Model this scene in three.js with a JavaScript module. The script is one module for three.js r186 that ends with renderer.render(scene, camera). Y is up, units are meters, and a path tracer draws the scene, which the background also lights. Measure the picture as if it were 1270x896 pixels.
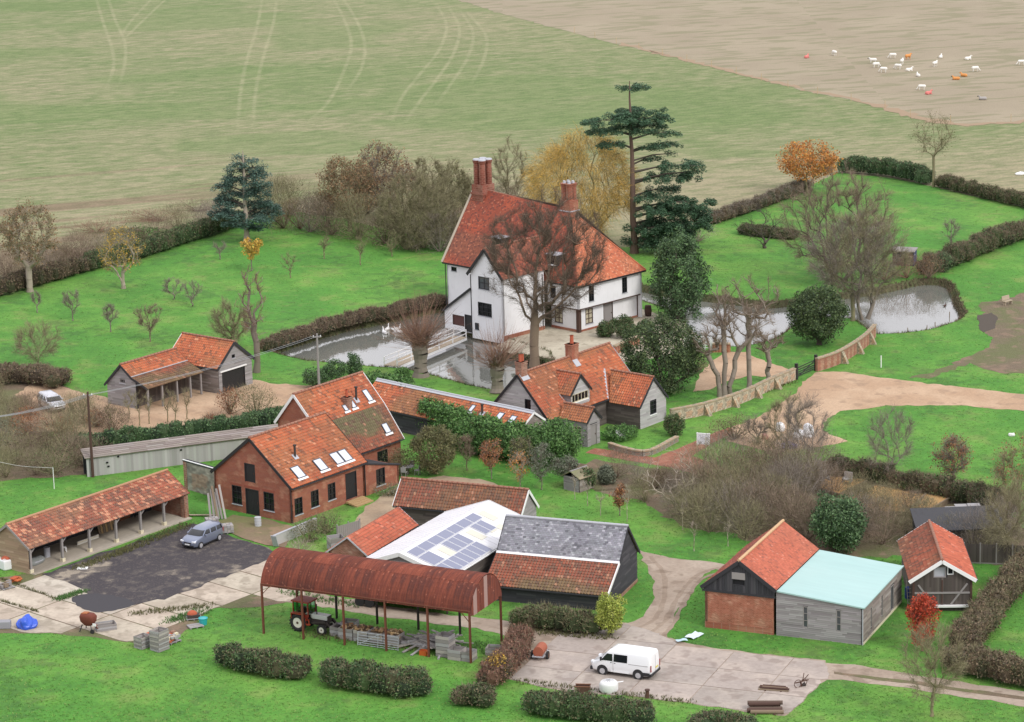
import * as THREE from 'three';
import { mergeGeometries } from 'three/addons/utils/BufferGeometryUtils.js';
import { RoundedBoxGeometry } from 'three/addons/geometries/RoundedBoxGeometry.js';
import { MarchingCubes } from 'three/addons/objects/MarchingCubes.js';

// ---------- camera, sky, sun, exposure ----------
const scene = new THREE.Scene();
const PXW = 1270, PXH = 896, FOC = 3545.3, PIT = 13.97 * Math.PI / 180, CAMH = 75.53, ROLL = -1.527 * Math.PI / 180, ZC = 250;
const camera = new THREE.PerspectiveCamera(2 * Math.atan(PXH / 2 / FOC) * 180 / Math.PI, PXW / PXH, 1, 6000);
{
  const c = Math.cos(PIT), s = Math.sin(PIT), cr = Math.cos(ROLL), sr = Math.sin(ROLL);
  const right = new THREE.Vector3(cr, sr * c, -sr * s), up = new THREE.Vector3(-sr, cr * c, -cr * s), back = new THREE.Vector3(0, s, c);
  camera.quaternion.setFromRotationMatrix(new THREE.Matrix4().makeBasis(right, up, back));
  camera.position.set(0, CAMH, ZC);
}
const renderer = new THREE.WebGLRenderer({ antialias: true });
renderer.toneMapping = THREE.LinearToneMapping;
renderer.toneMappingExposure = 1.28;
renderer.shadowMap.enabled = true;
{ // overcast sky: even cloud sheet, a little brighter towards the zenith, faint cloud mottling
  const w = 256, h = 128, d = new Float32Array(w * h * 4);
  for (let j = 0; j < h; j++) for (let i = 0; i < w; i++) {
    const el = (j + .5) / h * Math.PI - Math.PI / 2, az = i / w * Math.PI * 2;
    const up = Math.max(0, Math.sin(el));
    const m = 1 + .05 * Math.sin(az * 3 + 2 * Math.sin(el * 5)) + .04 * Math.sin(az * 7 + el * 11 + 1.3);
    const L = el < 0 ? .35 : (.86 + .24 * up) * m, k = (j * w + i) * 4;
    d[k] = L * .995; d[k + 1] = L * .985; d[k + 2] = L * 1.055; d[k + 3] = 1;
  }
  const t = new THREE.DataTexture(d, w, h, THREE.RGBAFormat, THREE.FloatType);
  t.mapping = THREE.EquirectangularReflectionMapping; t.magFilter = t.minFilter = THREE.LinearFilter; t.wrapS = THREE.RepeatWrapping; t.needsUpdate = true;
  scene.background = t; scene.environment = t;
}
const sun = new THREE.DirectionalLight(new THREE.Color(1, .965, .91), 1.5);
sun.position.set(150, 190, 120); sun.target.position.set(0, 0, -40); sun.castShadow = true; sun.shadow.radius = 30; // veiled sun, high behind the camera's right shoulder
Object.assign(sun.shadow.camera, { left: -260, right: 260, top: 260, bottom: -260, near: 1, far: 900 }); sun.shadow.mapSize.set(4096, 4096);
scene.add(sun, sun.target);

// ---------- helpers ----------
const V = (x, y, z) => new THREE.Vector3(x, y, z), R = a => a * Math.PI / 180;
const rng = seed => () => { seed |= 0; seed = seed + 0x6D2B79F5 | 0; let t = Math.imul(seed ^ seed >>> 15, 1 | seed); t = t + Math.imul(t ^ t >>> 7, 61 | t) ^ t; return ((t ^ t >>> 14) >>> 0) / 4294967296; };
const lerp = (a, b, t) => a + (b - a) * t, clamp = (x, a, b) => Math.min(b, Math.max(a, x)), sst = (a, b, x) => { x = clamp((x - a) / (b - a), 0, 1); return x * x * (3 - 2 * x); };
const mixc = (a, b, t) => [lerp(a[0], b[0], t), lerp(a[1], b[1], t), lerp(a[2], b[2], t)], mulc = (a, k) => [a[0] * k, a[1] * k, a[2] * k];
function G(px, py, h = 0) { // photograph pixel -> point on the horizontal plane at height h
  const u0 = px - PXW / 2, v0 = py - PXH / 2, cr = Math.cos(ROLL), sr = Math.sin(ROLL), u = u0 * cr + v0 * sr, v = -u0 * sr + v0 * cr, c = Math.cos(PIT), s = Math.sin(PIT);
  const dx = u / FOC, dy = -s - v / FOC * c, dz = -c + v / FOC * s, t = (h - CAMH) / dy;
  return V(dx * t, h, dz * t + ZC);
}
const scaleAt = p => FOC / ((ZC - p.z) * Math.cos(PIT) + (CAMH - p.y) * Math.sin(PIT)); // pixels per metre
function onG(px, py, topPy, halfW) { const p = G(px, py), s = scaleAt(p); return { p, h: (py - topPy) / (s * .968), r: halfW / s, s }; }
// noise
const PERM = (() => { const r = rng(99), a = new Float32Array(65536); for (let i = 0; i < 65536; i++) a[i] = r(); return a; })();
function vn(x, y, p) { let xi = Math.floor(x), yi = Math.floor(y), fx = x - xi, fy = y - yi; fx = fx * fx * (3 - 2 * fx); fy = fy * fy * (3 - 2 * fy); const m = a => ((a % p) + p) % p, x0 = m(xi), x1 = m(xi + 1), y0 = m(yi) * 256, y1 = m(yi + 1) * 256; const a = PERM[(x0 + y0) & 65535], b = PERM[(x1 + y0) & 65535], c = PERM[(x0 + y1) & 65535], d = PERM[(x1 + y1) & 65535]; return a + (b - a) * fx + (c - a) * fy + (a - b - c + d) * fx * fy; }
function fbm(x, y, p, o) { let s = 0, a = .5, n = 0; for (let i = 0; i < o; i++) { s += a * vn(x, y, Math.min(p, 256)); n += a; a *= .5; x = x * 2 + 17; y = y * 2 + 31; p *= 2; } return s / n; }
const nz = (x, y) => fbm(x + 1000, y + 1000, 256, 3);
const toS = x => { x = clamp(x, 0, 1); return 255 * (x < .0031308 ? 12.92 * x : 1.055 * Math.pow(x, 1 / 2.4) - .055); };
const LUT = (() => { const l = new Uint8Array(4097); for (let i = 0; i <= 4096; i++) l[i] = Math.round(toS(i / 4096)); return l; })();
function tex(size, tileM, fn, data = false) { // fn(u, v) in 0..1 -> linear rgb ; uv of meshes are in metres
  const d = new Uint8Array(size * size * 4); let k = 0;
  for (let j = 0; j < size; j++) for (let i = 0; i < size; i++) { const c = fn((i + .5) / size, (j + .5) / size); for (let q = 0; q < 3; q++) { const x = clamp(c[q], 0, 1); d[k++] = data ? x * 255 : LUT[Math.round(x * 4096)]; } d[k++] = 255; }
  const t = new THREE.DataTexture(d, size, size); t.magFilter = THREE.LinearFilter; t.minFilter = THREE.LinearMipmapLinearFilter; t.generateMipmaps = true; t.wrapS = t.wrapT = THREE.RepeatWrapping;
  if (!data) t.colorSpace = THREE.SRGBColorSpace; t.repeat.set(1 / (tileM[0] || tileM), 1 / (tileM[1] || tileM)); t.needsUpdate = true; return t;
}
const std = (o) => new THREE.MeshStandardMaterial({ roughness: .9, metalness: 0, ...o });
const col = (c, o = {}) => std({ color: new THREE.Color().setRGB(...c), ...o });
const vcm = (o = {}) => std({ vertexColors: true, side: THREE.DoubleSide, ...o });
// naming
const taken = new Map();
function numbered(n) { const k = taken.get(n) || 0; taken.set(n, k + 1); return k ? n + '_' + String(k).padStart(3, '0') : n; }
function tag(o, label, category, group, kind) { o.userData = { ...o.userData, label, category }; if (group) o.userData.group = group; if (kind) o.userData.kind = kind; return o; }
function thing(name, label, category, pos = [0, 0, 0], yaw = 0, group) { const g = new THREE.Group(); g.name = numbered(name); g.position.set(...(pos.isVector3 ? pos.toArray() : pos)); g.rotation.y = yaw; scene.add(g); return tag(g, label, category, group); }
function M(name, geo, mat, parent = scene) { const m = new THREE.Mesh(geo, mat); m.name = parent === scene ? numbered(name) : name; m.castShadow = m.receiveShadow = true; parent.add(m); return m; }
function struct(m, label, category = 'ground') { m.userData = { label, category, kind: 'structure' }; return m; }
function stuff(m) { m.userData.kind = 'stuff'; return m; }
function copyOf(o, pos, yaw, sc = 1, label) { const c = o.clone(); c.name = numbered(o.name.replace(/_\d{3}$/, '')); c.userData = { ...o.userData }; if (label) c.userData.label = label; c.position.copy(pos); c.rotation.y = yaw; c.scale.setScalar(sc); scene.add(c); return c; }
// geometry collector
class Geo {
  constructor() { this.p = []; this.c = []; this.n = null; }
  tri(a, b, c, k, k2 = k, k3 = k2) { this.p.push(a.x, a.y, a.z, b.x, b.y, b.z, c.x, c.y, c.z); this.c.push(k[0], k[1], k[2], k2[0], k2[1], k2[2], k3[0], k3[1], k3[2]); }
  t9(ax, ay, az, bx, by, bz, cx, cy, cz, k) { this.p.push(ax, ay, az, bx, by, bz, cx, cy, cz); this.c.push(k[0], k[1], k[2], k[0], k[1], k[2], k[0], k[1], k[2]); }
  quad(a, b, c, d, k) { this.tri(a, b, c, k); this.tri(a, c, d, k); }
  seg(a, b, ra, rb, n, k, k2 = k) { // tapered prism between two points
    const d = V().subVectors(b, a).normalize(), x = Math.abs(d.y) > .9 ? V(1, 0, 0) : V(0, 1, 0), u = V().crossVectors(d, x).normalize(), v = V().crossVectors(d, u);
    let pa, pb, pn; for (let i = 0; i <= n; i++) { const t = i / n * Math.PI * 2, cx = Math.cos(t), sx = Math.sin(t); const qa = V(a.x + (u.x * cx + v.x * sx) * ra, a.y + (u.y * cx + v.y * sx) * ra, a.z + (u.z * cx + v.z * sx) * ra), qb = V(b.x + (u.x * cx + v.x * sx) * rb, b.y + (u.y * cx + v.y * sx) * rb, b.z + (u.z * cx + v.z * sx) * rb); const nn = [u.x * cx + v.x * sx, u.y * cx + v.y * sx, u.z * cx + v.z * sx]; if (i) { this.tri(pa, qa, qb, k, k, k2); this.tri(pa, qb, pb, k, k2, k2); if (this.n) this.n.push(...pn, ...nn, ...nn, ...pn, ...nn, ...pn); } pa = qa; pb = qb; pn = nn; }
  }
  box(x0, x1, y0, y1, z0, z1, k) { const P = (a, b, c) => V(a ? x1 : x0, b ? y1 : y0, c ? z1 : z0); for (const f of [[[0, 0, 1], [1, 0, 1], [1, 1, 1], [0, 1, 1]], [[1, 0, 0], [0, 0, 0], [0, 1, 0], [1, 1, 0]], [[1, 0, 1], [1, 0, 0], [1, 1, 0], [1, 1, 1]], [[0, 0, 0], [0, 0, 1], [0, 1, 1], [0, 1, 0]], [[0, 1, 1], [1, 1, 1], [1, 1, 0], [0, 1, 0]], [[0, 0, 0], [1, 0, 0], [1, 0, 1], [0, 0, 1]]]) this.quad(...f.map(q => P(...q)), k); return this; }
  build() { const g = new THREE.BufferGeometry(); g.setAttribute('position', new THREE.Float32BufferAttribute(this.p, 3)); g.setAttribute('color', new THREE.Float32BufferAttribute(this.c, 3)); if (this.n && this.n.length === this.p.length) g.setAttribute('normal', new THREE.Float32BufferAttribute(this.n, 3)); else g.computeVertexNormals(); return g; }
}
const bx = (w, h, d, x = 0, y = 0, z = 0) => new THREE.BoxGeometry(w, h, d).translate(x, y, z);
const rb = (w, h, d, r, x = 0, y = 0, z = 0) => new RoundedBoxGeometry(w, h, d, 2, r).translate(x, y, z);
const cy = (r1, r2, h, n = 12, x = 0, y = 0, z = 0) => new THREE.CylinderGeometry(r1, r2, h, n).translate(x, y, z);
const merge = a => mergeGeometries(a.map(g => { const q = g.index ? g.toNonIndexed() : g; for (const k of Object.keys(q.attributes)) if (!['position', 'normal', 'uv'].includes(k)) q.deleteAttribute(k); if (!q.attributes.uv) q.setAttribute('uv', new THREE.Float32BufferAttribute(new Float32Array(q.attributes.position.count * 2), 2)); return q; }));
function beam(a, b, w, h = w) { const d = V().subVectors(b, a), L = d.length(), g = new THREE.BoxGeometry(w, h, L); g.applyMatrix4(new THREE.Matrix4().lookAt(V(0, 0, 0), d, Math.abs(d.y) > .98 * L ? V(1, 0, 0) : V(0, 1, 0))); return g.translate((a.x + b.x) / 2, (a.y + b.y) / 2, (a.z + b.z) / 2); }
const rod = (a, b, r, n = 6) => { const d = V().subVectors(b, a), g = new THREE.CylinderGeometry(r, r, d.length(), n); g.applyQuaternion(new THREE.Quaternion().setFromUnitVectors(V(0, 1, 0), d.clone().normalize())); return g.translate((a.x + b.x) / 2, (a.y + b.y) / 2, (a.z + b.z) / 2); };
// oriented frames for walls and roof slopes: o origin, a along, b up, n outward
const frame = (o, a, b) => ({ o, a: a.clone().normalize(), b: b.clone().normalize(), n: V().crossVectors(a, b).normalize() });
const FP = (f, s, t, z = 0) => V(f.o.x + f.a.x * s + f.b.x * t + f.n.x * z, f.o.y + f.a.y * s + f.b.y * t + f.n.y * z, f.o.z + f.a.z * s + f.b.z * t + f.n.z * z);
const turned = (f, poly) => [{ o: f.o, a: f.b, b: f.a.clone().negate(), n: f.n }, poly.map(([s, t]) => [t, -s])];
function rangeAt(poly, t) { let lo = 1e9, hi = -1e9; for (let i = 0; i < poly.length; i++) { const [s0, t0] = poly[i], [s1, t1] = poly[(i + 1) % poly.length]; if ((t0 <= t && t1 >= t) || (t1 <= t && t0 >= t)) { const s = Math.abs(t1 - t0) < 1e-6 ? [s0, s1] : [lerp(s0, s1, (t - t0) / (t1 - t0))]; for (const q of s) { lo = Math.min(lo, q); hi = Math.max(hi, q); } } } return [lo, hi]; }
function courses(geo, f, poly, o) { // lapped tiles, slates or boards laid row by row over a convex polygon
  const { w, g, lift = .03, seg = 1, amp = 0, color, rnd, holes = [], stag = 0, base = 0, wob = 0, gap = 0 } = o;
  const ts = poly.map(q => q[1]), t0 = Math.min(...ts), t1 = Math.max(...ts), rows = Math.max(1, Math.round((t1 - t0) / g)), gg = (t1 - t0) / rows;
  for (let j = 0; j < rows; j++) {
    const ta = t0 + j * gg, tb = ta + gg, e = 1e-4, [l0, r0] = rangeAt(poly, ta + e), [l1, r1] = rangeAt(poly, tb - e);
    const lo = Math.min(l0, l1), hi = Math.max(r0, r1), off = stag === 'r' ? rnd() * w : (j % 2) * w * stag; let c = Math.floor((lo - off) / w) * w + off;
    for (; c < hi; c += w) {
      let iv = [[c, c + w - gap]];
      for (const [hs, ht, hw, hh] of holes) if (tb > ht - hh / 2 + .02 && ta < ht + hh / 2 - .02) iv = iv.flatMap(([a, b]) => { const x0 = hs - hw / 2, x1 = hs + hw / 2; if (b <= x0 || a >= x1) return [[a, b]]; const q = []; if (a < x0) q.push([a, x0]); if (b > x1) q.push([x1, b]); return q; });
      for (const [ca, cb] of iv) {
        const a0 = clamp(ca, l0, r0), b0 = clamp(cb, l0, r0), a1 = clamp(ca, l1, r1), b1 = clamp(cb, l1, r1);
        if (b0 - a0 < .004 && b1 - a1 < .004) continue;
        const k = color((a0 + b0) / 2, (ta + tb) / 2, j, c), z0 = base + lift * (1 + wob * (rnd() - .5)), z1 = base + .004;
        for (let i = 0; i < seg; i++) {
          const f0 = i / seg, f1 = (i + 1) / seg, za = amp * Math.sin(f0 * 6.283), zb = amp * Math.sin(f1 * 6.283);
          const A = FP(f, lerp(a0, b0, f0), ta, z0 + za), B = FP(f, lerp(a0, b0, f1), ta, z0 + zb), C = FP(f, lerp(a1, b1, f1), tb, z1 + zb), D = FP(f, lerp(a1, b1, f0), tb, z1 + za);
          geo.quad(A, B, C, D, k); geo.quad(FP(f, lerp(a0, b0, f0), ta, base - .01), FP(f, lerp(a0, b0, f1), ta, base - .01), B, A, k);
        }
      }
    }
  }
  return geo;
}
function slab(f, poly, holes, depth, z = 0) { // solid wall panel with openings, outer face at z along n
  const sh = new THREE.Shape(poly.map(([s, t]) => new THREE.Vector2(s, t)));
  for (const [s, t, w, h] of holes || []) sh.holes.push(new THREE.Path([[s - w / 2, t - h / 2], [s - w / 2, t + h / 2], [s + w / 2, t + h / 2], [s + w / 2, t - h / 2]].map(q => new THREE.Vector2(...q))));
  const g = new THREE.ExtrudeGeometry(sh, { depth, bevelEnabled: false }); g.translate(0, 0, z - depth);
  return g.applyMatrix4(new THREE.Matrix4().makeBasis(f.a, f.b, f.n).setPosition(f.o));
}
const flat = (f, poly, z) => slab(f, poly, [], .02, z);
const fbox = (f, s0, s1, t0, t1, z0, z1) => bx(s1 - s0, t1 - t0, z1 - z0, (s0 + s1) / 2, (t0 + t1) / 2, (z0 + z1) / 2).applyMatrix4(new THREE.Matrix4().makeBasis(f.a, f.b, f.n).setPosition(f.o));
const fbeam = (f, s0, t0, s1, t1, w, z0, z1) => { const L = Math.hypot(s1 - s0, t1 - t0), g = bx(L, w, z1 - z0, 0, 0, (z0 + z1) / 2); g.rotateZ(Math.atan2(t1 - t0, s1 - s0)); g.translate((s0 + s1) / 2, (t0 + t1) / 2, 0); return g.applyMatrix4(new THREE.Matrix4().makeBasis(f.a, f.b, f.n).setPosition(f.o)); };
// ---------- surface textures (colour and grain of matter only) ----------
const lawnTex = tex(2048, 84, (u, v) => {
  const a = fbm(u * 6, v * 6, 6, 4), b = fbm(u * 30, v * 30, 30, 3), b2 = fbm(u * 90 + 7, v * 90, 90, 2), c = vn(u * 250, v * 250, 250), d = PERM[(Math.floor(u * 2048) * 7919 + Math.floor(v * 2048) * 104729) & 65535];
  const mow = fbm(u * 40 + v * 14, v * 4 - u * 3, 14, 2);
  let k = mixc([.064, .212, .022], [.112, .265, .034], sst(.32, .68, a * .6 + b * .4));
  k = mixc(k, [.18, .235, .06], .5 * sst(.52, .74, b * .7 + b2 * .3)); k = mixc(k, [.040, .115, .018], .5 * sst(.52, .70, b2 * .5 + fbm(u * 11 + 3, v * 11, 11, 3) * .5));
  return mulc(k, .58 + .28 * c + .32 * d + .22 * mow);
});
const lawnBump = tex(512, 6, (u, v) => { const x = .5 * vn(u * 60, v * 60, 60) + .3 * vn(u * 120, v * 120, 120) + .2 * vn(u * 14, v * 14, 14); return [x, x, x]; }, true);
const FX0 = -175, FX1 = 175, FZ0 = -480, FZ1 = -99; // grass field sheet, metres
const tracks = [[[118, -4], [128, 30], [138, 60], [140, 82], [132, 108]], [[133, -4], [142, 24], [154, 52], [154, 78], [148, 104]], [[208, -4], [176, 26], [150, 52]], [[190, -4], [165, 22], [146, 48]], [[325, -4], [318, 34], [304, 80], [297, 120], [294, 158]], [[343, -4], [338, 30], [326, 70], [317, 110], [312, 160]], [[412, -4], [428, 28], [435, 56], [425, 90], [405, 128], [380, 152]], [[424, -4], [444, 30], [452, 58], [446, 88], [430, 112]], [[540, 4], [553, 30], [545, 60], [520, 92], [498, 120], [485, 150]], [[556, 8], [569, 34], [562, 66], [541, 98], [518, 128], [502, 152]], [[570, 12], [586, 40], [580, 70], [560, 102], [540, 130]], [[578, 14], [602, 44], [600, 72], [584, 104]]]
  .map(l => new THREE.CatmullRomCurve3(l.map(p => G(...p))).getPoints(60));
const fieldTex = (() => {
  const S = 2048, d = new Uint8Array(S * S * 4), mask = new Float32Array(S * S);
  const stamp = (x, z, rad, amt) => { const i = (x - FX0) / (FX1 - FX0) * S, j = (z - FZ0) / (FZ1 - FZ0) * S, ri = rad / (FX1 - FX0) * S, rj = rad / (FZ1 - FZ0) * S; for (let q = Math.ceil(j - rj); q <= j + rj; q++) for (let p = Math.ceil(i - ri); p <= i + ri; p++) if (p >= 0 && q >= 0 && p < S && q < S) { const e = 1 - Math.hypot((p - i) / ri, (q - j) / rj); if (e > 0) mask[q * S + p] = Math.max(mask[q * S + p], amt * Math.min(1, e * 1.6)); } };
  for (const l of tracks) for (let i = 0; i + 1 < l.length; i++) { const n = Math.ceil(l[i].distanceTo(l[i + 1]) / .25); for (let k = 0; k < n; k++) { const p = l[i].clone().lerp(l[i + 1], k / n), f = sst(0, 6, i) * (1 - sst(46, 59, i)); stamp(p.x, p.z, .5, (.35 + .65 * vn(p.x * .4 + 500, p.z * .4 + 500, 256)) * (.35 + .65 * f)); } }
  let k = 0; const ca = Math.cos(.33), sa = Math.sin(.33);
  for (let j = 0; j < S; j++) for (let i = 0; i < S; i++) {
    const x = FX0 + (i + .5) / S * (FX1 - FX0), z = FZ0 + (j + .5) / S * (FZ1 - FZ0), p = x + 600, q = z + 900, al = p * ca - q * sa, ac = p * sa + q * ca;
    const big = fbm(p * .016, q * .016, 256, 4), st = fbm(al * .06, ac * .42, 256, 4), fine = fbm(al * .5, ac * 1.3, 256, 3), w = PERM[(i * 7919 + j * 104729) & 65535];
    let c = mixc([.128, .175, .056], [.25, .222, .128], clamp(.38 + 1.0 * (big - .5) + .42 * (st - .5) + 1.2 * (fine - .5) + .34 * sst(-220, -140, z), 0, 1));
    c = mixc(c, [.105, .168, .042], .45 * sst(.52, .66, fbm(p * .03 + 9, q * .05 + 4, 256, 3)) * (1 - .6 * sst(-200, -130, z)));
    c = mixc(c, [.165, .11, .068], .75 * sst(.5, .68, fbm(al * .02 + 40, ac * .16, 256, 4)) * sst(-215, -150, z) * (1 - sst(-70, 20, x)));
    c = mixc(c, [.33, .31, .18], .42 * mask[j * S + i]); const m = .66 + .4 * w + .36 * fine;
    for (let q2 = 0; q2 < 3; q2++) d[k++] = LUT[Math.round(clamp(c[q2] * m, 0, 1) * 4096)]; d[k++] = 255;
  }
  const t = new THREE.DataTexture(d, S, S); t.magFilter = THREE.LinearFilter; t.minFilter = THREE.LinearMipmapLinearFilter; t.generateMipmaps = true; t.colorSpace = THREE.SRGBColorSpace; t.needsUpdate = true; return t;
})();
const stubTex = tex(1024, [64, 64], (u, v) => { const r = .5 + .5 * Math.sin((v * 120 + u * 34 + 1.2 * fbm(u * 6, v * 6, 6, 2)) * 6.283), b = fbm(u * 7, v * 7, 7, 4), s = fbm(u * 12 + v * 5, v * 50 - u * 14, 50, 2), w = PERM[(Math.floor(u * 1024) * 7919 + Math.floor(v * 1024) * 104729) & 65535]; return mulc(mixc(mixc([.27, .22, .15], [.335, .28, .195], b), [.18, .175, .088], .55 * sst(.5, .7, s) + .16 * r), .84 + .3 * w); });
const speck = (s, tile, a, b, c, f = 40) => tex(s, tile, (u, v) => { const x = fbm(u * 8, v * 8, 8, 4), y = vn(u * f, v * f, f), w = PERM[(Math.floor(u * s) * 7919 + Math.floor(v * s) * 104729) & 65535], z = fbm(u * 20 + 5, v * 20, 20, 3); return mulc(mixc(mixc(a, b, sst(.3, .7, x)), c, .7 * sst(.55, .72, z)), .8 + .18 * y + .22 * w); });
const gravelTex = speck(1024, 26, [.40, .265, .165], [.47, .33, .215], [.31, .21, .135], 180);
const dirtTex = speck(1024, 22, [.30, .235, .18], [.37, .30, .235], [.22, .165, .12], 120);
const concTex = speck(1024, 18, [.40, .35, .285], [.50, .45, .37], [.30, .26, .205], 90);
const conc2Tex = speck(1024, 20, [.33, .285, .25], [.40, .345, .295], [.25, .205, .175], 90);
const asphTex = tex(1024, 21, (u, v) => { const x = fbm(u * 7, v * 7, 7, 4), w = PERM[(Math.floor(u * 1024) * 7919 + Math.floor(v * 1024) * 104729) & 65535], z = vn(u * 210, v * 210, 210), y = fbm(u * 34, v * 34, 34, 3); return mulc(mixc([.050, .043, .047], [.33, .28, .215], clamp(.8 * sst(.6, .76, x) * (.3 + .7 * sst(.4, .65, y)) + .12 * sst(.52, .68, y) + .2 * sst(.74, .9, z), 0, 1)), .6 + .7 * w); });
const litterTex = speck(1024, 24, [.155, .115, .075], [.12, .125, .05], [.22, .15, .10], 150);
const brickTex = tex(1024, [3.84, 2.4], (u, v) => { const row = Math.floor(v * 32), uu = (u * 16 + (row % 2) * .5), cx = Math.floor(uu), fu = uu - cx, fv = v * 32 - row, h = PERM[((cx % 16) * 131 + row * 977) & 65535], m = (fu < .05 || fv < .12) ? 1 : 0, n = fbm(u * 6, v * 6, 6, 3); const q = fbm(u * 3 + 2, v * 10, 10, 3); return m ? [.34, .23, .17] : mulc(mixc(mixc([.42, .115, .055], [.24, .07, .045], h), [.46, .22, .13], .6 * sst(.46, .7, n)), (.62 + .45 * h) * (.8 + .4 * q)); });
const oldBrickTex = tex(512, [3.84, 2.4], (u, v) => { const row = Math.floor(v * 32), uu = (u * 16 + (row % 2) * .5), cx = Math.floor(uu), fu = uu - cx, fv = v * 32 - row, h = PERM[((cx % 16) * 131 + row * 977) & 65535], m = (fu < .06 || fv < .14) ? 1 : 0, n = fbm(u * 5, v * 5, 5, 4), q = fbm(u * 9 + 4, v * 3, 9, 3); return m ? [.36, .29, .22] : mulc(mixc(mixc([.37, .13, .075], [.25, .10, .07], h), [.36, .27, .20], .55 * sst(.42, .72, n * .5 + q * .5)), (.5 + .6 * h) * (.75 + .5 * q)); });
const flintTex = tex(512, 3, (u, v) => { const n = vn(u * 26, v * 30, 26 * 30), h = fbm(u * 10, v * 10, 10, 3), e = vn(u * 52, v * 60, 256); return mulc(mixc(mixc([.16, .15, .13], [.40, .37, .31], n), [.30, .17, .11], .6 * sst(.55, .7, h)), .75 + .45 * e); });
const renderTex = tex(512, 7, (u, v) => { const a = fbm(u * 5, v * 5, 5, 4), b = fbm(u * 30, v * 8, 30, 3), k = .78 + .10 * (a - .5) - .035 * sst(.6, .8, b); return [k * .985, k * .985, k * 1.0]; });
const rustTex = tex(1024, [6, 6], (u, v) => { const a = fbm(u * 5, v * 5, 5, 4), st = fbm(u * 60, v * 4, 60, 3), sp = fbm(u * 24 + 3, v * 24, 24, 3); let c = mixc([.125, .030, .018], [.185, .047, .025], sst(.35, .65, st)); c = mixc(c, [.085, .027, .021], .6 * sst(.5, .7, a)); c = mixc(c, [.42, .16, .10], .55 * sst(.7, .8, sp)); return mulc(c, .85 + .3 * vn(u * 200, v * 200, 200)); });
const steelTex = tex(512, 4, (u, v) => { const a = fbm(u * 4, v * 4, 4, 4), b = fbm(u * 40, v * 3, 40, 3); return mixc(mixc([.66, .66, .68], [.76, .76, .78], a), [.5, .47, .41], .45 * sst(.56, .75, b)); });
const aquaTex = tex(512, 9, (u, v) => { const a = fbm(u * 3, v * 3, 3, 4), b = fbm(u * 30, v * 4, 30, 3); return mulc(mixc([.34, .525, .50], [.39, .565, .535], a), .92 + .1 * b); });
const woodTex = tex(512, [1.2, 3], (u, v) => { const a = fbm(u * 60, v * 3, 60, 3), b = fbm(u * 4, v * 4, 4, 3); return mixc(mixc([.20, .185, .17], [.36, .345, .33], a), [.26, .21, .16], .5 * b); });
const MAT = {
  lawn: std({ map: lawnTex, bumpMap: lawnBump, bumpScale: .05, roughness: 1 }), field: std({ map: fieldTex, roughness: 1 }), stubble: std({ map: stubTex, roughness: 1 }),
  gravel: std({ map: gravelTex, roughness: 1 }), dirt: std({ map: dirtTex, roughness: 1 }), conc: std({ map: concTex, roughness: .95 }), conc2: std({ map: conc2Tex, roughness: .8 }), asph: std({ map: asphTex, roughness: 1, bumpMap: lawnBump, bumpScale: .03 }), litter: std({ map: litterTex, roughness: 1, bumpMap: lawnBump, bumpScale: .06 }),
  brick: std({ map: brickTex }), oldBrick: std({ map: oldBrickTex }), flint: std({ map: flintTex, bumpMap: flintTex, bumpScale: .03 }), render: std({ map: renderTex, roughness: .85 }), rust: std({ map: rustTex, roughness: .85, side: THREE.DoubleSide }), steel: std({ map: steelTex, roughness: .5, metalness: 0 }), aqua: std({ map: aquaTex, roughness: .55 }), wood: std({ map: woodTex }),
  tile: vcm({ roughness: .85 }), board: vcm({ roughness: .9 }), leaf: vcm({ roughness: .75 }), bark: vcm({ roughness: .95 }), vc: vcm({}),
  white: col([.80, .80, .79], { roughness: .6 }), black: col([.018, .018, .02], { roughness: .6 }), tar: col([.03, .03, .034]), dark: col([.012, .012, .014]), glass: std({ color: new THREE.Color().setRGB(.012, .014, .016), roughness: .06 }), greyGlass: std({ color: new THREE.Color().setRGB(.10, .11, .12), roughness: .1 }),
  blind: std({ color: new THREE.Color().setRGB(.62, .66, .74), roughness: .08 }), lead: col([.42, .43, .46], { roughness: .6 }), rustSteel: col([.15, .05, .028]), darkSteel: col([.05, .04, .035]), iron: col([.09, .045, .03]), cream: col([.62, .56, .40]), terra: col([.42, .10, .05]), timber: col([.20, .15, .10]), greyWood: col([.27, .25, .24]), paleWood: col([.40, .33, .24]), brown: col([.075, .04, .03]), tyre: col([.022, .022, .023]), soil: col([.07, .055, .04]), deckWood: col([.40, .27, .13])
};
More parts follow.
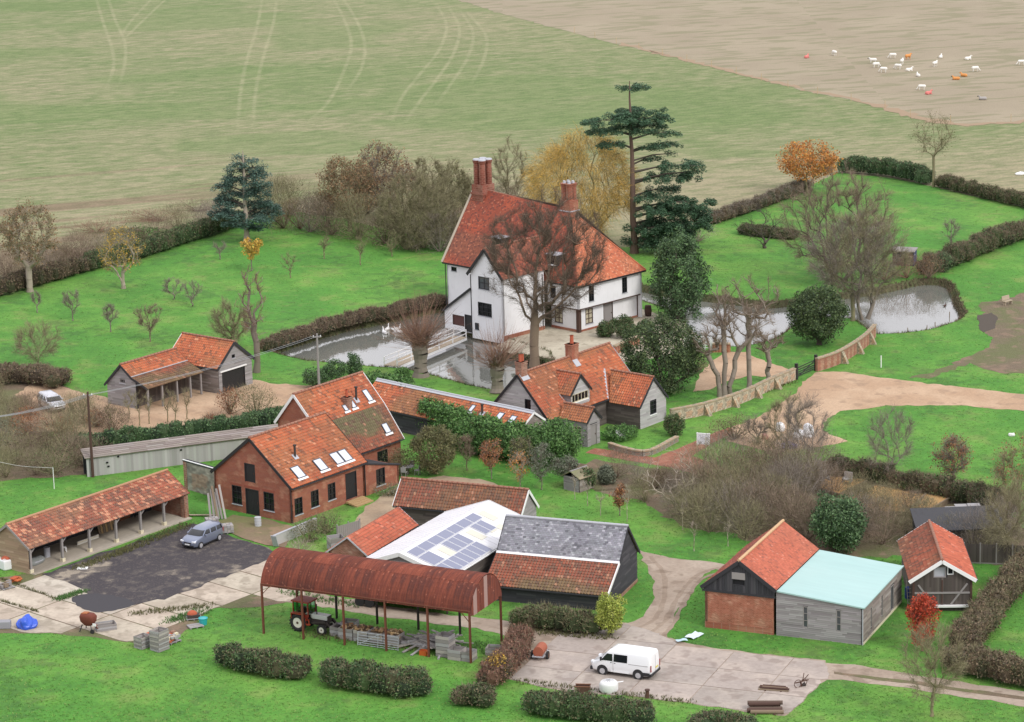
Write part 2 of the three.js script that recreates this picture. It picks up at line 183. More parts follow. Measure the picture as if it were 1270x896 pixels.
// ---------- ground sheets ----------
function ring(pts, o = {}) { // pixel outline -> closed world outline, edges subdivided and roughened
  const { h = 0, jit = .25, step = .8, smooth = false, grow = 0, seed = 5 } = o;
  let w = pts.map(p => p.isVector3 ? p : G(p[0], p[1], h)); if (smooth) w = new THREE.CatmullRomCurve3(w, true, 'centripetal').getPoints(w.length * 8).slice(0, -1);
  const out = [];
  for (let i = 0; i < w.length; i++) { const a = w[i], b = w[(i + 1) % w.length], n = Math.max(1, Math.ceil(a.distanceTo(b) / step)); for (let k = 0; k < n; k++) { const p = a.clone().lerp(b, k / n); p.x += jit * 2 * (nz(p.x * .9 + seed, p.z * .9) - .5); p.z += jit * 3 * (nz(p.x * .9 + 50, p.z * .9 + seed) - .5); out.push(p); } }
  if (grow) { let A = 0; out.forEach((p, i) => { const q = out[(i + 1) % out.length]; A += p.x * q.z - q.x * p.z; }); const s = Math.sign(A) * grow; return out.map((p, i) => { const a = out[(i + out.length - 2) % out.length], b = out[(i + 2) % out.length], t = V().subVectors(b, a).normalize(); return V(p.x + t.z * s, p.y, p.z - t.x * s); }); }
  return out;
}
function sheetGeo(outline, y, holes = []) {
  const c = outline.map(p => new THREE.Vector2(p.x, -p.z)), hs = holes.map(h => h.map(p => new THREE.Vector2(p.x, -p.z)));
  if (THREE.ShapeUtils.isClockWise(c)) c.reverse(); hs.forEach(h => { if (!THREE.ShapeUtils.isClockWise(h)) h.reverse(); });
  const f = THREE.ShapeUtils.triangulateShape(c, hs), all = [c, ...hs].flat(), g = new THREE.BufferGeometry();
  g.setAttribute('position', new THREE.Float32BufferAttribute(all.flatMap(p => [p.x, y, -p.y]), 3)); g.setAttribute('normal', new THREE.Float32BufferAttribute(all.flatMap(() => [0, 1, 0]), 3)); g.setAttribute('uv', new THREE.Float32BufferAttribute(all.flatMap(p => [p.x, p.y]), 2)); g.setIndex(f.flat()); return g;
}
const noGrass = [];
const sheet = (name, label, px, mat, y, o = {}) => { const out = ring(px, o); if (y > 0) noGrass.push(out); if (name === 'lawn') lawnOut = out; return struct(M(name, sheetGeo(out, y, o.holes || []), mat), label, o.cat || 'ground'); };
let lawnOut;
const WATER = -.75;
const moat1 = ring([[344, 441], [375, 429], [420, 415], [480, 402], [520, 394], [550, 388], [562, 392], [566, 404], [580, 417], [610, 426], [645, 436], [672, 446], [676, 466], [668, 484], [645, 491], [612, 489], [575, 481], [540, 471], [500, 463], [460, 460], [400, 455], [365, 449]], { h: WATER, jit: .2, smooth: true });
const moat2 = ring([[770, 352], [800, 364], [840, 371], [885, 376], [950, 383], [990, 380], [1030, 374], [1072, 369], [1110, 362], [1150, 354], [1168, 356], [1180, 371], [1185, 384], [1190, 397], [1175, 407], [1135, 417], [1092, 420], [1078, 411], [1062, 402], [1030, 400], [1000, 401], [978, 412], [950, 428], [915, 436], [880, 434], [858, 424], [846, 408], [852, 398], [828, 388], [795, 376], [768, 362]], { h: WATER, jit: .2, smooth: true });
const growR = (r, d) => { let A = 0; r.forEach((p, i) => { const q = r[(i + 1) % r.length]; A += p.x * q.z - q.x * p.z; }); const s = Math.sign(A) * d, n = r.length; return r.map((p, i) => { const a = r[(i + n - 3) % n], b = r[(i + 3) % n], t = V().subVectors(b, a).normalize(); return V(p.x + t.z * s, 0, p.z - t.x * s); }); };
const hole1 = growR(moat1, .75), hole2 = growR(moat2, .75);
struct(M('ground', sheetGeo([V(-1800, 0, 320), V(1800, 0, 320), V(1800, 0, -2600), V(-1800, 0, -2600)], -.04, [hole1, hole2]), MAT.stubble), 'open farmland soil and stubble reaching to the horizon');
{ const g = sheetGeo([V(FX0, 0, FZ1), V(FX1, 0, FZ1), V(FX1, 0, FZ0), V(FX0, 0, FZ0)], -.02, [hole2.filter(() => 0)].filter(h => h.length)); const uv = g.attributes.uv; for (let i = 0; i < uv.count; i++) uv.setXY(i, (uv.getX(i) - FX0) / (FX1 - FX0), (-uv.getY(i) - FZ0) / (FZ1 - FZ0)); struct(M('grass_field', g, MAT.field), 'wide grass field behind the farm with curving pale tractor lines', 'field'); }
sheet('stubble_field', 'tan stubble field behind the grass field where sheep graze', [[548, -6], [640, 22], [770, 56], [880, 82], [1000, 113], [1100, 134], [1160, 150], [1200, 156], [1330, 148], [1330, -30], [548, -30]], MAT.stubble, 0, { jit: .9, step: 2, cat: 'field' });
sheet('fallow_strip', 'narrow strip of bare orange soil between grass field and stubble', [[770, 53], [880, 80], [1000, 110], [1060, 122], [1100, 131], [1165, 149], [1200, 153], [1300, 147], [1300, 149.5], [1200, 156.5], [1160, 153.5], [1098, 135.5], [1050, 123], [1000, 113], [880, 83], [770, 55.5]], col([.30, .215, .135], { roughness: 1 }), .012, { jit: 1.6, step: 1.5, cat: 'field' });
sheet('lawn', 'bright green mown grass spreading around the farm buildings', [[-90, 385], [0, 362], [100, 334], [200, 304], [300, 272], [360, 262], [420, 270], [500, 290], [560, 300], [640, 310], [720, 312], [800, 304], [850, 284], [880, 276], [960, 248], [1040, 214], [1100, 220], [1160, 232], [1220, 246], [1400, 285], [1400, 960], [-200, 960]], MAT.lawn, 0, { jit: .5, holes: [hole1, hole2] });
// banks and water
function bank(r, hole, name, label) { const g = new Geo(), n = r.length; for (let i = 0; i < n; i++) { const j = (i + 1) % n, k = v => { const t = nz(v.x * .8, v.z * .8); return mixc([.085, .065, .04], [.075, .10, .03], t); }; const a = V(r[i].x, WATER - .25, r[i].z), b = V(r[j].x, WATER - .25, r[j].z), c = V(hole[j].x, .012, hole[j].z), d = V(hole[i].x, .012, hole[i].z); g.tri(a, b, c, k(a), k(b), k(c)); g.tri(a, c, d, k(a), k(c), k(d)); } struct(M(name, g.build(), MAT.vc), label, 'bank'); }
bank(moat1, hole1, 'moat_bank', 'muddy grass bank round the moat before the white house'); bank(moat2, hole2, 'moat_bank', 'muddy bank round the eastern pond');
const waterBump = tex(512, 9, (u, v) => { const x = .6 * fbm(u * 14, v * 14, 14, 3) + .4 * vn(u * 60, v * 26, 60); return [x, x, x]; }, true);
const waterMat = new THREE.MeshPhysicalMaterial({ color: new THREE.Color().setRGB(.20, .205, .18), roughness: .05, metalness: .12, ior: 3.8, bumpMap: waterBump, bumpScale: .006 });
struct(M('moat_water', sheetGeo(growR(moat1, .3), WATER), waterMat), 'still grey water of the moat in front of the white house', 'water');
struct(M('moat_water', sheetGeo(growR(moat2, .3), WATER), waterMat), 'pale reflecting water of the pond by the brick garden wall', 'water');
// drives, tracks and yards
sheet('gravel_drive', 'orange gravel drive running out past the black gate', [[988, 488], [996, 474], [1012, 462], [1050, 462], [1110, 471], [1190, 480], [1290, 492], [1290, 511], [1180, 503], [1100, 503], [1045, 511], [1024, 520], [1020, 535], [1050, 548], [1010, 556], [960, 562], [905, 548], [900, 534], [950, 512]], MAT.gravel, .012, { jit: .4, cat: 'drive' });
sheet('gravel_drive', 'orange gravel drive inside the brick garden wall by the moat', [[860, 486], [866, 468], [882, 448], [905, 436], [925, 437], [950, 449], [984, 460], [990, 468], [960, 468], [930, 466], [900, 474], [880, 484]], MAT.gravel, .012, { jit: .3, cat: 'drive' });
sheet('muddy_field', 'worn earth and dry grass beyond the gravel drive', [[1215, 378], [1250, 368], [1330, 352], [1330, 470], [1240, 462], [1200, 452], [1160, 470], [1130, 468], [1180, 452], [1228, 432], [1226, 408]], MAT.litter, .009, { jit: 1 });
sheet('courtyard', 'pale gravel court in front of the white timber house', [[612, 432], [640, 415], [660, 396], [716, 400], [780, 378], [850, 402], [870, 420], [840, 440], [790, 448], [740, 455], [690, 462], [662, 448]], std({ map: concTex, color: new THREE.Color().setRGB(.95, .95, .88), roughness: 1 }), .012, { jit: .2, cat: 'court' });
sheet('garden_path', 'red brick path winding to the cottage porch', [[726, 562], [738, 556], [770, 560], [812, 568], [842, 556], [880, 540], [905, 530], [912, 536], [880, 552], [858, 566], [890, 578], [930, 592], [912, 600], [860, 588], [820, 578], [780, 572]], std({ map: oldBrickTex, color: new THREE.Color().setRGB(1, .8, .7) }), .016, { jit: .15, cat: 'path' });
sheet('gravel_court', 'gravel court before the grey timber garages', [[20, 490], [45, 470], [110, 490], [140, 494], [200, 488], [250, 474], [280, 480], [318, 472], [360, 478], [400, 478], [410, 488], [370, 500], [345, 505], [330, 520], [200, 545], [100, 545], [60, 535], [20, 520]], MAT.gravel, .012, { jit: .5, cat: 'drive' });
sheet('leaf_litter', 'brown leaf litter and bare soil under the garden thicket', [[690, 575], [745, 572], [820, 582], [900, 596], [960, 575], [1040, 570], [1120, 590], [1250, 630], [1290, 690], [1240, 700], [1130, 690], [1000, 690], [900, 660], [850, 655], [800, 625], [740, 610]], MAT.litter, .008, { jit: 1 });
sheet('leaf_litter', 'brown leaf litter under the scrub by the board wall', [[-60, 455], [70, 470], [110, 500], [60, 540], [110, 560], [110, 590], [-60, 600]], MAT.litter, .008, { jit: .8 });
sheet('dirt_track', 'rutted dirt track between the black barn and the brick barn', [[792, 682], [812, 688], [850, 694], [900, 700], [930, 704], [920, 712], [884, 706], [866, 722], [845, 748], [832, 772], [826, 796], [770, 792], [690, 792], [640, 790], [560, 776], [470, 765], [380, 750], [330, 742], [345, 730], [400, 738], [480, 752], [560, 764], [640, 772], [700, 772], [780, 772], [800, 765], [810, 745], [812, 722], [800, 698]], MAT.dirt, .014, { jit: .35, smooth: false, cat: 'track' });
sheet('farm_track', 'farm track leading away between grass verges beside the hedge', [[1010, 822], [1060, 826], [1140, 838], [1290, 862], [1290, 880], [1180, 862], [1100, 850], [1020, 842]], MAT.dirt, .014, { jit: .25, cat: 'track' });
sheet('grass_verge', 'thin grass strip between the wheel ruts of the farm track', [[1035, 834], [1140, 846], [1290, 868], [1290, 872], [1140, 850], [1035, 837]], MAT.litter, .019, { jit: .2, cat: 'verge' });
function slabYard(name, label, px, mat, baseMat, o, e1, e2, gap, th) { // concrete slabs cast in a grid, each its own piece over a dirty base
  const out = ring(px, { jit: .25 }); noGrass.push(out); const base = struct(M(name, sheetGeo(out, .01), baseMat), label, 'yard');
  const inside = (x, z) => { let c = 0; for (let i = 0, j = out.length - 1; i < out.length; j = i++) { const a = out[i], b = out[j]; if ((a.z > z) !== (b.z > z) && x < (b.x - a.x) * (z - a.z) / (b.z - a.z) + a.x) c = !c; } return c; };
  const r = rng(31), L1 = e1.length(), L2 = e2.length(), d1 = e1.clone().normalize(), d2 = e2.clone().normalize();
  for (let i = -14; i < 14; i++) for (let j = -14; j < 14; j++) {
    const P = (a, b) => V(o.x + d1.x * (i * L1 + a) + d2.x * (j * L2 + b), 0, o.z + d1.z * (i * L1 + a) + d2.z * (j * L2 + b)), q = [P(gap, gap), P(L1 - gap, gap), P(L1 - gap, L2 - gap), P(gap, L2 - gap)];
    const pts = []; // clip the slab to the yard outline by sampling its rim
    if (!q.every(p => inside(p.x, p.z))) { if (!inside((q[0].x + q[2].x) / 2, (q[0].z + q[2].z) / 2)) continue; const c = q[0].clone().add(q[2]).multiplyScalar(.5); for (let k = 0; k < 4; k++) for (let m = 0; m < 6; m++) { const e = q[k].clone().lerp(q[(k + 1) % 4], m / 6); let t = 1; while (t > .15 && !inside(lerp(c.x, e.x, t), lerp(c.z, e.z, t))) t -= .05; pts.push(c.clone().lerp(e, t)); } } else pts.push(...q);
    const top = th + .008 * r(), g = sheetGeo(pts, top), pos = g.attributes.position.array, n = pts.length, sk = new Geo(); const w = []; for (let k = 0; k < n; k++) w.push(V(pos[k * 3], top, pos[k * 3 + 2]));
    for (let k = 0; k < n; k++) { const a = w[k], b = w[(k + 1) % n]; sk.quad(V(a.x, 0, a.z), V(b.x, 0, b.z), b, a, [1, 1, 1]); }
    const uv = g.attributes.uv, ou = r() * 30, ov = r() * 30; for (let k = 0; k < uv.count; k++) uv.setXY(k, uv.getX(k) + ou, uv.getY(k) + ov);
    M('concrete_slab', merge([g, sk.build()]), mat[Math.floor(r() * mat.length)], base);
  }
}
{ const tint = (m, c) => { const q = m.clone(); q.color.setRGB(...c); return q; };
  const o = G(18, 727); slabYard('concrete_yard', 'cracked concrete slab yard in front of the open cart shed', [[-40, 722], [10, 716], [40, 709], [60, 710], [100, 726], [132, 744], [165, 749], [200, 741], [262, 718], [330, 690], [372, 700], [380, 742], [330, 752], [262, 756], [240, 775], [222, 790], [190, 800], [160, 798], [120, 791], [60, 786], [-40, 786]], [MAT.conc, tint(MAT.conc, [.92, .9, .86]), tint(MAT.conc, [1.06, 1.03, 1]), tint(MAT.conc, [.98, .93, .9])], MAT.litter, o, G(76, 745).sub(o), G(47, 716.6).sub(o).multiplyScalar(1.35), .07, .03);
  const o2 = G(700, 856); slabYard('concrete_apron', 'stained concrete yard with joints where the white van is parked', [[628, 842], [652, 808], [664, 784], [700, 780], [780, 774], [826, 790], [860, 800], [930, 810], [1024, 820], [1030, 838], [1004, 862], [976, 889], [930, 884], [880, 877], [800, 866], [700, 858]], [MAT.conc2, tint(MAT.conc2, [.95, .95, .94]), tint(MAT.conc2, [1.05, 1.03, 1.03])], MAT.dirt, o2, G(975, 888).sub(o2).multiplyScalar(1 / 3.6), G(690, 790).sub(o2).projectOnVector(V(G(975, 888).z - o2.z, 0, -(G(975, 888).x - o2.x))).multiplyScalar(.36), .035, .03); }
sheet('planings_yard', 'dark loose road planings spread over the yard beside the cart shed', [[52, 713], [80, 704], [110, 692], [142, 682], [175, 670], [205, 660], [238, 650], [262, 658], [290, 668], [330, 679], [348, 690], [330, 696], [262, 722], [203, 744], [168, 751], [148, 756], [120, 757], [95, 752], [90, 744], [112, 738], [104, 732]], MAT.asph, .045, { jit: .45, cat: 'yard' });
sheet('planings_heap', 'dark oval patch of fresh planings on the concrete slabs', [[90, 742], [110, 737], [135, 738], [158, 744], [166, 749], [150, 757], [120, 760], [98, 754]], col([.05, .047, .052], { roughness: 1 }), .05, { jit: .25, smooth: true, cat: 'yard' });
sheet('soil_patch', 'dark patch of dug soil on the meadow beyond the pond', [[1213, 391], [1232, 388], [1238, 394], [1235, 408], [1222, 412], [1214, 408]], MAT.soil, .02, { jit: .35, cat: 'soil' });
for (const [l, a] of [[[[905, 701], [868, 712], [843, 738], [826, 768], [800, 792]], 'wheel rut in the dirt track on the black barn side'], [[[912, 706], [876, 716], [852, 742], [836, 772], [818, 796]], 'wheel rut in the dirt track on the brick barn side'], [[[806, 690], [822, 710], [824, 740], [812, 768], [780, 785]], 'curving wheel rut near the black barn gable']]) { const c = new THREE.CatmullRomCurve3(l.map(p => G(...p))), n = 40, L = [], Rr = []; for (let i = 0; i <= n; i++) { const p = c.getPointAt(i / n), t = c.getTangentAt(i / n), w = .08 + .22 * nz(p.x * 1.3, p.z * 1.3); L.push(V(p.x - t.z * w, 0, p.z + t.x * w)); Rr.push(V(p.x + t.z * w, 0, p.z - t.x * w)); } sheet('wheel_rut', a, [...L, ...Rr.reverse()], std({ map: dirtTex, color: new THREE.Color().setRGB(.84, .81, .78), roughness: 1 }), .019, { jit: .12, cat: 'track' }); }
sheet('brick_apron', 'mossy brick paving at the gable door of the brick barn', [[262, 652], [290, 640], [330, 645], [372, 655], [352, 680], [330, 677], [300, 668]], std({ map: litterTex, color: new THREE.Color().setRGB(1.3, 1.25, 1.2) }), .05, { jit: .2, cat: 'paving' });
sheet('garden_court', 'sandy gravel court behind the brick barn extension', [[455, 628], [500, 600], [550, 590], [610, 598], [640, 612], [560, 640], [500, 650], [470, 660], [440, 672], [425, 668]], std({ map: gravelTex, color: new THREE.Color().setRGB(.85, .95, 1) }), .012, { jit: .4, cat: 'court' });
// ---------- building kit ----------
const RIDGE = std({ map: oldBrickTex, color: new THREE.Color().setRGB(1.0, .85, .8) });
const br = rng(4242);
const jit = (c, a) => { const k = 1 + a * (br() - .5) * 2; return [c[0] * k, c[1] * k * (1 + .06 * (br() - .5)), c[2] * k]; };
const PAL = {
  orange: { a: [.46, .135, .055], b: [.37, .10, .045], d: [.17, .075, .045], m: [.17, .13, .06], p: [.55, .25, .14], dd: .12, mm: .35, pp: .05 },
  old: { a: [.29, .085, .046], b: [.22, .075, .045], d: [.12, .065, .045], m: [.13, .115, .055], p: [.36, .18, .11], dd: .22, mm: .75, pp: .05 },
  mixed: { a: [.34, .105, .06], b: [.24, .085, .055], d: [.15, .075, .055], m: [.21, .17, .10], p: [.55, .27, .16], dd: .22, mm: .4, pp: .2 },
  plain: { a: [.35, .078, .038], b: [.25, .060, .034], d: [.12, .045, .036], m: [.19, .085, .052], p: [.42, .15, .085], dd: .22, mm: .6, pp: .05 },
  hip: { a: [.49, .15, .07], b: [.42, .115, .055], d: [.24, .08, .05], m: [.38, .19, .10], p: [.56, .27, .16], dd: .10, mm: .3, pp: .1 },
  newer: { a: [.46, .125, .07], b: [.41, .11, .06], d: [.24, .08, .055], m: [.36, .15, .09], p: [.52, .2, .13], dd: .08, mm: .2, pp: .03 },
  slate: { a: [.235, .235, .26], b: [.205, .205, .228], d: [.11, .11, .125], m: [.24, .235, .23], p: [.37, .37, .395], dd: .10, mm: .2, pp: .14 }
};
const tileCol = (p, sd, patch = 1) => (s, t, j) => { const n = nz(s * .45 + sd * 13, t * .45 + sd), q = nz(s * .16 + sd * 7, t * .3 + 40), r = br(); let c = mixc(p.a, p.b, sst(.3, .7, n)); c = mixc(c, p.m, p.mm * sst(.5, .66, q) * patch); if (r < p.dd) c = mixc(c, p.d, .75); else if (r > 1 - p.pp) c = mixc(c, p.p, .8); return jit(c, .14); };
const TS = { pan: { w: .27, g: .31, lift: .045, seg: 4, amp: .045, wob: .5 }, plain: { w: .2, g: .19, lift: .022, stag: .5, wob: 1.2 }, slate: { w: .26, g: .17, lift: .02, stag: .5, wob: .8, gap: .012 } };
function tiles(parent, f, poly, kind, pal, sd, patch) { const g = new Geo(); courses(g, f, poly, { ...TS[kind], color: tileCol(PAL[pal], sd, patch), rnd: br }); return stuff(M(kind === 'slate' ? 'slates' : 'tiles', g.build(), MAT.tile, parent)); }
const BP = { grey: [[.27, .255, .25], [.20, .185, .18], [.33, .315, .31]], greyBrown: [[.24, .205, .18], [.16, .13, .115], [.32, .29, .27]], black: [[.042, .042, .048], [.028, .028, .032], [.085, .083, .088]], brown: [[.30, .215, .14], [.23, .155, .10], [.36, .27, .19]], dark: [[.10, .082, .072], [.065, .052, .046], [.15, .125, .11]], pale: [[.38, .37, .36], [.31, .30, .29], [.44, .43, .42]] };
function boards(parent, f, poly, pal, o = {}) { const p = BP[pal], g = new Geo(), color = () => { const r = br(), c = mixc(r < .25 ? p[1] : r > .82 ? p[2] : p[0], p[0], .45); return jit(c, .12); }; let ff = f, pp = poly, hh = o.holes || []; if (o.vert) { [ff, pp] = turned(f, poly); hh = hh.map(([s, t, w, h]) => [t, -s, h, w]); } courses(g, ff, pp, { w: o.vert ? 30 : 1.7, g: o.g || .16, lift: .04, stag: 'r', color, rnd: br, holes: hh, wob: .5 }); return stuff(M('weatherboards', g.build(), MAT.board, parent)); }
function wall(g, f, poly, spec, wins = []) {
  if (!spec) return; const holes = wins.filter(w => !w.noHole).map(w => [w.s, w.t, w.w, w.h]), m = M('wall', slab(f, poly, holes, .22, spec.boards ? -.03 : 0), spec.mat || MAT.tar, g);
  if (spec.boards) boards(m, f, poly, spec.boards, { holes, vert: spec.vert, g: spec.g });
  for (const w of wins) (w.door ? door : win)(g, f, w); return m;
}
function win(g, f, o) { // opening with a frame, glazing bars, recessed pane and a sill
  const { s, t, w, h, cols = 2, rows = 2, fm = MAT.black, pm = MAT.glass, sill = MAT.lead, z = 0, bar = .045 } = o, a = [], e = .07, F = (x0, x1, y0, y1, z0 = -.07, z1 = .012) => a.push(fbox(f, x0, x1, y0, y1, z + z0, z + z1));
  F(s - w / 2, s - w / 2 + e, t - h / 2, t + h / 2); F(s + w / 2 - e, s + w / 2, t - h / 2, t + h / 2); F(s - w / 2 + e, s + w / 2 - e, t + h / 2 - e, t + h / 2); F(s - w / 2 + e, s + w / 2 - e, t - h / 2, t - h / 2 + e);
  for (let i = 1; i < cols; i++) { const x = s - w / 2 + w * i / cols; F(x - bar / 2, x + bar / 2, t - h / 2 + e, t + h / 2 - e, -.07, -.02); } for (let i = 1; i < rows; i++) { const y = t - h / 2 + h * i / rows; F(s - w / 2 + e, s + w / 2 - e, y - bar / 2, y + bar / 2, -.07, -.022); }
  const m = M('window', merge(a), fm, g); M('pane', fbox(f, s - w / 2 + .02, s + w / 2 - .02, t - h / 2 + .02, t + h / 2 - .02, z - .14, z - .1), pm, m); if (sill) M('sill', fbox(f, s - w / 2 - .06, s + w / 2 + .06, t - h / 2 - .09, t - h / 2 - .005, z - .05, z + .07), sill, m); return m;
}
function door(g, f, o) { const { s, t, w, h, dm = MAT.black, fm = MAT.black } = o, a = []; a.push(fbox(f, s - w / 2, s - w / 2 + .08, t - h / 2, t + h / 2, -.1, .015), fbox(f, s + w / 2 - .08, s + w / 2, t - h / 2, t + h / 2, -.1, .015), fbox(f, s - w / 2 + .08, s + w / 2 - .08, t + h / 2 - .09, t + h / 2, -.1, .015)); const m = M('door', merge(a), fm, g), n = Math.max(3, Math.round(w / .2)), b = []; for (let i = 0; i < n; i++) b.push(fbox(f, s - w / 2 + .08 + (w - .16) * i / n + .006, s - w / 2 + .08 + (w - .16) * (i + 1) / n - .006, t - h / 2, t + h / 2 - .1, -.12, -.07)); M('door_leaf', merge(b), dm, m); M('handle', fbox(f, s + w / 2 - .24, s + w / 2 - .18, t - .08, t + .06, -.07, -.02), MAT.iron, m); return m; }
function skylight(g, f, s, t, w, h, o = {}) { const a = [], z = .13, F = (x0, x1, y0, y1) => a.push(fbox(f, x0, x1, y0, y1, .03, z)); F(s - w / 2, s - w / 2 + .07, t - h / 2, t + h / 2); F(s + w / 2 - .07, s + w / 2, t - h / 2, t + h / 2); F(s - w / 2 + .07, s + w / 2 - .07, t - h / 2, t - h / 2 + .07); F(s - w / 2 + .07, s + w / 2 - .07, t + h / 2 - .07, t + h / 2); const m = M('skylight', merge(a), col([.09, .09, .1]), g); M('pane', fbox(f, s - w / 2 + .06, s + w / 2 - .06, t - h / 2 + .06, t + h / 2 - .06, .04, .1), o.pm || MAT.blind, m); M('flashing', fbox(f, s - w / 2 - .12, s + w / 2 + .12, t - h / 2 - .22, t - h / 2 - .003, .05, .085), MAT.white, m); return m; }
function flue(g, f, s, t, hgt) { const p = FP(f, s, t, 0), a = cy(.11, .11, hgt, 10, p.x, p.y + hgt / 2, p.z), b = cy(.17, .17, .12, 10, p.x, p.y + hgt + .06, p.z), m = M('flue', merge([a, b]), MAT.darkSteel, g); M('flashing', fbox(f, s - .28, s + .28, t - .3, t + .3, .05, .08), MAT.lead, m); }
function ridgeTiles(g, a, b, mat = RIDGE, r = .12) { const d = V().subVectors(b, a), L = d.length(), n = Math.max(2, Math.round(L / .5)), parts = []; for (let i = 0; i < n; i++) { const p = a.clone().lerp(b, (i + .5) / n), q = new THREE.CylinderGeometry(r, r * 1.06, L / n * .985, 8, 1, false); q.applyQuaternion(new THREE.Quaternion().setFromUnitVectors(V(0, 1, 0), d.clone().normalize())); parts.push(q.translate(p.x, p.y + .01 + .012 * br(), p.z)); } return M('ridge', merge(parts), mat, g); }
const hAt = (prof, v) => { for (let i = 0; i + 1 < prof.length; i++) if (v <= prof[i + 1][0] + 1e-6) return lerp(prof[i][1], prof[i + 1][1], (v - prof[i][0]) / (prof[i + 1][0] - prof[i][0])); return prof[prof.length - 1][1]; };
function slopeFrame(L, p, q) { return q[1] > p[1] ? frame(V(0, p[1], -p[0]), V(1, 0, 0), V(0, q[1] - p[1], -(q[0] - p[0]))) : frame(V(L, q[1], -q[0]), V(-1, 0, 0), V(0, p[1] - q[1], q[0] - p[0])); }
function gable(g, o) { // building of profile prof [[v, h], ...] front to back, extruded 0..L along local x (v runs to local -z)
  const { L, prof, eo = .28, vo = .18, walls = {}, roof = [], sd = 1, barge, ridge = RIDGE, bargeW = .2, gutter = MAT.tar } = o, vf = prof[0][0] + eo, vb = prof[prof.length - 1][0] - eo, hf = hAt(prof, vf) - .1, hb = hAt(prof, vb) - .1, mid = prof.slice(1, -1).map(([v, h]) => [v, h - .1]);
  const fr = { front: frame(V(vo, 0, -vf), V(1, 0, 0), V(0, 1, 0)), back: frame(V(L - vo, 0, -vb), V(-1, 0, 0), V(0, 1, 0)), right: frame(V(L - vo, 0, -vf), V(0, 0, -1), V(0, 1, 0)), left: frame(V(vo, 0, -vb), V(0, 0, 1), V(0, 1, 0)) };
  const W = L - 2 * vo, D = vb - vf, pr = [[0, 0], [D, 0], [D, hb], ...mid.slice().reverse().map(([v, h]) => [v - vf, h]), [0, hf]], pl = pr.map(([s, t]) => [D - s, t]).reverse();
  const poly = { front: [[0, 0], [W, 0], [W, hf], [0, hf]], back: [[0, 0], [W, 0], [W, hb], [0, hb]], right: pr, left: pl };
  for (const k of ['front', 'back', 'left', 'right']) if (walls[k]) wall(g, fr[k], walls[k].poly || poly[k], walls[k], walls[k].win || []);
  const sf = []; for (let i = 0; i + 1 < prof.length; i++) { const f = slopeFrame(L, prof[i], prof[i + 1]), H = Math.hypot(prof[i + 1][0] - prof[i][0], prof[i + 1][1] - prof[i][1]), st = roof[i] || roof[roof.length - 1], p = [[0, 0], [L, 0], [L, H], [0, H]]; f.H = H; sf.push(f); if (!st) continue; const m = M('roof', flat(f, p, -.012), MAT.timber, g); if (st.mat) { m.material = st.mat; m.geometry = slab(f, p, [], .06, .01); } else tiles(m, f, p, st.kind, st.pal, sd + i, st.patch); }
  if (ridge) { const r = prof.reduce((a, b) => b[1] > a[1] ? b : a); ridgeTiles(g, V(0, r[1] + .03, -r[0]), V(L, r[1] + .03, -r[0]), ridge); }
  if (barge) for (const u of [0, L]) { const parts = []; for (let i = 0; i + 1 < prof.length; i++) { const a = V(u, prof[i][1] - bargeW * .35, -prof[i][0]), b = V(u, prof[i + 1][1] - bargeW * .35, -prof[i + 1][0]); parts.push(beam(a, b, .05, bargeW)); } const bm = barge.isMaterial ? barge : (u ? barge.right : barge.left); if (bm) M('bargeboard', merge(parts), bm, g); }
  if (gutter && walls.front) M('gutter', beam(V(.05, prof[0][1] - .09, -prof[0][0] + .06), V(L - .05, prof[0][1] - .09, -prof[0][0] + .06), .11, .09), gutter, g);
  return { fr, sf, poly, vf, vb, hf, hb };
}
const at = (x, z) => [x, 0, z];
function chimney(g, x, y0, y1, z, w, d, pots, mat = MAT.brick) { const m = M('chimney', merge([bx(w, y1 - y0, d, x, (y0 + y1) / 2, z), bx(w + .08, .1, d + .08, x, y1 - .28, z), bx(w + .11, .12, d + .11, x, y1 - .06, z)]), mat, g); for (const [px, h, r] of pots) M('chimney_pot', merge([cy(r * .85, r, h, 10, x + px, y1 + h / 2, z), cy(r, r * .95, .08, 10, x + px, y1 + h - .04, z)]), MAT.terra, m); return m; }

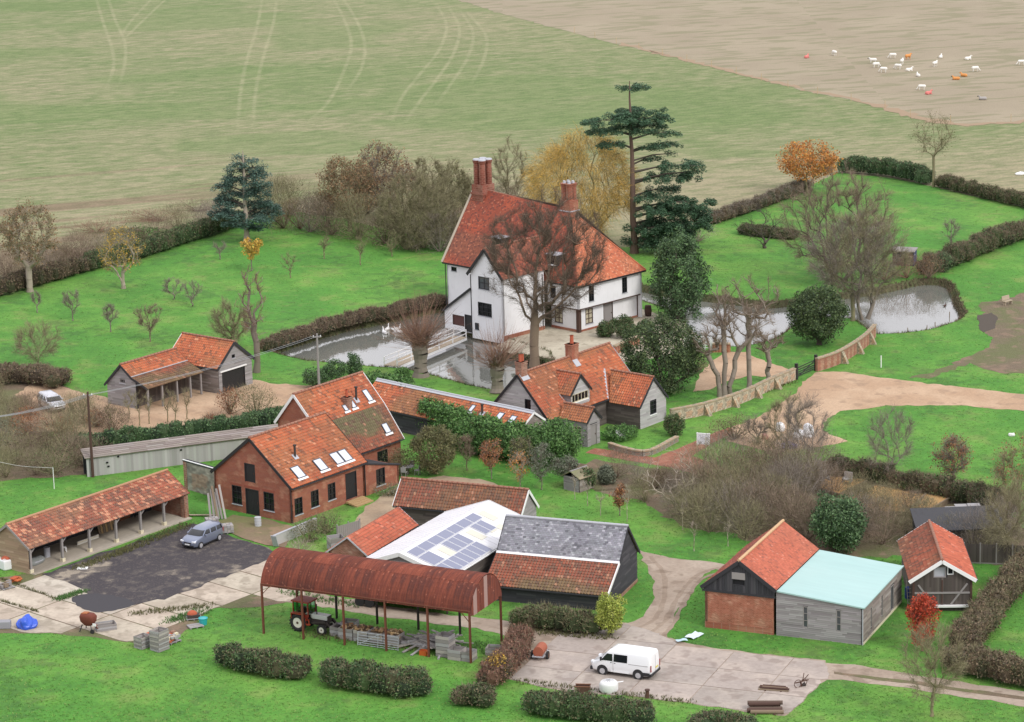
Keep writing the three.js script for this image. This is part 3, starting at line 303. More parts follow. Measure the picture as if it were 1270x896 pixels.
// ---------- brick barn conversion ----------
{ const g = thing('brick_barn', 'red brick barn house with orange pantile roof, four roof windows and a black gable door', 'house', at(-20, 4.94), R(51.7));
  const wB = { h: 1.55, w: 1.05, cols: 2, rows: 3 };
  const B = gable(g, { L: 10.37, prof: [[0, 3.34], [4.95, 7.29], [9.98, 3.4]], sd: 3, barge: { left: MAT.black, right: MAT.black }, bargeW: .28, roof: [{ kind: 'pan', pal: 'orange', patch: .8 }, { kind: 'pan', pal: 'old' }],
    walls: { left: { mat: MAT.brick, win: [{ s: 2.75, t: 1.6, w: 1.2, h: 1.75, cols: 2, rows: 3 }, { s: 4.65, t: 1.22, w: 1.65, h: 2.44, door: 1 }, { s: 6.7, t: 1.62, w: 1.25, h: 1.7, cols: 2, rows: 3 }, { s: 4.5, t: 3.95, w: 1.3, h: 1.75, door: 1 }] }, right: { mat: MAT.brick }, back: { mat: MAT.brick }, front: { mat: MAT.brick, win: [{ s: .95, t: 1.4, ...wB }, { s: 3.15, t: 1.55, ...wB }, { s: 5.45, t: 1.65, ...wB }, { s: 8.15, t: 1.55, w: 1.55, h: 2.5, door: 1 }] } } });
  const f = B.sf[0]; for (const [u, t] of [[2.05, 1.35], [5.05, 1.32], [7.35, 1.38], [8.5, 1.38]]) skylight(g, f, u, t, 1.08, 1.35); flue(g, f, 3.15, 2.95, 1.05);
  for (const x of [.1, 10.2]) M('drainpipe', rod(V(x, .05, -.2), V(x, 3.2, -.2), .05), MAT.black, g);
  for (const [s, w] of [[2.75, 1.5], [4.65, 1.95], [6.7, 1.55]]) M('brick_arch', fbox(B.fr.left, s - w / 2, s + w / 2, 2.5, 2.72, -.02, .02), col([.26, .075, .045]), g);
  const st = [0, 1, 2, 3].map(i => bx(2.3, .16, .34, 8.3, .26 - .02 - i * .0 - i * .065, .05 + i * .34 + .15)); st.forEach((q, i) => M('step', q, MAT.deckWood, g));
}
{ const g = thing('brick_wing', 'taller rear wing of the brick barn house with white verges and small roof lights', 'house', at(-16.71, -5.7), R(51.7));
  const B = gable(g, { L: 9.96, prof: [[0, 2.65], [2.36, 5.8], [4.91, 8.5], [7.48, 5.46]], sd: 9, barge: MAT.white, bargeW: .26, roof: [{ kind: 'pan', pal: 'old', patch: 1.3 }, { kind: 'pan', pal: 'orange' }, { kind: 'pan', pal: 'old' }], walls: { left: { mat: MAT.brick }, right: { mat: MAT.brick }, back: { mat: MAT.brick }, front: { mat: MAT.brick, win: [{ s: 6.9, t: 1.35, w: 1.5, h: 1.5, cols: 2, rows: 2 }] } } });
  const u = B.sf[1], l = B.sf[0]; skylight(g, u, 4.9, .75, .55, .7); skylight(g, u, 6.05, 1.1, .62, 1.3); skylight(g, u, 8.55, 1.25, .72, 1.35); skylight(g, l, 8.4, 1.5, .8, 1.05); flue(g, u, 6.9, 1.15, 1.25);
  const p = FP(u, 5.45, 1.0, 0); chimney(g, p.x, p.y - .4, p.y + .8, p.z, .7, .7, [[0, .7, .14]], MAT.oldBrick);
}
{ const g = thing('brick_lean_to', 'low brick extension with sloping dark coping between barn house and patio', 'extension', at(-20, 4.94), R(51.7));
  const f = frame(V(10.4, 0, -.3), V(1, 0, 0), V(0, 1, 0)), m = wall(g, f, [[0, 0], [4.7, 0], [4.7, 1.85], [0, 3.05]], { mat: MAT.brick }, [{ s: 2.1, t: 1.35, w: 1.25, h: 1.6, cols: 2, rows: 2 }]);
  wall(g, frame(V(15.1, 0, -.3), V(0, 0, -1), V(0, 1, 0)), [[0, 0], [3.6, 0], [3.6, 1.85], [0, 1.85]], { mat: MAT.brick });
  M('coping', fbeam(f, -.0, 3.1, 4.9, 1.86, .14, -.32, .1), MAT.tar, g); const rf = frame(V(10.4, 3.02, -.55), V(0, 0, -1), V(-4.7, 1.2, 0)); M('roof', merge([beam(V(10.4, 2.96, -2.2), V(15.15, 1.78, -2.2), 3.3, .08)]), MAT.tar, g); }
// ---------- cart shed ----------
{ const g = thing('cart_shed', 'long open fronted cart shed with patchy pantile roof on timber posts', 'shed', at(-41.53, 17.58), R(52.2));
  const L = 19.73, prof = [[0, 2.31], [2.66, 4.07], [5.1, 2.35]];
  const B = gable(g, { L, prof, sd: 21, gutter: null, barge: { left: MAT.greyWood }, roof: [{ kind: 'pan', pal: 'mixed' }, { kind: 'pan', pal: 'old' }], ridge: col([.40, .22, .13]), walls: { left: { boards: 'brown', g: .22 }, back: { boards: 'dark' }, right: { mat: MAT.oldBrick } } });
  M('floor_slab', bx(L - .4, .1, 5.6, L / 2, .05, -2.5), std({ map: concTex }), g);
  for (const k of [.012, .2, .365, .53, .685, .835]) { const m = M('post', merge([beam(V(L * k + .1, .4, -.3), V(L * k + .1, 2.3, -.3), .19)]), MAT.greyWood, g); M('plinth', bx(.34, .36, .34, L * k + .1, .22, -.3), MAT.cream, m); M('brace', merge([beam(V(L * k + .1, 1.75, -.3), V(L * k + .75, 2.28, -.3), .1)]), MAT.greyWood, m); }
  M('pier', bx(.5, 2.2, .5, L - .35, 1.1, -.42), MAT.oldBrick, g); M('wall_plate', beam(V(.1, 2.28, -.3), V(L - .1, 2.28, -.3), .18), MAT.greyWood, g);
  const bf = frame(V(.3, .1, -4.6), V(1, 0, 0), V(0, 1, 0)); for (const [a, b, m] of [[13.2, 14.4, MAT.deckWood], [14.5, 16.2, col([.17, .065, .03])]]) M('door', fbox(bf, a, b, 0, 1.9, 0, .08), m, g);
}
// ---------- timber garages ----------
{ const g = thing('timber_shed', 'low grey weatherboarded shed with orange roof and open lean-to front', 'shed', at(-37.72, -35.96), R(52.2));
  const L = 8.4, prof = [[0, 2.43], [2.32, 3.35], [3.85, 4.52], [6.35, 2.08]];
  const B = gable(g, { L, prof, sd: 31, gutter: null, barge: { left: MAT.tar }, bargeW: .24, ridge: RIDGE, roof: [{ kind: 'pan', pal: 'old' }, { kind: 'pan', pal: 'orange' }, { kind: 'pan', pal: 'old' }], walls: { left: { boards: 'grey', win: [{ s: 2.3, t: 2.75, w: .8, h: .45, rows: 1, cols: 3, fm: MAT.greyWood }], poly: [[0, 0], [4.2, 0], [4.2, 3.0], [2.25, 4.3], [0, 2.2]] }, back: { boards: 'grey' } } });
  wall(g, frame(V(.2, 0, -2.4), V(1, 0, 0), V(0, 1, 0)), [[0, 0], [L, 0], [L, 3.1], [0, 3.1]], { boards: 'dark', vert: 1 }); for (const u of [.3, 2.4, 4.6, 6.6, 8.2]) M('post', beam(V(u, 0, -.3), V(u, 2.45, -.3), .17), MAT.greyWood, g); M('flashing', beam(V(0, 3.42, -2.28), V(L, 3.42, -2.28), .12, .06), MAT.lead, g); }
{ const g = thing('timber_garage', 'grey weatherboarded garage with orange pantiles and wide black door', 'garage', at(-37.05, -46.81), R(-37.3));
  gable(g, { L: 7.55, prof: [[0, 2.77], [2.79, 5.2], [5.79, 2.8]], sd: 35, barge: { right: MAT.tar, left: MAT.white }, bargeW: .3, roof: [{ kind: 'pan', pal: 'orange' }, { kind: 'pan', pal: 'old' }], walls: { right: { boards: 'grey', win: [{ s: 2.3, t: 1.15, w: 3.6, h: 2.2, door: 1 }, { s: 2.4, t: 3.6, w: .5, h: .35, cols: 1, rows: 1 }] }, left: { boards: 'grey' }, front: { boards: 'greyBrown' }, back: { boards: 'grey' } } });
  M('lintel', beam(V(7.45, 2.32, -.5), V(7.45, 2.32, -4.6), .1, .14), MAT.white, g); }
// ---------- low pantiled range by the cottage ----------
{ const h = 4.0, a = G(467.8, 470.6, h), b = G(662.7, 511.3, h), L = a.distanceTo(b), yaw = Math.atan2(-(b.z - a.z), b.x - a.x), vr = 3.0, c = Math.cos(yaw), s = Math.sin(yaw);
  const g = thing('pantiled_range', 'long low pantiled range with lead ridge behind the laurel hedge', 'outbuilding', [a.x + vr * s, 0, a.z + vr * c], yaw);
  const B = gable(g, { L, prof: [[0, 2.1], [vr, h], [4.6, 2.9]], sd: 41, ridge: MAT.lead, roof: [{ kind: 'pan', pal: 'orange', patch: 1.5 }, { kind: 'pan', pal: 'old' }], walls: { front: { boards: 'black' }, right: { boards: 'greyBrown' }, left: { boards: 'greyBrown' }, back: { boards: 'dark' } }, barge: { right: MAT.white } });
  const f = B.sf[0]; skylight(g, f, L * .66, 2.35, .55, .95); skylight(g, f, L * .84, 2.05, .75, 1.15); skylight(g, f, L * .92, 1.95, .75, 1.2); flue(g, f, L * .735, 2.0, .9); M('lead_flashing', fbox(f, 0, L, f.H - .32, f.H - .02, .05, .09), MAT.lead, g); }
// ---------- cottage ----------
{ const g = thing('cottage', 'grey weatherboarded cottage with orange pantiles, dormer, gabled porch and two chimneys', 'house', at(3.38, -18.71), R(51.5));
  const L = 15.41, prof = [[0, 2.6], [3.77, 6.72], [6.9, 3.3]];
  const B = gable(g, { L, prof, sd: 51, barge: { left: MAT.black, right: MAT.lead }, bargeW: .26, roof: [{ kind: 'pan', pal: 'orange' }, { kind: 'pan', pal: 'old' }], walls: { left: { boards: 'pale', win: [{ s: 4.0, t: 3.75, w: .75, h: 1.1, cols: 1, rows: 1 }] }, right: { boards: 'grey' }, front: { boards: 'dark' }, back: { boards: 'dark' } } });
  // side wing: ridge runs towards local +z
  const wing = (u0, u1, v0, v1, e, a, pal, spec, sd) => { const w = u1 - u0, D = v1 - v0, um = (u0 + u1) / 2, H = Math.hypot(w / 2, a - e), back = .2; // gable faces -v (local +z)
    const fl = frame(V(u0, e, -v1), V(0, 0, 1), V(w / 2, a - e, 0)), fg = frame(V(u1, e, -v0), V(0, 0, -1), V(-w / 2, a - e, 0));
    // the ridge meets the main slope: clip tile polygons along the valley
    const slope = (prof[1][1] - prof[0][1]) / prof[1][0], vE = (e - prof[0][1]) / slope, vA = (a - prof[0][1]) / slope, dE = Math.min(D, Math.max(0, v1 - Math.max(vE, v0))), dA = v1 - Math.min(vA, v1);
    const pl = [[Math.max(0, v1 - vE), 0], [D, 0], [D, H], [Math.max(0, v1 - vA), H]], pg = [[0, 0], [Math.min(D, vE - v0), 0], [Math.min(D, vA - v0), H], [0, H]];
    const m1 = M('wing_roof', flat(fl, pl, -.012), MAT.timber, g); tiles(m1, fl, pl, 'pan', pal, sd); const m2 = M('wing_roof', flat(fg, pg, -.012), MAT.timber, g); tiles(m2, fg, pg, 'pan', pal, sd + 1); ridgeTiles(g, V(um, a + .03, -v0), V(um, a + .03, -Math.min(vA, v1)));
    const eo = .2, ff = frame(V(u0 + eo, 0, -v0 - .15), V(1, 0, 0), V(0, 1, 0)), W = w - 2 * eo, hh = e + (a - e) * eo / (w / 2) - .1; wall(g, ff, [[0, spec.y0 || 0], [W, spec.y0 || 0], [W, hh], [W / 2, a - .12], [0, hh]], spec.front, spec.front.win);
    const sl = frame(V(u0 + eo, 0, -v1), V(0, 0, 1), V(0, 1, 0)), sg = frame(V(u1 - eo, 0, -v0 - .15), V(0, 0, -1), V(0, 1, 0)), d2 = D - .15; wall(g, sl, [[0, spec.y0 || 0], [d2, spec.y0 || 0], [d2, hh], [0, hh]], spec.side, spec.sideWin || []); wall(g, sg, [[0, spec.y0 || 0], [d2, spec.y0 || 0], [d2, hh], [0, hh]], spec.side);
    M('bargeboard', merge([beam(V(u0, e - .08, -v0 + .03), V(um, a - .08, -v0 + .03), .05, .22), beam(V(um, a - .08, -v0 + .03), V(u1, e - .08, -v0 + .03), .05, .22)]), spec.barge || MAT.black, g); return ff; };
  wing(9.72, 14.6, -4.0, 1.3, 2.3, 4.9, 'orange', { front: { boards: 'pale', win: [{ s: 2.25, t: 1.75, w: 1.1, h: 1.35, cols: 3, rows: 3, fm: MAT.tar, sill: MAT.white }] }, side: { boards: 'dark' }, barge: MAT.tar }, 55);
  wing(3.85, 7.35, .15, 3.4, 4.2, 6.05, 'orange', { y0: 2.75, front: { boards: 'pale', win: [{ s: 1.55, t: 3.75, w: 2.7, h: .85, cols: 5, rows: 1, fm: MAT.cream, sill: MAT.white }] }, side: { boards: 'grey' }, sideWin: [] }, 57);
  wing(1.6, 4.05, -3.5, .2, 2.5, 3.75, 'orange', { front: { boards: 'grey', win: [{ s: 1.05, t: 1.05, w: 1.1, h: 2.1, door: 1, dm: MAT.greyWood, fm: MAT.greyWood }] }, side: { boards: 'grey' }, sideWin: [{ s: 2.4, t: 1.35, w: .9, h: 1.2, cols: 2, rows: 2, fm: MAT.cream }] }, 59);
  M('valley_flashing', merge([beam(V(9.75, 2.6, -.0), V(12.1, 4.95, -2.1), .22, .04), beam(V(3.8, 4.25, -1.5), V(3.95, 2.75, -.1), .16, .04), beam(V(3.9, 2.72, .05), V(4.9, 2.62, .15), .14, .04)]), MAT.lead, g);
  chimney(g, .75, 5.6, 7.9, -3.77, .95, .75, [[-.15, .75, .16], [.2, .7, .15]], MAT.oldBrick); chimney(g, 9.0, 6.2, 8.0, -3.77, 1.15, .8, [[0, .85, .2]], MAT.brick);
  M('lead_apron', fbox(B.sf[0], 8.5, 9.3, B.sf[0].H - 1.3, B.sf[0].H - .1, .06, .09), MAT.lead, g); M('lead_apron', fbox(B.sf[0], .2, 1.3, B.sf[0].H - .9, B.sf[0].H - .1, .06, .09), MAT.lead, g); }
// ---------- Dutch barn ----------
{ const g = thing('dutch_barn', 'open Dutch barn with rusty curved corrugated roof on thin steel posts', 'barn', at(-20.42, 34.14), R(-26.1));
  const L = 18.61, W = 5.4, e = 4.2, top = 6.28, c = W / 2, sag = top - e, rad = (c * c + sag * sag) / (2 * sag), cyy = top - rad, a0 = Math.asin(c / rad);
  const arc = (a, r = rad) => V(0, cyy + r * Math.cos(a), -c - r * Math.sin(a)); const n = 23, rows = 3, sw = L / n, sheetG = [];
  for (let k = 0; k < rows; k++) { const g2 = new Geo(), s = 10, q = 6, uvs = []; const A0 = lerp(-a0 * 1.04, a0 * 1.04, k / rows) - .015, A1 = lerp(-a0 * 1.04, a0 * 1.04, (k + 1) / rows) + .015; for (let i = 0; i < s * 2; i++) for (let j = 0; j < q; j++) { const P = (ii, jj) => { const p = arc(lerp(A0, A1, jj / q), rad + .018 * Math.cos(ii * Math.PI) + (k === 1 ? .012 : 0)); return V(sw * 1.02 * ii / (s * 2), p.y, p.z); }; const A = P(i, j), B = P(i + 1, j), C = P(i + 1, j + 1), D = P(i, j + 1); g2.quad(A, B, C, D, [1, 1, 1]); const U = (ii, jj) => [sw * ii / (s * 2), lerp(A0, A1, jj / q) * rad]; uvs.push(...U(i, j), ...U(i + 1, j), ...U(i + 1, j + 1), ...U(i, j), ...U(i + 1, j + 1), ...U(i, j + 1)); } const b = g2.build(); b.deleteAttribute('color'); b.setAttribute('uv', new THREE.Float32BufferAttribute(uvs, 2)); sheetG.push(b); }
  const mats = [0, 1, 2, 3, 4].map(i => { const m = MAT.rust.clone(); m.map = rustTex.clone(); m.map.offset.set(br(), br()); m.map.needsUpdate = true; m.color.setScalar(.86 + .09 * i); return m; });
  for (let i = 0; i < n; i++) for (let k = 0; k < rows; k++) { const m = M('roof_sheet', sheetG[k], mats[Math.floor(br() * 5)], g); m.position.x = i * sw; m.position.y = .012 * (i % 2); }
  for (let i = 0; i <= 5; i++) for (const z of [0, -W]) { const x = clamp(i * L / 5, .08, L - .08); M('post', merge([bx(.14, e, .02, x, e / 2, z + .07), bx(.14, e, .02, x, e / 2, z - .07), bx(.02, e, .12, x, e / 2, z)]), i % 5 === 0 || z === 0 ? MAT.rustSteel : MAT.darkSteel, g); }
  const tr = []; for (let i = 0; i <= 5; i++) { const x = clamp(i * L / 5, .08, L - .08); for (let k = 0; k < 10; k++) { const A = arc(lerp(-a0, a0, k / 10), rad - .1), B = arc(lerp(-a0, a0, (k + 1) / 10), rad - .1); tr.push(beam(V(x, A.y, A.z), V(x, B.y, B.z), .07)); } tr.push(beam(V(x, e, 0), V(x, e, -W), .05)); } M('truss', merge(tr), MAT.rustSteel, g);
  M('eaves_rail', merge([beam(V(0, e - .02, .02), V(L, e - .02, .02), .08), beam(V(0, e - .02, -W - .02), V(L, e - .02, -W - .02), .08)]), MAT.rustSteel, g);
  M('brace', merge([0, L].flatMap((x, i) => [beam(V(x + (i ? -.1 : .1), 3.3, 0), V(x + (i ? -.9 : .9), 4.15, 0), .05), beam(V(x + (i ? -.1 : .1), 3.3, -W), V(x + (i ? -.9 : .9), 4.15, -W), .05)])), MAT.rustSteel, g);
  { const palM = [MAT.rust, mats[3], col([.34, .22, .19]), mats[1]], k = 9; for (let i = 0; i < k; i++) { const z0 = .1 - (W + .2) * i / k, z1 = .1 - (W + .2) * (i + 1) / k, yy = z => { const d = -z - c; return cyy + Math.sqrt(Math.max(0, rad * rad - d * d)) - .04; }; const sh = new THREE.Shape([new THREE.Vector2(-z0, e - .5 + (i === 0 || i === 8 ? .15 : 0)), new THREE.Vector2(-z1, e - .5), new THREE.Vector2(-z1, Math.max(e - .3, yy(z1))), new THREE.Vector2(-z0, Math.max(e - .3, yy(z0)))]); const q = new THREE.ExtrudeGeometry(sh, { depth: .03, bevelEnabled: false }); q.rotateY(Math.PI / 2); q.translate(L - .02 + .012 * (i % 2), 0, 0); M('gable_sheet', q, palM[[0, 2, 1, 0, 2, 3, 1, 0, 0][i]], g); } } }
// ---------- black barn with slate roof ----------
{ const g = thing('black_barn', 'black weatherboarded barn with grey slate roof over a pantiled lean-to', 'barn', at(-2.81, 27.49), R(-20.9));
  const B = gable(g, { L: 10.71, prof: [[0, 1.4], [3.09, 3.18], [5.52, 5.64], [8.49, 2.5]], eo: .35, sd: 61, ridge: MAT.lead, barge: { right: MAT.tar, left: MAT.tar }, roof: [{ kind: 'pan', pal: 'old', patch: 1 }, { kind: 'slate', pal: 'slate' }, { kind: 'slate', pal: 'slate' }], walls: { right: { boards: 'black' }, left: { boards: 'black' }, front: { boards: 'black' }, back: { boards: 'black' } } });
  M('lead_flashing', fbox(B.sf[1], 0, 10.71, -.04, .16, .04, .08), MAT.white, g); M('bargeboard', beam(V(10.72, 1.42, .02), V(10.72, 3.2, -3.09), .07, .26), MAT.white, g); M('plinth', fbox(B.fr.right, -.02, 7.8, 0, .32, -.02, .05), MAT.oldBrick, g); }
// ---------- brick gabled barn with turquoise lean-to ----------
{ const g = thing('gable_barn', 'brick barn with black boarded gable and orange tile roof', 'barn', at(20.12, 37.98), R(66.3));
  const B = gable(g, { L: 11.22, prof: [[0, 3.75], [3.05, 5.85], [6.22, 3.45]], sd: 71, gutter: null, ridge: col([.55, .36, .20]), barge: { left: MAT.tar }, bargeW: .3, roof: [{ kind: 'plain', pal: 'newer' }, { kind: 'plain', pal: 'plain' }], walls: { right: { boards: 'black' }, back: { mat: MAT.oldBrick } } });
  const D = B.vb - B.vf, f = B.fr.left; wall(g, f, [[0, 0], [D, 0], [D, 3.15], [0, 3.15]], { mat: std({ map: oldBrickTex, color: new THREE.Color().setRGB(1.3, 1.02, .92) }) }); const up = frame(FP(f, 0, 0, .03), f.a, f.b); wall(g, up, [[-.1, 3.15], [D + .1, 3.15], [D + .1, 3.72], [D / 2, 5.72], [-.1, 3.45]], { boards: 'black', vert: 1, g: .22 }, [{ s: D * .5, t: 4.05, w: 1.1, h: .55, cols: 1, rows: 1, fm: MAT.tar, pm: MAT.dark, sill: null }]); M('hatch', fbox(up, D / 2 - .55, D / 2 + .55, 4.3, 4.85, .03, .07), MAT.greyWood, g); M('tie_beam', fbox(up, -.2, D + .2, 3.05, 3.22, .03, .09), MAT.tar, g); M('brick_plinth', fbox(f, -.02, D + .02, 0, .5, 0, .03), MAT.brick, g); }
{ const g = thing('lean_to_barn', 'grey timber lean-to with turquoise sheet roof joined to the brick barn', 'barn', at(20.12, 37.98), R(66.3));
  const v0 = -6.95, u0 = .25, u1 = 11.15, hL = 3.05, hH = 3.68, sp = { boards: 'grey', g: .15 }; // local v from v0 (right) to 0
  const rf = frame(V(u0 - .1, hL, -v0 + .12), V(1, 0, 0), V(0, hH - hL, v0 - .12)), H = Math.hypot(hH - hL, -v0 + .1); const dk = M('roof', slab(rf, [[0, 0], [u1 - u0 + .2, 0], [u1 - u0 + .2, H], [0, H]], [], .07, 0), MAT.aqua, g); M('roof_edge', merge([fbox(rf, 0, u1 - u0 + .2, -.06, .05, -.08, .03), fbox(rf, -.04, .05, 0, H, -.08, .03)]), MAT.aqua, dk);
  const nf = frame(V(u0, 0, -.05), V(0, 0, 1), V(0, 1, 0)), D = -v0 - .05; wall(g, nf, [[0, 0], [D, 0], [D, hL - .08], [0, hH - .1]], sp, [{ s: D * .345, t: 1.75, w: .42, h: 1.75, cols: 1, rows: 3, fm: MAT.greyWood, pm: MAT.greyGlass, sill: null }, { s: D * .735, t: 1.75, w: .42, h: 1.75, cols: 1, rows: 3, fm: MAT.greyWood, pm: MAT.greyGlass, sill: null }]);
  const rfm = frame(V(u0, 0, -v0), V(1, 0, 0), V(0, 1, 0)); wall(g, rfm, [[0, 0], [u1 - u0, 0], [u1 - u0, hL - .08], [0, hL - .08]], { boards: 'greyBrown', g: .19 }, [{ s: 2.3, t: 1.5, w: .4, h: 1.7, cols: 1, rows: 3, fm: MAT.greyWood, sill: null }, { s: 5.3, t: 1.5, w: .45, h: 1.8, cols: 1, rows: 3, fm: MAT.greyWood, sill: null }, { s: 8.2, t: 1.2, w: .95, h: 2.1, cols: 1, rows: 1, fm: MAT.greyWood, pm: MAT.greyGlass, sill: null }]); wall(g, frame(V(u1, 0, -v0), V(0, 0, -1), V(0, 1, 0)), [[0, 0], [-v0, 0], [-v0, hH - .1], [0, hL - .08]], sp); M('plinth', fbox(rfm, 0, u1 - u0, 0, .16, .0, .08), MAT.cream, g); M('drainpipe', rod(V(u0 - .06, 0, -v0 + .02), V(u0 - .06, 2.9, -v0 + .02), .045), MAT.lead, g); }
// ---------- small boarded granary ----------
{ const g = thing('granary', 'small dark boarded granary with white bargeboards and orange pantile roof', 'shed', at(36.55, 33.49), R(87.2));
  const B = gable(g, { L: 10.6, prof: [[0, 2.7], [2.73, 4.34], [5.34, 2.62]], eo: .35, vo: .35, sd: 81, barge: MAT.white, bargeW: .3, ridge: RIDGE, roof: [{ kind: 'pan', pal: 'newer' }, { kind: 'pan', pal: 'old', patch: .3 }], walls: { left: { boards: 'dark', vert: 1, win: [{ s: 2.1, t: 3.25, w: 1.0, h: .9, cols: 1, rows: 1, fm: MAT.greyWood, pm: MAT.lead, sill: null }, { s: 2.95, t: 3.35, w: .5, h: .65, cols: 1, rows: 1, fm: MAT.white, sill: null }] }, right: { boards: 'dark' }, front: { boards: 'dark' }, back: { boards: 'dark' } } });
  const f = B.fr.left; M('rail', fbox(f, .1, 4.5, 1.45, 1.6, .02, .09), MAT.greyWood, g); M('brace', merge([fbeam(f, 3.0, .55, 4.3, 2.3, .14, .02, .08), fbeam(f, 1.6, .55, .4, 2.2, .14, .02, .08)]), MAT.greyWood, g); M('stage', fbox(f, .8, 4.4, .38, .52, .02, .35), MAT.white, g); M('corner_post', merge([fbox(f, -.06, .12, 0, 2.7, .02, .1), fbox(f, 4.52, 4.7, 0, 2.7, .02, .1), fbox(f, 2.25, 2.35, 0, 2.6, .02, .07)]), MAT.brown, g); }
// ---------- low pantiled barn, brick store, white solar barn ----------
{ const g = thing('pantiled_barn', 'low dark boarded barn with red pantiles and white verges', 'barn', at(-10.93, 7.13), R(-22.7));
  gable(g, { L: 12.28, prof: [[0, 2.2], [2.03, 4.16], [4.27, 2.0]], sd: 91, barge: MAT.white, bargeW: .26, roof: [{ kind: 'pan', pal: 'old', patch: .5 }, { kind: 'pan', pal: 'old' }], walls: { front: { boards: 'dark' }, right: { boards: 'grey' }, left: { boards: 'dark' }, back: { boards: 'dark' } } }); }
{ const g = thing('brick_store', 'small flint and brick store with new orange tile roof', 'outbuilding', at(-12.54, 21.56), R(64));
  gable(g, { L: 9.3, prof: [[0, 2.2], [1.89, 3.65], [4.12, 2.0]], sd: 95, barge: MAT.lead, bargeW: .12, ridge: null, roof: [{ kind: 'pan', pal: 'newer' }, { kind: 'pan', pal: 'newer' }], walls: { left: { mat: MAT.oldBrick }, right: { mat: MAT.oldBrick }, front: { mat: MAT.oldBrick }, back: { mat: MAT.oldBrick } } }); }
{ const g = thing('solar_barn', 'low barn with white sheet roof carrying rows of solar panels', 'barn', at(-5.56, 29.69), R(62.8));
  const L = 15.98, B = gable(g, { L, prof: [[0, 2.8], [4.58, 4.32], [8.97, 2.75]], eo: .2, vo: .25, sd: 97, ridge: null, gutter: MAT.white, barge: MAT.white, bargeW: .34, roof: [{ mat: MAT.steel }, { mat: MAT.steel }], walls: { left: { boards: 'grey' }, right: { boards: 'grey' }, front: { boards: 'dark' }, back: { boards: 'dark' } } });
  const f = B.sf[0], pv = std({ color: new THREE.Color().setRGB(.20, .215, .30), roughness: .25 }), fr = col([.62, .63, .66], { roughness: .4 }); const panel = (s, t, w, h) => { const m = M('solar_panel', fbox(f, s - w / 2, s + w / 2, t - h / 2, t + h / 2, .03, .08), fr, g); M('cell_sheet', fbox(f, s - w / 2 + .04, s + w / 2 - .04, t - h / 2 + .04, t + h / 2 - .04, .06, .084), pv, m); };
  for (let i = 0; i < 7; i++) panel(1.45 + i * 1.68, f.H - .85, 1.62, 1.02); for (const [a, b] of [[0, 1], [3, 6], [8, 10]]) for (let i = a; i < b; i++) panel(2.0 + i * 1.03, f.H - 2.25, .99, 1.62); panel(1.1, f.H - 2.25, .99, 1.62); for (let i = 0; i < 7; i++) panel(1.1 + i * 1.03, f.H - 3.95, .99, 1.62);
  for (const [s, t] of [[3.95, 2.3], [9.0, 2.3], [11.1, 2.4], [12.3, 1.2], [13.2, 3.4]]) M('rooflight', fbox(f, s - .5, s + .5, t - .8, t + .8, .02, .045), col([.60, .58, .48], { roughness: .4 }), g);
  const s2 = []; for (const k of [0, 1]) for (let i = 0; i <= 16; i++) s2.push(fbox(B.sf[k], clamp(L * i / 16 - .025, .02, L), clamp(L * i / 16 + .025, 0, L - .02), .02, B.sf[k].H - .02, .008, .035)); M('roof_seam', merge(s2), MAT.steel, g); }
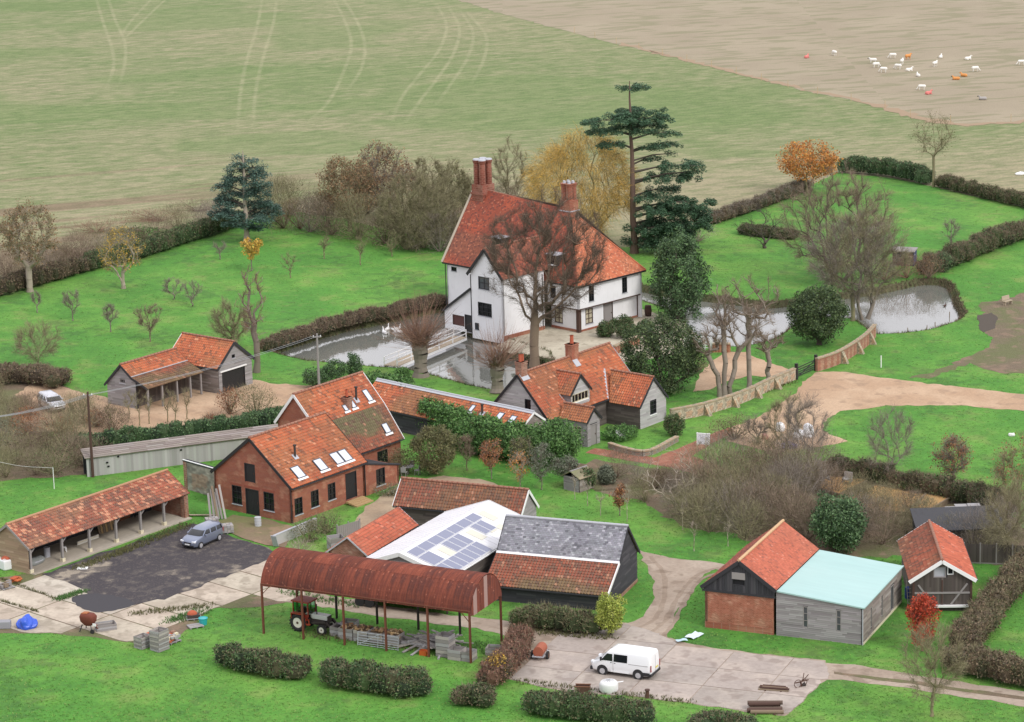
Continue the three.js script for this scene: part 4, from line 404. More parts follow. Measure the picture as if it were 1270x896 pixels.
// ---------- manor house ----------
{ const g = thing('manor_house', 'large white rendered timber house with steep red tiled roof and tall brick chimneys', 'house', at(-7.9, -80.46), R(-44.86));
  const L = 22.02, W = 11.4, e = 5.6, vr = 5.72, rL = 13.7, rR = 12.6, uh = 15.8, spec = { mat: MAT.render };
  const A = V(0, e, 0), Bp = V(L, e, 0), C = V(L, e, -W), D = V(0, e, -W), P = V(0, rL, -vr), Q = V(uh, rR, -vr);
  const slope = (o, x, list, kind, pal, sd, nm = 'roof') => { const a = V().subVectors(x, o).normalize(), up = list.reduce((m, p) => p.y > m.y ? p : m), w = V().subVectors(up, o), b = w.clone().addScaledVector(a, -w.dot(a)), f = frame(o, a, b), poly = list.map(p => { const d = V().subVectors(p, o); return [d.dot(f.a), d.dot(f.b)]; }), m = M(nm, flat(f, poly, -.012), MAT.timber, g); tiles(m, f, poly, kind, pal, sd); return f; };
  const f1 = slope(A, Bp, [A, Bp, Q, P], 'plain', 'plain', 101); slope(Bp, C, [Bp, C, Q], 'plain', 'hip', 103); slope(C, D, [C, D, P, Q], 'plain', 'plain', 105); ridgeTiles(g, P.clone(), Q.clone()); ridgeTiles(g, Q.clone(), Bp.clone(), col([.44, .14, .07]), .1); ridgeTiles(g, Q.clone(), C.clone(), col([.44, .14, .07]), .1);
  const i = .35, j = .95, y1 = 2.85; // upper storey oversails on the front right
  const wl = frame(V(i, 0, -W + i), V(0, 0, 1), V(0, 1, 0)), D2 = W - 2 * i; wall(g, wl, [[0, 0], [D2, 0], [D2, e], [D2 / 2, rL - .5], [0, e]], spec);
  const uf = frame(V(i, 0, -i), V(1, 0, 0), V(0, 1, 0)), ul = L - 2 * i, ww = { w: .85, h: 1.45, cols: 2, rows: 3, fm: MAT.black }; wall(g, uf, [[0, 0], [11.6, 0], [11.6, e + .1], [0, e + .1]], spec, [{ s: 1.2, t: 4.9, w: .9, h: .5, cols: 2, rows: 1 }]); wall(g, frame(V(16.8, 0, -i), V(1, 0, 0), V(0, 1, 0)), [[0, y1], [L - i - 16.8, y1], [L - i - 16.8, e + .1], [0, e + .1]], spec, [{ s: .9, t: 4.35, ...ww }]);
  const ur = frame(V(L - i, 0, -i), V(0, 0, -1), V(0, 1, 0)); wall(g, ur, [[0, y1], [D2, y1], [D2, e + .1], [0, e + .1]], spec, [{ s: 2.15, t: 4.35, ...ww, h: 1.8 }, { s: 7.75, t: 4.35, ...ww, h: 1.8 }]);
  wall(g, frame(V(L - i, 0, -W + i), V(-1, 0, 0), V(0, 1, 0)), [[0, 0], [ul, 0], [ul, e + .1], [0, e + .1]], spec);
  const pan = std({ color: new THREE.Color().setRGB(.52, .47, .34), roughness: .15 }), lw = { w: 1.25, h: 1.75, cols: 2, rows: 3, fm: MAT.brown, pm: pan, bar: .07 }; const lf = frame(V(16.8, 0, -j), V(1, 0, 0), V(0, 1, 0)); wall(g, lf, [[0, 0], [L - j - 16.8, 0], [L - j - 16.8, y1 + .05], [0, y1 + .05]], spec, [{ s: 1.15, t: 1.55, ...lw }]);
  const lr = frame(V(L - j, 0, -j), V(0, 0, -1), V(0, 1, 0)), D3 = W - j - .5; wall(g, lr, [[0, 0], [D3, 0], [D3, y1 + .05], [0, y1 + .05]], spec, [{ s: 1.75, t: 1.6, ...lw }, { s: 4.95, t: 1.3, w: 1.6, h: 2.55, door: 1, dm: MAT.greyWood, fm: MAT.brown }]);
  M('jetty_beam', merge([bx(L - i - 16.8, .16, .62, (16.8 + L - i) / 2, y1 - .06, -i - .33), bx(.62, .16, D2, L - i - .33, y1 - .06, -W / 2)]), MAT.brown, g); M('corner_post', bx(.42, y1 - .1, .42, L - j + .08, (y1 - .1) / 2, -j + .08), MAT.brown, g); M('corner_post', bx(.2, y1 - .1, .2, L - j + .05, (y1 - .1) / 2, -j - D3), MAT.brown, g);
  M('brick_plinth', merge([fbox(lf, 0, L - j - 16.8, 0, .28, 0, .1), fbox(lr, 0, D3, 0, .22, 0, .08)]), MAT.brick, g); M('eaves_board', merge([beam(V(0, e - .1, .02), V(L, e - .1, .02), .1, .16), beam(V(L + .02, e - .1, 0), V(L + .02, e - .1, -W), .1, .16)]), MAT.black, g); M('verge_coping', merge([beam(V(-.08, e, 0), V(-.08, rL, -vr), .3, .16), beam(V(-.08, e, -W), V(-.08, rL, -vr), .3, .16)]), col([.42, .36, .28]), g);
  // projecting gabled stair wing (faces the moat) and its lean-to
  const u0 = 11.9, u1 = 16.9, vw = -7.0, we = 7.4, wa = 10.2, um = (u0 + u1) / 2, hw = (u1 - u0) / 2, H = Math.hypot(hw + .35, wa - we + .4), oe = .35, ye = we - .4, sl = (rL - e) / vr, vE = (ye - e) / sl, vA = (wa - e) / sl;
  const fl = frame(V(u0 - oe, ye, -vA), V(0, 0, 1), V(hw + oe, wa - ye, 0)), fg = frame(V(u1 + oe, ye, -vw + .3), V(0, 0, -1), V(-hw - oe, wa - ye, 0)), DD = vA - vw + .3; let pl = [[vA - vE, 0], [DD, 0], [DD, H], [0, H]], pg = [[0, 0], [DD - (vA - vE), 0], [DD, H], [0, H]]; tiles(M('wing_roof', flat(fl, pl, -.012), MAT.timber, g), fl, pl, 'plain', 'plain', 107); tiles(M('wing_roof', flat(fg, pg, -.012), MAT.timber, g), fg, pg, 'plain', 'plain', 109); ridgeTiles(g, V(um, wa + .03, -vw + .3), V(um, wa + .03, -vA));
  const gf = frame(V(u0, 0, -vw), V(1, 0, 0), V(0, 1, 0)), GW = u1 - u0; wall(g, gf, [[0, -.5], [GW, -.5], [GW, we - .12], [GW / 2, wa - .15], [0, we - .12]], spec, [{ s: 2.05, t: 6.15, w: 1.75, h: 1.45, cols: 2, rows: 2, fm: MAT.tar, pm: MAT.greyGlass }, { s: 2.1, t: 3.1, w: 2.2, h: 1.55, cols: 3, rows: 3, fm: MAT.tar }, { s: .75, t: .95, w: .65, h: .8, cols: 2, rows: 2, fm: MAT.tar, pm: MAT.greyGlass }]);
  wall(g, frame(V(u1, 0, -vw), V(0, 0, -1), V(0, 1, 0)), [[0, -.5], [6.7, -.5], [6.7, we - .12], [0, we - .12]], spec); wall(g, frame(V(u0, 0, .35), V(0, 0, 1), V(0, 1, 0)), [[-.9, 0], [6.4, 0], [6.4, we - .12], [-.9, we - .12]], spec);
  M('wing_plinth', fbox(frame(V(u1, 0, -vw), V(0, 0, -1), V(0, 1, 0)), 0, 6.6, -.3, .42, 0, .1), MAT.brick, g);
  M('bargeboard', merge([beam(V(u0 - oe, ye - .1, -vw + .32), V(um, wa - .1, -vw + .32), .07, .34), beam(V(um, wa - .1, -vw + .32), V(u1 + oe, ye - .1, -vw + .32), .07, .34)]), MAT.black, g); for (const [x, y, z] of [[u0 - .06, 6.9, 7.02], [u1 + .06, 6.5, .6], [.25, 5.4, -.2]]) M('drainpipe', rod(V(x, 0, z), V(x, y, z), .055), MAT.tar, g);
  const lu = 7.35, lh0 = 2.15, lh1 = 5.3, bf = frame(V(lu, 0, -vw - .05), V(1, 0, 0), V(0, 1, 0)), BW = u0 - lu; wall(g, bf, [[0, 0], [BW, 0], [BW, lh1], [0, lh0]], spec, [{ s: 2.25, t: 1.2, w: 1.9, h: 1.2, cols: 1, rows: 1, fm: MAT.brown, pm: col([.10, .045, .04]) , sill: null }, { s: 3.85, t: 1.05, w: 1.15, h: 2.05, door: 1 }]); wall(g, frame(V(lu, 0, .4), V(0, 0, 1), V(0, 1, 0)), [[0, 0], [6.5, 0], [6.5, lh0], [0, lh0]], spec); const ls = frame(V(lu - .2, lh0 - .08, .4), V(0, 0, 1), V(BW + .2, lh1 - lh0 + .14, 0)), LH = Math.hypot(BW + .2, lh1 - lh0 + .14), lp = [[0, 0], [6.75, 0], [6.75, LH], [0, LH]]; tiles(M('lean_to_roof', flat(ls, lp, -.012), MAT.timber, g), ls, lp, 'plain', 'plain', 111); M('bargeboard', beam(V(lu - .2, lh0 - .15, 7.18), V(u0, lh1 - .05, 7.18), .06, .28), MAT.black, g);
  // dormer windows with lead tops
  for (const [s, t] of [[7.9, 3.3], [17.2, 2.4]]) { const b = FP(f1, s, t, 0), m = M('dormer', bx(1.5, 1.25, 1.5, b.x, b.y + .35, b.z - .1), MAT.tar, g); M('dormer_top', bx(1.75, .1, 1.75, b.x, b.y + 1.03, b.z - .05), MAT.lead, m); M('pane', bx(1.25, .8, .04, b.x, b.y + .5, b.z + .66), MAT.glass, m); M('apron', bx(1.6, .06, .35, b.x, b.y - .14, b.z + .75), MAT.white, m); }
  // great chimney stack: a cluster of octagonal shafts on a stepped base
  const ob = std({ map: oldBrickTex, color: new THREE.Color().setRGB(.85, .62, .6) }), cm = M('chimney', merge([bx(1.8, 3.4, 2.0, 1.4, 12.6, -vr), bx(2.05, .25, 2.25, 1.4, 13.2, -vr)]), ob, g); for (const [dx, dz] of [[-.45, -.52], [.45, -.52], [-.45, .52], [.45, .52], [0, 0]]) { const x = 1.4 + dx, z = -vr + dz; M('chimney_shaft', merge([cy(.38, .4, 2.9, 8, x, 15.7, z), cy(.48, .42, .2, 8, x, 16.9, z), cy(.5, .47, .15, 8, x, 17.1, z)]), ob, cm); M('chimney_cap', cy(.42, .48, .14, 8, x, 17.25, z), MAT.lead, cm); }
  const c2 = M('chimney', merge([bx(1.6, 2.4, 1.4, uh - .4, 12.8, -vr)]), MAT.brick, g); for (const [dx, dz] of [[-.38, -.32], [.38, -.32], [-.38, .32], [.38, .32]]) { const x = uh - .4 + dx, z = -vr + dz; M('chimney_shaft', merge([cy(.38, .38, 2.2, 8, x, 14.7, z), cy(.45, .4, .2, 8, x, 15.6, z), cy(.49, .46, .15, 8, x, 15.85, z)]), MAT.brick, c2); M('chimney_pot', cy(.16, .2, .3, 8, x, 16.05, z), MAT.lead, c2); } M('chimney_flashing', bx(1.85, .1, 1.65, uh - .4, 12.75, -vr), MAT.lead, c2);
}
// ---------- vegetation kit ----------
const TW = { grey: [[.208, .176, .143], [.273, .234, .195], [.150, .124, .098]], brown: [[.211, .154, .109], [.269, .205, .147], [.147, .109, .077]], red: [[.241, .132, .092], [.299, .184, .127], [.172, .098, .075]], olive: [[.221, .195, .111], [.286, .260, .143], [.156, .137, .085]], knot: [[.25, .21, .17], [.30, .26, .21], [.20, .165, .13]], pale: [[.36, .30, .24], [.44, .38, .31], [.27, .22, .17]], redbark: [[.135, .085, .065], [.16, .10, .08], [.11, .07, .055]], umber: [[.115, .085, .06], [.15, .112, .08], [.085, .064, .047]], dark: [[.085, .07, .055], [.12, .10, .08], [.06, .05, .04]] };
const LF = { holly: [[.053, .112, .042], [.091, .168, .059], [.034, .067, .028], [.119, .196, .084]], laurel: [[.063, .155, .034], [.098, .207, .046], [.040, .098, .025], [.127, .241, .069]], yew: [[.064, .104, .038], [.102, .145, .049], [.038, .064, .026]], cedar: [[.048, .112, .056], [.077, .154, .077], [.031, .070, .036]], blue: [[.060, .118, .090], [.090, .165, .125], [.036, .072, .056]], rust: [[.26, .105, .045], [.34, .15, .06], [.18, .075, .04]], orange: [[.46, .18, .035], [.54, .25, .05], [.36, .13, .035]], gold: [[.52, .32, .04], [.58, .40, .08], [.42, .24, .04]], oak: [[.20, .115, .055], [.26, .16, .075], [.15, .09, .05]], red: [[.42, .050, .018], [.33, .036, .016], [.50, .085, .03]], hedge: [[.077, .110, .037], [.119, .106, .053], [.053, .075, .027], [.156, .125, .069], [.094, .138, .045]], hedgeGreen: [[.057, .111, .036], [.088, .150, .047], [.039, .072, .026], [.130, .124, .060]], hedgeBrown: [[.149, .106, .064], [.201, .144, .086], [.103, .076, .048], [.098, .103, .046]], hedgeRed: [[.20, .10, .068], [.25, .135, .085], [.145, .08, .055], [.12, .10, .055]], lime: [[.30, .36, .05], [.38, .42, .09], [.22, .28, .045]], olive: [[.12, .125, .045], [.165, .155, .06], [.085, .085, .035]], beech: [[.30, .12, .05], [.24, .095, .045], [.36, .17, .07]], sage: [[.13, .15, .10], [.17, .19, .13], [.09, .105, .07]] };
const pick = (p, r) => { const c = p[Math.floor(r() * p.length)], k = .8 + .4 * r(); return [c[0] * k, c[1] * k, c[2] * k]; };
function rv(r) { const z = 2 * r() - 1, a = r() * 6.2832, q = Math.sqrt(1 - z * z); return V(q * Math.cos(a), z, q * Math.sin(a)); }
function leaf(g, p, s, c, r, fl = 1) { const a = rv(r), b = rv(r); a.y *= fl; b.y *= fl; a.multiplyScalar(s); b.multiplyScalar(s * .7); g.t9(p.x + a.x, p.y + a.y, p.z + a.z, p.x - a.x * .5 + b.x, p.y - a.y * .5 + b.y, p.z - a.z * .5 + b.z, p.x - a.x * .5 - b.x, p.y - a.y * .5 - b.y, p.z - a.z * .5 - b.z, c); }
function twig(g, p, d, len, w, c, r) { const q = V().crossVectors(d, rv(r)).normalize().multiplyScalar(w / 2); g.t9(p.x + q.x, p.y + q.y, p.z + q.z, p.x - q.x, p.y - q.y, p.z - q.z, p.x + d.x * len, p.y + d.y * len, p.z + d.z * len, c); }
function skeleton(o) { // limbs that reach out to points spread through the crown
  const { h, r, n = 120, fork = .3, ry = h * (1 - fork) / 2, seed = 1, trunkR = .2, lean = [0, 0], off = [0, 0], stems = 1, wig = .16, cost = .24, shell = .45, pow = 1.5, up = .15, targetsAt } = o, q = rng(seed * 7717 + 13), N = [], T = [];
  for (let s = 0; s < stems; s++) { const a = q() * 6.28, sp = stems > 1 ? trunkR * 1.6 : 0, ex = stems > 1 ? r * .25 : 0; let par = -1; const k = 6; for (let i = 0; i <= k; i++) { const f = i / k, w = i ? wig * .5 : 0; N.push({ p: V(Math.cos(a) * (sp + ex * f) + lean[0] * f * f + (q() - .5) * w, h * fork * f, Math.sin(a) * (sp + ex * f) + lean[1] * f * f + (q() - .5) * w), par, len: par < 0 ? 0 : N[par].len + h * fork / k, ch: 0 }); par = N.length - 1; } }
  const cyy = h - ry; for (let i = 0; i < n; i++) { const d = rv(q), m = lerp(Math.cbrt(q()), 1, shell * q()) * (.74 + .52 * nz(d.x * 1.6 + d.y + seed * 3, d.z * 1.6 - d.y + seed)); T.push(targetsAt ? targetsAt(q, i) : V(lean[0] + off[0] + d.x * r * m, cyy + d.y * ry * m, lean[1] + off[1] + d.z * r * m)); }
  const c0 = V(lean[0], h * fork, lean[1]); T.sort((a, b) => a.distanceToSquared(c0) - b.distanceToSquared(c0)); const tips = [];
  for (const t of T) { if (t.y < h * fork * .45) continue; let best = 0, bc = 1e9; for (let i = 0; i < N.length; i++) { const P = N[i].p; if (N[i].par < 0 && stems < 2) continue; const dx = t.x - P.x, dy = t.y - P.y, dz = t.z - P.z; const dd = Math.sqrt(dx * dx + dy * dy + dz * dz); let c = dd + N[i].len * cost; if (dy < 0) c -= dy * 1.2; const pr = N[i].par; if (pr >= 0) { const Q = N[pr].p, ex = P.x - Q.x, ey = P.y - Q.y, ez = P.z - Q.z; c += .7 * dd * (1 - (ex * dx + ey * dy + ez * dz) / (dd * Math.sqrt(ex * ex + ey * ey + ez * ez) + 1e-6)); } if (c < bc) { bc = c; best = i; } } const A = N[best].p, d = A.distanceTo(t), k = Math.max(1, Math.min(6, Math.ceil(d / (h * .06 + .3)))); let par = best; for (let i = 1; i <= k; i++) { const f = i / k, P = A.clone().lerp(t, f); if (i < k) { P.x += (q() - .5) * wig * d * .35; P.z += (q() - .5) * wig * d * .35; P.y += (q() - .5) * wig * d * .2 + up * d * Math.sin(f * Math.PI) * .6; } N.push({ p: P, par, len: N[par].len + d / k }); par = N.length - 1; } tips.push(par); }
  const rad = new Float32Array(N.length), kids = N.map(() => 0); N.forEach(x => { if (x.par >= 0) kids[x.par]++; }); for (let i = N.length - 1; i >= 0; i--) { const own = kids[i] ? rad[i] : 1; rad[i] = own; if (N[i].par >= 0) rad[N[i].par] += own; } const mx = Math.max(...rad); for (let i = 0; i < N.length; i++) rad[i] = Math.max(.006, trunkR * Math.pow(rad[i] / mx, 1 / pow));
  return { N, tips, rad, q, top: h };
}
function limbs(sk, pal, flare = 1.35) { const g = new Geo(); g.n = []; const { N, rad, q } = sk; for (let i = 0; i < N.length; i++) { const x = N[i]; if (x.par < 0) continue; const ra = rad[x.par] * (N[x.par].par < 0 ? flare : 1), rb_ = rad[i], c0 = pick(pal, q), c = ra > .05 ? mixc(pal[0], c0, .22) : c0; g.seg(N[x.par].p, x.p, Math.min(ra, rb_ * 1.9), rb_, ra > .12 ? 7 : ra > .05 ? 5 : 3, c); } return g; }
function tree(name, label, spot, o = {}) {
  const { tw = 'grey', twigN = 30, twigL = .75, twigW = .018, leafC, leafN = 0, leafS = .1, leafR = .5, group, droop = 0, bark = tw, cat = 'tree', flat: fl = 1, spray = .8 } = o, sk = skeleton({ h: spot.h, r: spot.r, ...o }), { N, tips, q } = sk;
  const t = thing(name, label, cat, spot.p, o.yaw || 0, group); M('trunk', limbs(sk, TW[bark]).build(), MAT.bark, t);
  if (twigN) { const g = new Geo(), pal = TW[tw]; for (const i of tips) { let a = N[i], b = N[(N[a.par] || a).par] || N[a.par] || a; const out = V().subVectors(a.p, V(0, spot.h * .45, 0)).normalize(); for (let k = 0; k < twigN; k++) { const f = q(), p = a.p.clone().lerp(b.p, f * 1.1), d = rv(q).multiplyScalar(spray).addScaledVector(out, .75); d.y += .35 - droop; d.normalize(); const L = twigL * (.45 + .8 * q()), c = pick(pal, q); twig(g, p, d, L, twigW, c, q); const m = p.clone().addScaledVector(d, L * .45), d2 = d.clone().addScaledVector(rv(q), .7).normalize(); twig(g, m, d2, L * .6, twigW * .75, c, q); } } M('crown', g.build(), MAT.bark, t); }
  if (leafN) { const g = new Geo(), pal = LF[leafC]; for (const i of tips) { const p = N[i].p; for (let k = 0; k < leafN; k++) { const d = rv(q).multiplyScalar(leafR * Math.cbrt(q())); d.y *= fl; leaf(g, V(p.x + d.x, p.y + d.y, p.z + d.z), leafS * (.6 + .8 * q()), pick(pal, q), q); } } M(twigN ? 'leaves' : 'crown', g.build(), MAT.leaf, t); }
  return t;
}
function evergreen(name, label, spot, o = {}) { // dense crown: clumps of leaves through the crown's volume
  const { n = 110, leafC = 'yew', leafN = 75, leafS = .14, leafR = .75, fork = .12, shell = .8, core = true, tw = 'dark' } = o;
  const t = tree(name, label, spot, { ...o, n, fork, shell, twigN: o.twigN || 0, leafC, leafN, leafS, leafR, tw });
  return t;
}
function shrubGeo(seed, rx, ry, rz, o = {}) { const { twigs = 900, leaves = 0, tw = 'brown', leafC = 'hedge', leafS = .08, twigW = .02, L = .5, lump = 6 } = o, q = rng(seed * 331 + 7), g = new Geo(), gl = new Geo(), B = []; for (let i = 0; i < lump; i++) { const a = q() * 6.28, m = .55 * Math.sqrt(q()); B.push([V(Math.cos(a) * rx * m, ry * (.45 + .3 * q()), Math.sin(a) * rz * m), .5 + .3 * q()]); }
  const surf = () => { const [c, s] = B[Math.floor(q() * B.length)], d = rv(q), m = Math.cbrt(.3 + .7 * q()); return [V(c.x + d.x * rx * s * m, Math.max(.05, c.y + d.y * ry * s * .85 * m), c.z + d.z * rz * s * m), d]; };
  for (let i = 0; i < 26; i++) { const [p] = surf(); const a = V(p.x * .03, 0, p.z * .03), m = V(p.x * .55 + (q() - .5) * .2, p.y * .5, p.z * .55); const c = pick(TW[tw], q); g.seg(a, m, .045, .03, 3, c); g.seg(m, p, .03, .012, 3, c); }
  for (let i = 0; i < twigs; i++) { const [p, d] = surf(); const k = d.clone().multiplyScalar(.6).add(rv(q).multiplyScalar(.6)); k.y += .45; k.normalize(); twig(g, p, k, L * (.4 + .9 * q()), twigW, pick(TW[tw], q), q); }
  for (let i = 0; i < leaves; i++) { const [p] = surf(); leaf(gl, p, leafS * (.6 + .8 * q()), pick(LF[leafC], q), q); } return [g.build(), leaves ? gl.build() : null]; }
function shrub(name, label, pos, rx, ry, rz, o = {}) { const [a, b] = shrubGeo(o.seed || 1, rx, ry, rz, o), t = thing(name, label, o.cat || 'shrub', pos, o.yaw || 0, o.group); M('branches', a, MAT.bark, t); if (b) M('leaves', b, MAT.leaf, t); return t; }
function hedge(name, label, px, w, h, o = {}) { // hedge along a line on the ground: a row of twiggy leafy clumps grown together
  const { leafC = 'hedge', den = 150, leafS = .1, tw = 'brown', twigs = 26, seed = 3, rough = .45, top = 0, group, hf } = o, q = rng(seed * 917 + 3), pts = px.map(p => p.isVector3 ? p : G(p[0], p[1])), cur = new THREE.CatmullRomCurve3(pts, false, 'centripetal'), Ln = cur.getLength(), o0 = pts[0].clone(), t = thing(name, label, 'hedge', o0, 0, group), core = new Geo(), lv = new Geo(), wg = new Geo(), nB = Math.ceil(Ln / (w * .34)), B = [];
  for (let i = 0; i <= nB; i++) for (let s = 0; s < 2; s++) { const u = clamp((i + (q() - .5) * .8) / nB, 0, 1), P = cur.getPointAt(u), T = cur.getTangentAt(u), sd = (s ? 1 : -1) * w * (.08 + .16 * q()), H = (hf ? hf(u) : h) * (1 + rough * (q() - .5) * .7) * (.82 + .18 * Math.min(1, Math.min(u, 1 - u) * Ln / 1.5)), rx = w * (.33 + .14 * q()); B.push({ c: V(P.x - T.z * sd - o0.x, H * .5, P.z + T.x * sd - o0.z), rx, ry: H * .5 }); }
  const f = x => Math.sign(x) * Math.pow(Math.abs(x), .7), pt = (b, d, k) => V(b.c.x + f(d.x) * b.rx * k, Math.max(.02, b.c.y + f(d.y) * b.ry * k), b.c.z + f(d.z) * b.rx * k);
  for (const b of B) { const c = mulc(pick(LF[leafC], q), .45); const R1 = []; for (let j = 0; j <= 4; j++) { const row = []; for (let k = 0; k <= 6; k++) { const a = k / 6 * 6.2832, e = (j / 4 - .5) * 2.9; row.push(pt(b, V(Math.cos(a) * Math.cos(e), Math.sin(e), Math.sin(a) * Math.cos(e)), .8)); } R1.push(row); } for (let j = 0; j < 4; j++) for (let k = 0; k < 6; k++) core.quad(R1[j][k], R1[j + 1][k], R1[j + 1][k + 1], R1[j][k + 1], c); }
  const N = Math.round(Ln * (w + 2 * h) * den * 1.25); for (let i = 0; i < N; i++) { const b = B[Math.floor(q() * B.length)], d = rv(q); if (d.y < -.6) d.y *= -1; const p = pt(b, d, .8 + .3 * q() * q()); leaf(lv, p, leafS * (.55 + .95 * q()), pick(LF[leafC], q), q); }
  const M2 = Math.round(Ln * (w + 2 * h) * twigs * 1.3); for (let i = 0; i < M2; i++) { const b = B[Math.floor(q() * B.length)], d = rv(q); d.y = Math.abs(d.y); const p = pt(b, d, .88), e = d.clone().multiplyScalar(.7).addScaledVector(rv(q), .6); e.y += .5 + top; e.normalize(); twig(wg, p, e, (.22 + .4 * q()) * (1 + top), .024, pick(TW[tw], q), q); }
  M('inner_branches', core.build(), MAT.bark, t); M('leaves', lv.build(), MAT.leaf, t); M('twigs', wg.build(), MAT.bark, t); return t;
}
// ---------- trees ----------
const spot = onG;
tree('manor_tree', 'large bare spreading tree rising in front of the white manor house', spot(663, 455, 246, 78), { lean: [.25, 0], off: [1.3, 0], seed: 11, n: 620, fork: .37, ry: 6.4, trunkR: .5, tw: 'umber', bark: 'brown', twigN: 42, twigL: 1.0, wig: .16, cost: .2, shell: .45, twigW: .021, pow: 1.6 });
tree('orchard_oak', 'bare oak with clinging brown leaves at the field hedge', spot(37, 362, 252, 40), { seed: 12, n: 200, fork: .28, trunkR: .4, tw: 'olive', bark: 'pale', leafC: 'oak', leafN: 22, leafS: .12, leafR: .8, twigN: 26, twigW: .03 });
tree('autumn_tree', 'small tree keeping yellow leaves in the orchard grass', spot(153, 358, 283, 28), { seed: 13, n: 120, fork: .3, trunkR: .26, tw: 'olive', bark: 'pale', leafC: 'gold', leafN: 12, leafS: .1, leafR: .55, twigN: 26 });
tree('golden_sapling', 'small bright golden leaved tree behind the gnarled bare tree', spot(312, 336, 299, 14), { seed: 14, n: 40, fork: .45, trunkR: .08, leafC: 'gold', leafN: 40, leafS: .13, leafR: .45, twigN: 6 });
tree('gnarled_tree', 'twisted pinkish bare tree beside the timber garage', spot(318, 462, 328, 22), { seed: 15, n: 90, fork: .55, ry: 4.5, trunkR: .34, tw: 'red', bark: 'grey', twigN: 22, twigL: .6, wig: .7, cost: .12 });
tree('round_bare_tree', 'low rounded grey bare tree behind the garage', spot(288, 432, 370, 27), { seed: 16, n: 170, fork: .16, trunkR: .22, tw: 'olive', twigN: 30, twigL: .8, stems: 3 });
{ const orch = (a, b, c, d, s, o = {}) => tree('orchard_tree', o.label || 'small bare fruit tree standing in the orchard grass', spot(a, b, c, d), { seed: s, n: o.n || 60, fork: .34, trunkR: .075, tw: o.tw || 'grey', twigN: 24, twigL: .5, pow: 1.5, group: o.label ? undefined : 'bare fruit trees in the orchard grass', ...o });
  orch(186, 424, 377, 18, 21, { n: 110, label: 'rounded bare fruit tree with dense grey twigs above the timber shed', tw: 'brown' }); orch(137, 412, 377, 12, 22); orch(90, 398, 358, 13, 23); orch(46, 388, 360, 8, 24, { n: 30 }); orch(215, 372, 346, 14, 25, { n: 46, wig: .8, fork: .3 }); orch(238, 380, 348, 14, 26, { n: 46, wig: .8, fork: .3 }); orch(48, 458, 398, 32, 27, { n: 150, fork: .22, tw: 'olive', twigL: .9, label: 'wide pale bare tree beside the bramble hedge' }); orch(273, 322, 298, 9, 28, { n: 24 }); orch(402, 321, 284, 9, 29, { n: 26, tw: 'olive' }); orch(447, 329, 292, 8, 30, { n: 26, tw: 'olive' }); orch(360, 345, 312, 13, 31, { n: 26, tw: 'olive' }); orch(486, 318, 294, 9, 32, { n: 26, tw: 'olive' }); }
// copse behind the orchard
tree('copse_oak', 'brown leaved oak at the orchard end of the copse', spot(434, 287, 196, 34), { seed: 41, twigW: .032, n: 300, fork: .2, trunkR: .32, tw: 'olive', leafC: 'oak', leafN: 26, leafS: .13, leafR: .8, twigN: 14 });
tree('copse_oak', 'taller brown leaved oak in the middle of the copse', spot(476, 278, 180, 34), { seed: 42, twigW: .032, n: 300, fork: .2, trunkR: .35, tw: 'grey', leafC: 'oak', leafN: 22, leafS: .13, leafR: .8, twigN: 16 });
tree('copse_thorn', 'dense grey bare thorn tree leaning over the orchard lawn', spot(520, 308, 214, 54), { seed: 43, twigW: .03, n: 620, fork: .1, ry: 5.2, trunkR: .3, stems: 4, tw: 'olive', twigN: 34, twigL: .9, shell: .3 });
tree('copse_tree', 'slim bare tree with green ivy beside the manor gable', spot(565, 285, 200, 24), { seed: 44, twigW: .03, n: 220, fork: .2, trunkR: .22, tw: 'olive', leafC: 'olive', leafN: 12, leafR: .6, twigN: 20 });
tree('copse_tree', 'tall thin bare tree behind the manor ridge', spot(634, 275, 176, 24), { seed: 45, twigW: .028, n: 170, fork: .3, trunkR: .22, tw: 'olive', twigN: 22 });
tree('copse_tree', 'greenish bare tree behind the brown oaks', spot(532, 262, 196, 26), { seed: 46, twigW: .03, n: 220, fork: .2, trunkR: .2, tw: 'olive', twigN: 24, leafC: 'olive', leafN: 8, leafR: .6 });
shrub('copse_shrub', 'dark reddish bare shrub on the edge of the orchard lawn', G(372, 284), 3.2, 3.6, 2.4, { seed: 4, twigs: 2600, tw: 'red', lump: 9 }); shrub('copse_shrub', 'low brown shrub under the blue cedar', G(345, 276), 2.6, 2.6, 2, { seed: 5, twigs: 1600, tw: 'brown', lump: 8 });
shrub('copse_shrub', 'brown shrub under the copse oaks', G(405, 282), 3, 3.4, 2, { seed: 6, twigs: 2000, tw: 'brown', lump: 8, leaves: 600, leafC: 'oak' }); shrub('copse_shrub', 'tall grey scrub behind the manor chimney', G(590, 272), 3.4, 4.6, 2.4, { seed: 8, twigs: 2400, tw: 'olive', lump: 9, leaves: 500, leafC: 'olive' });
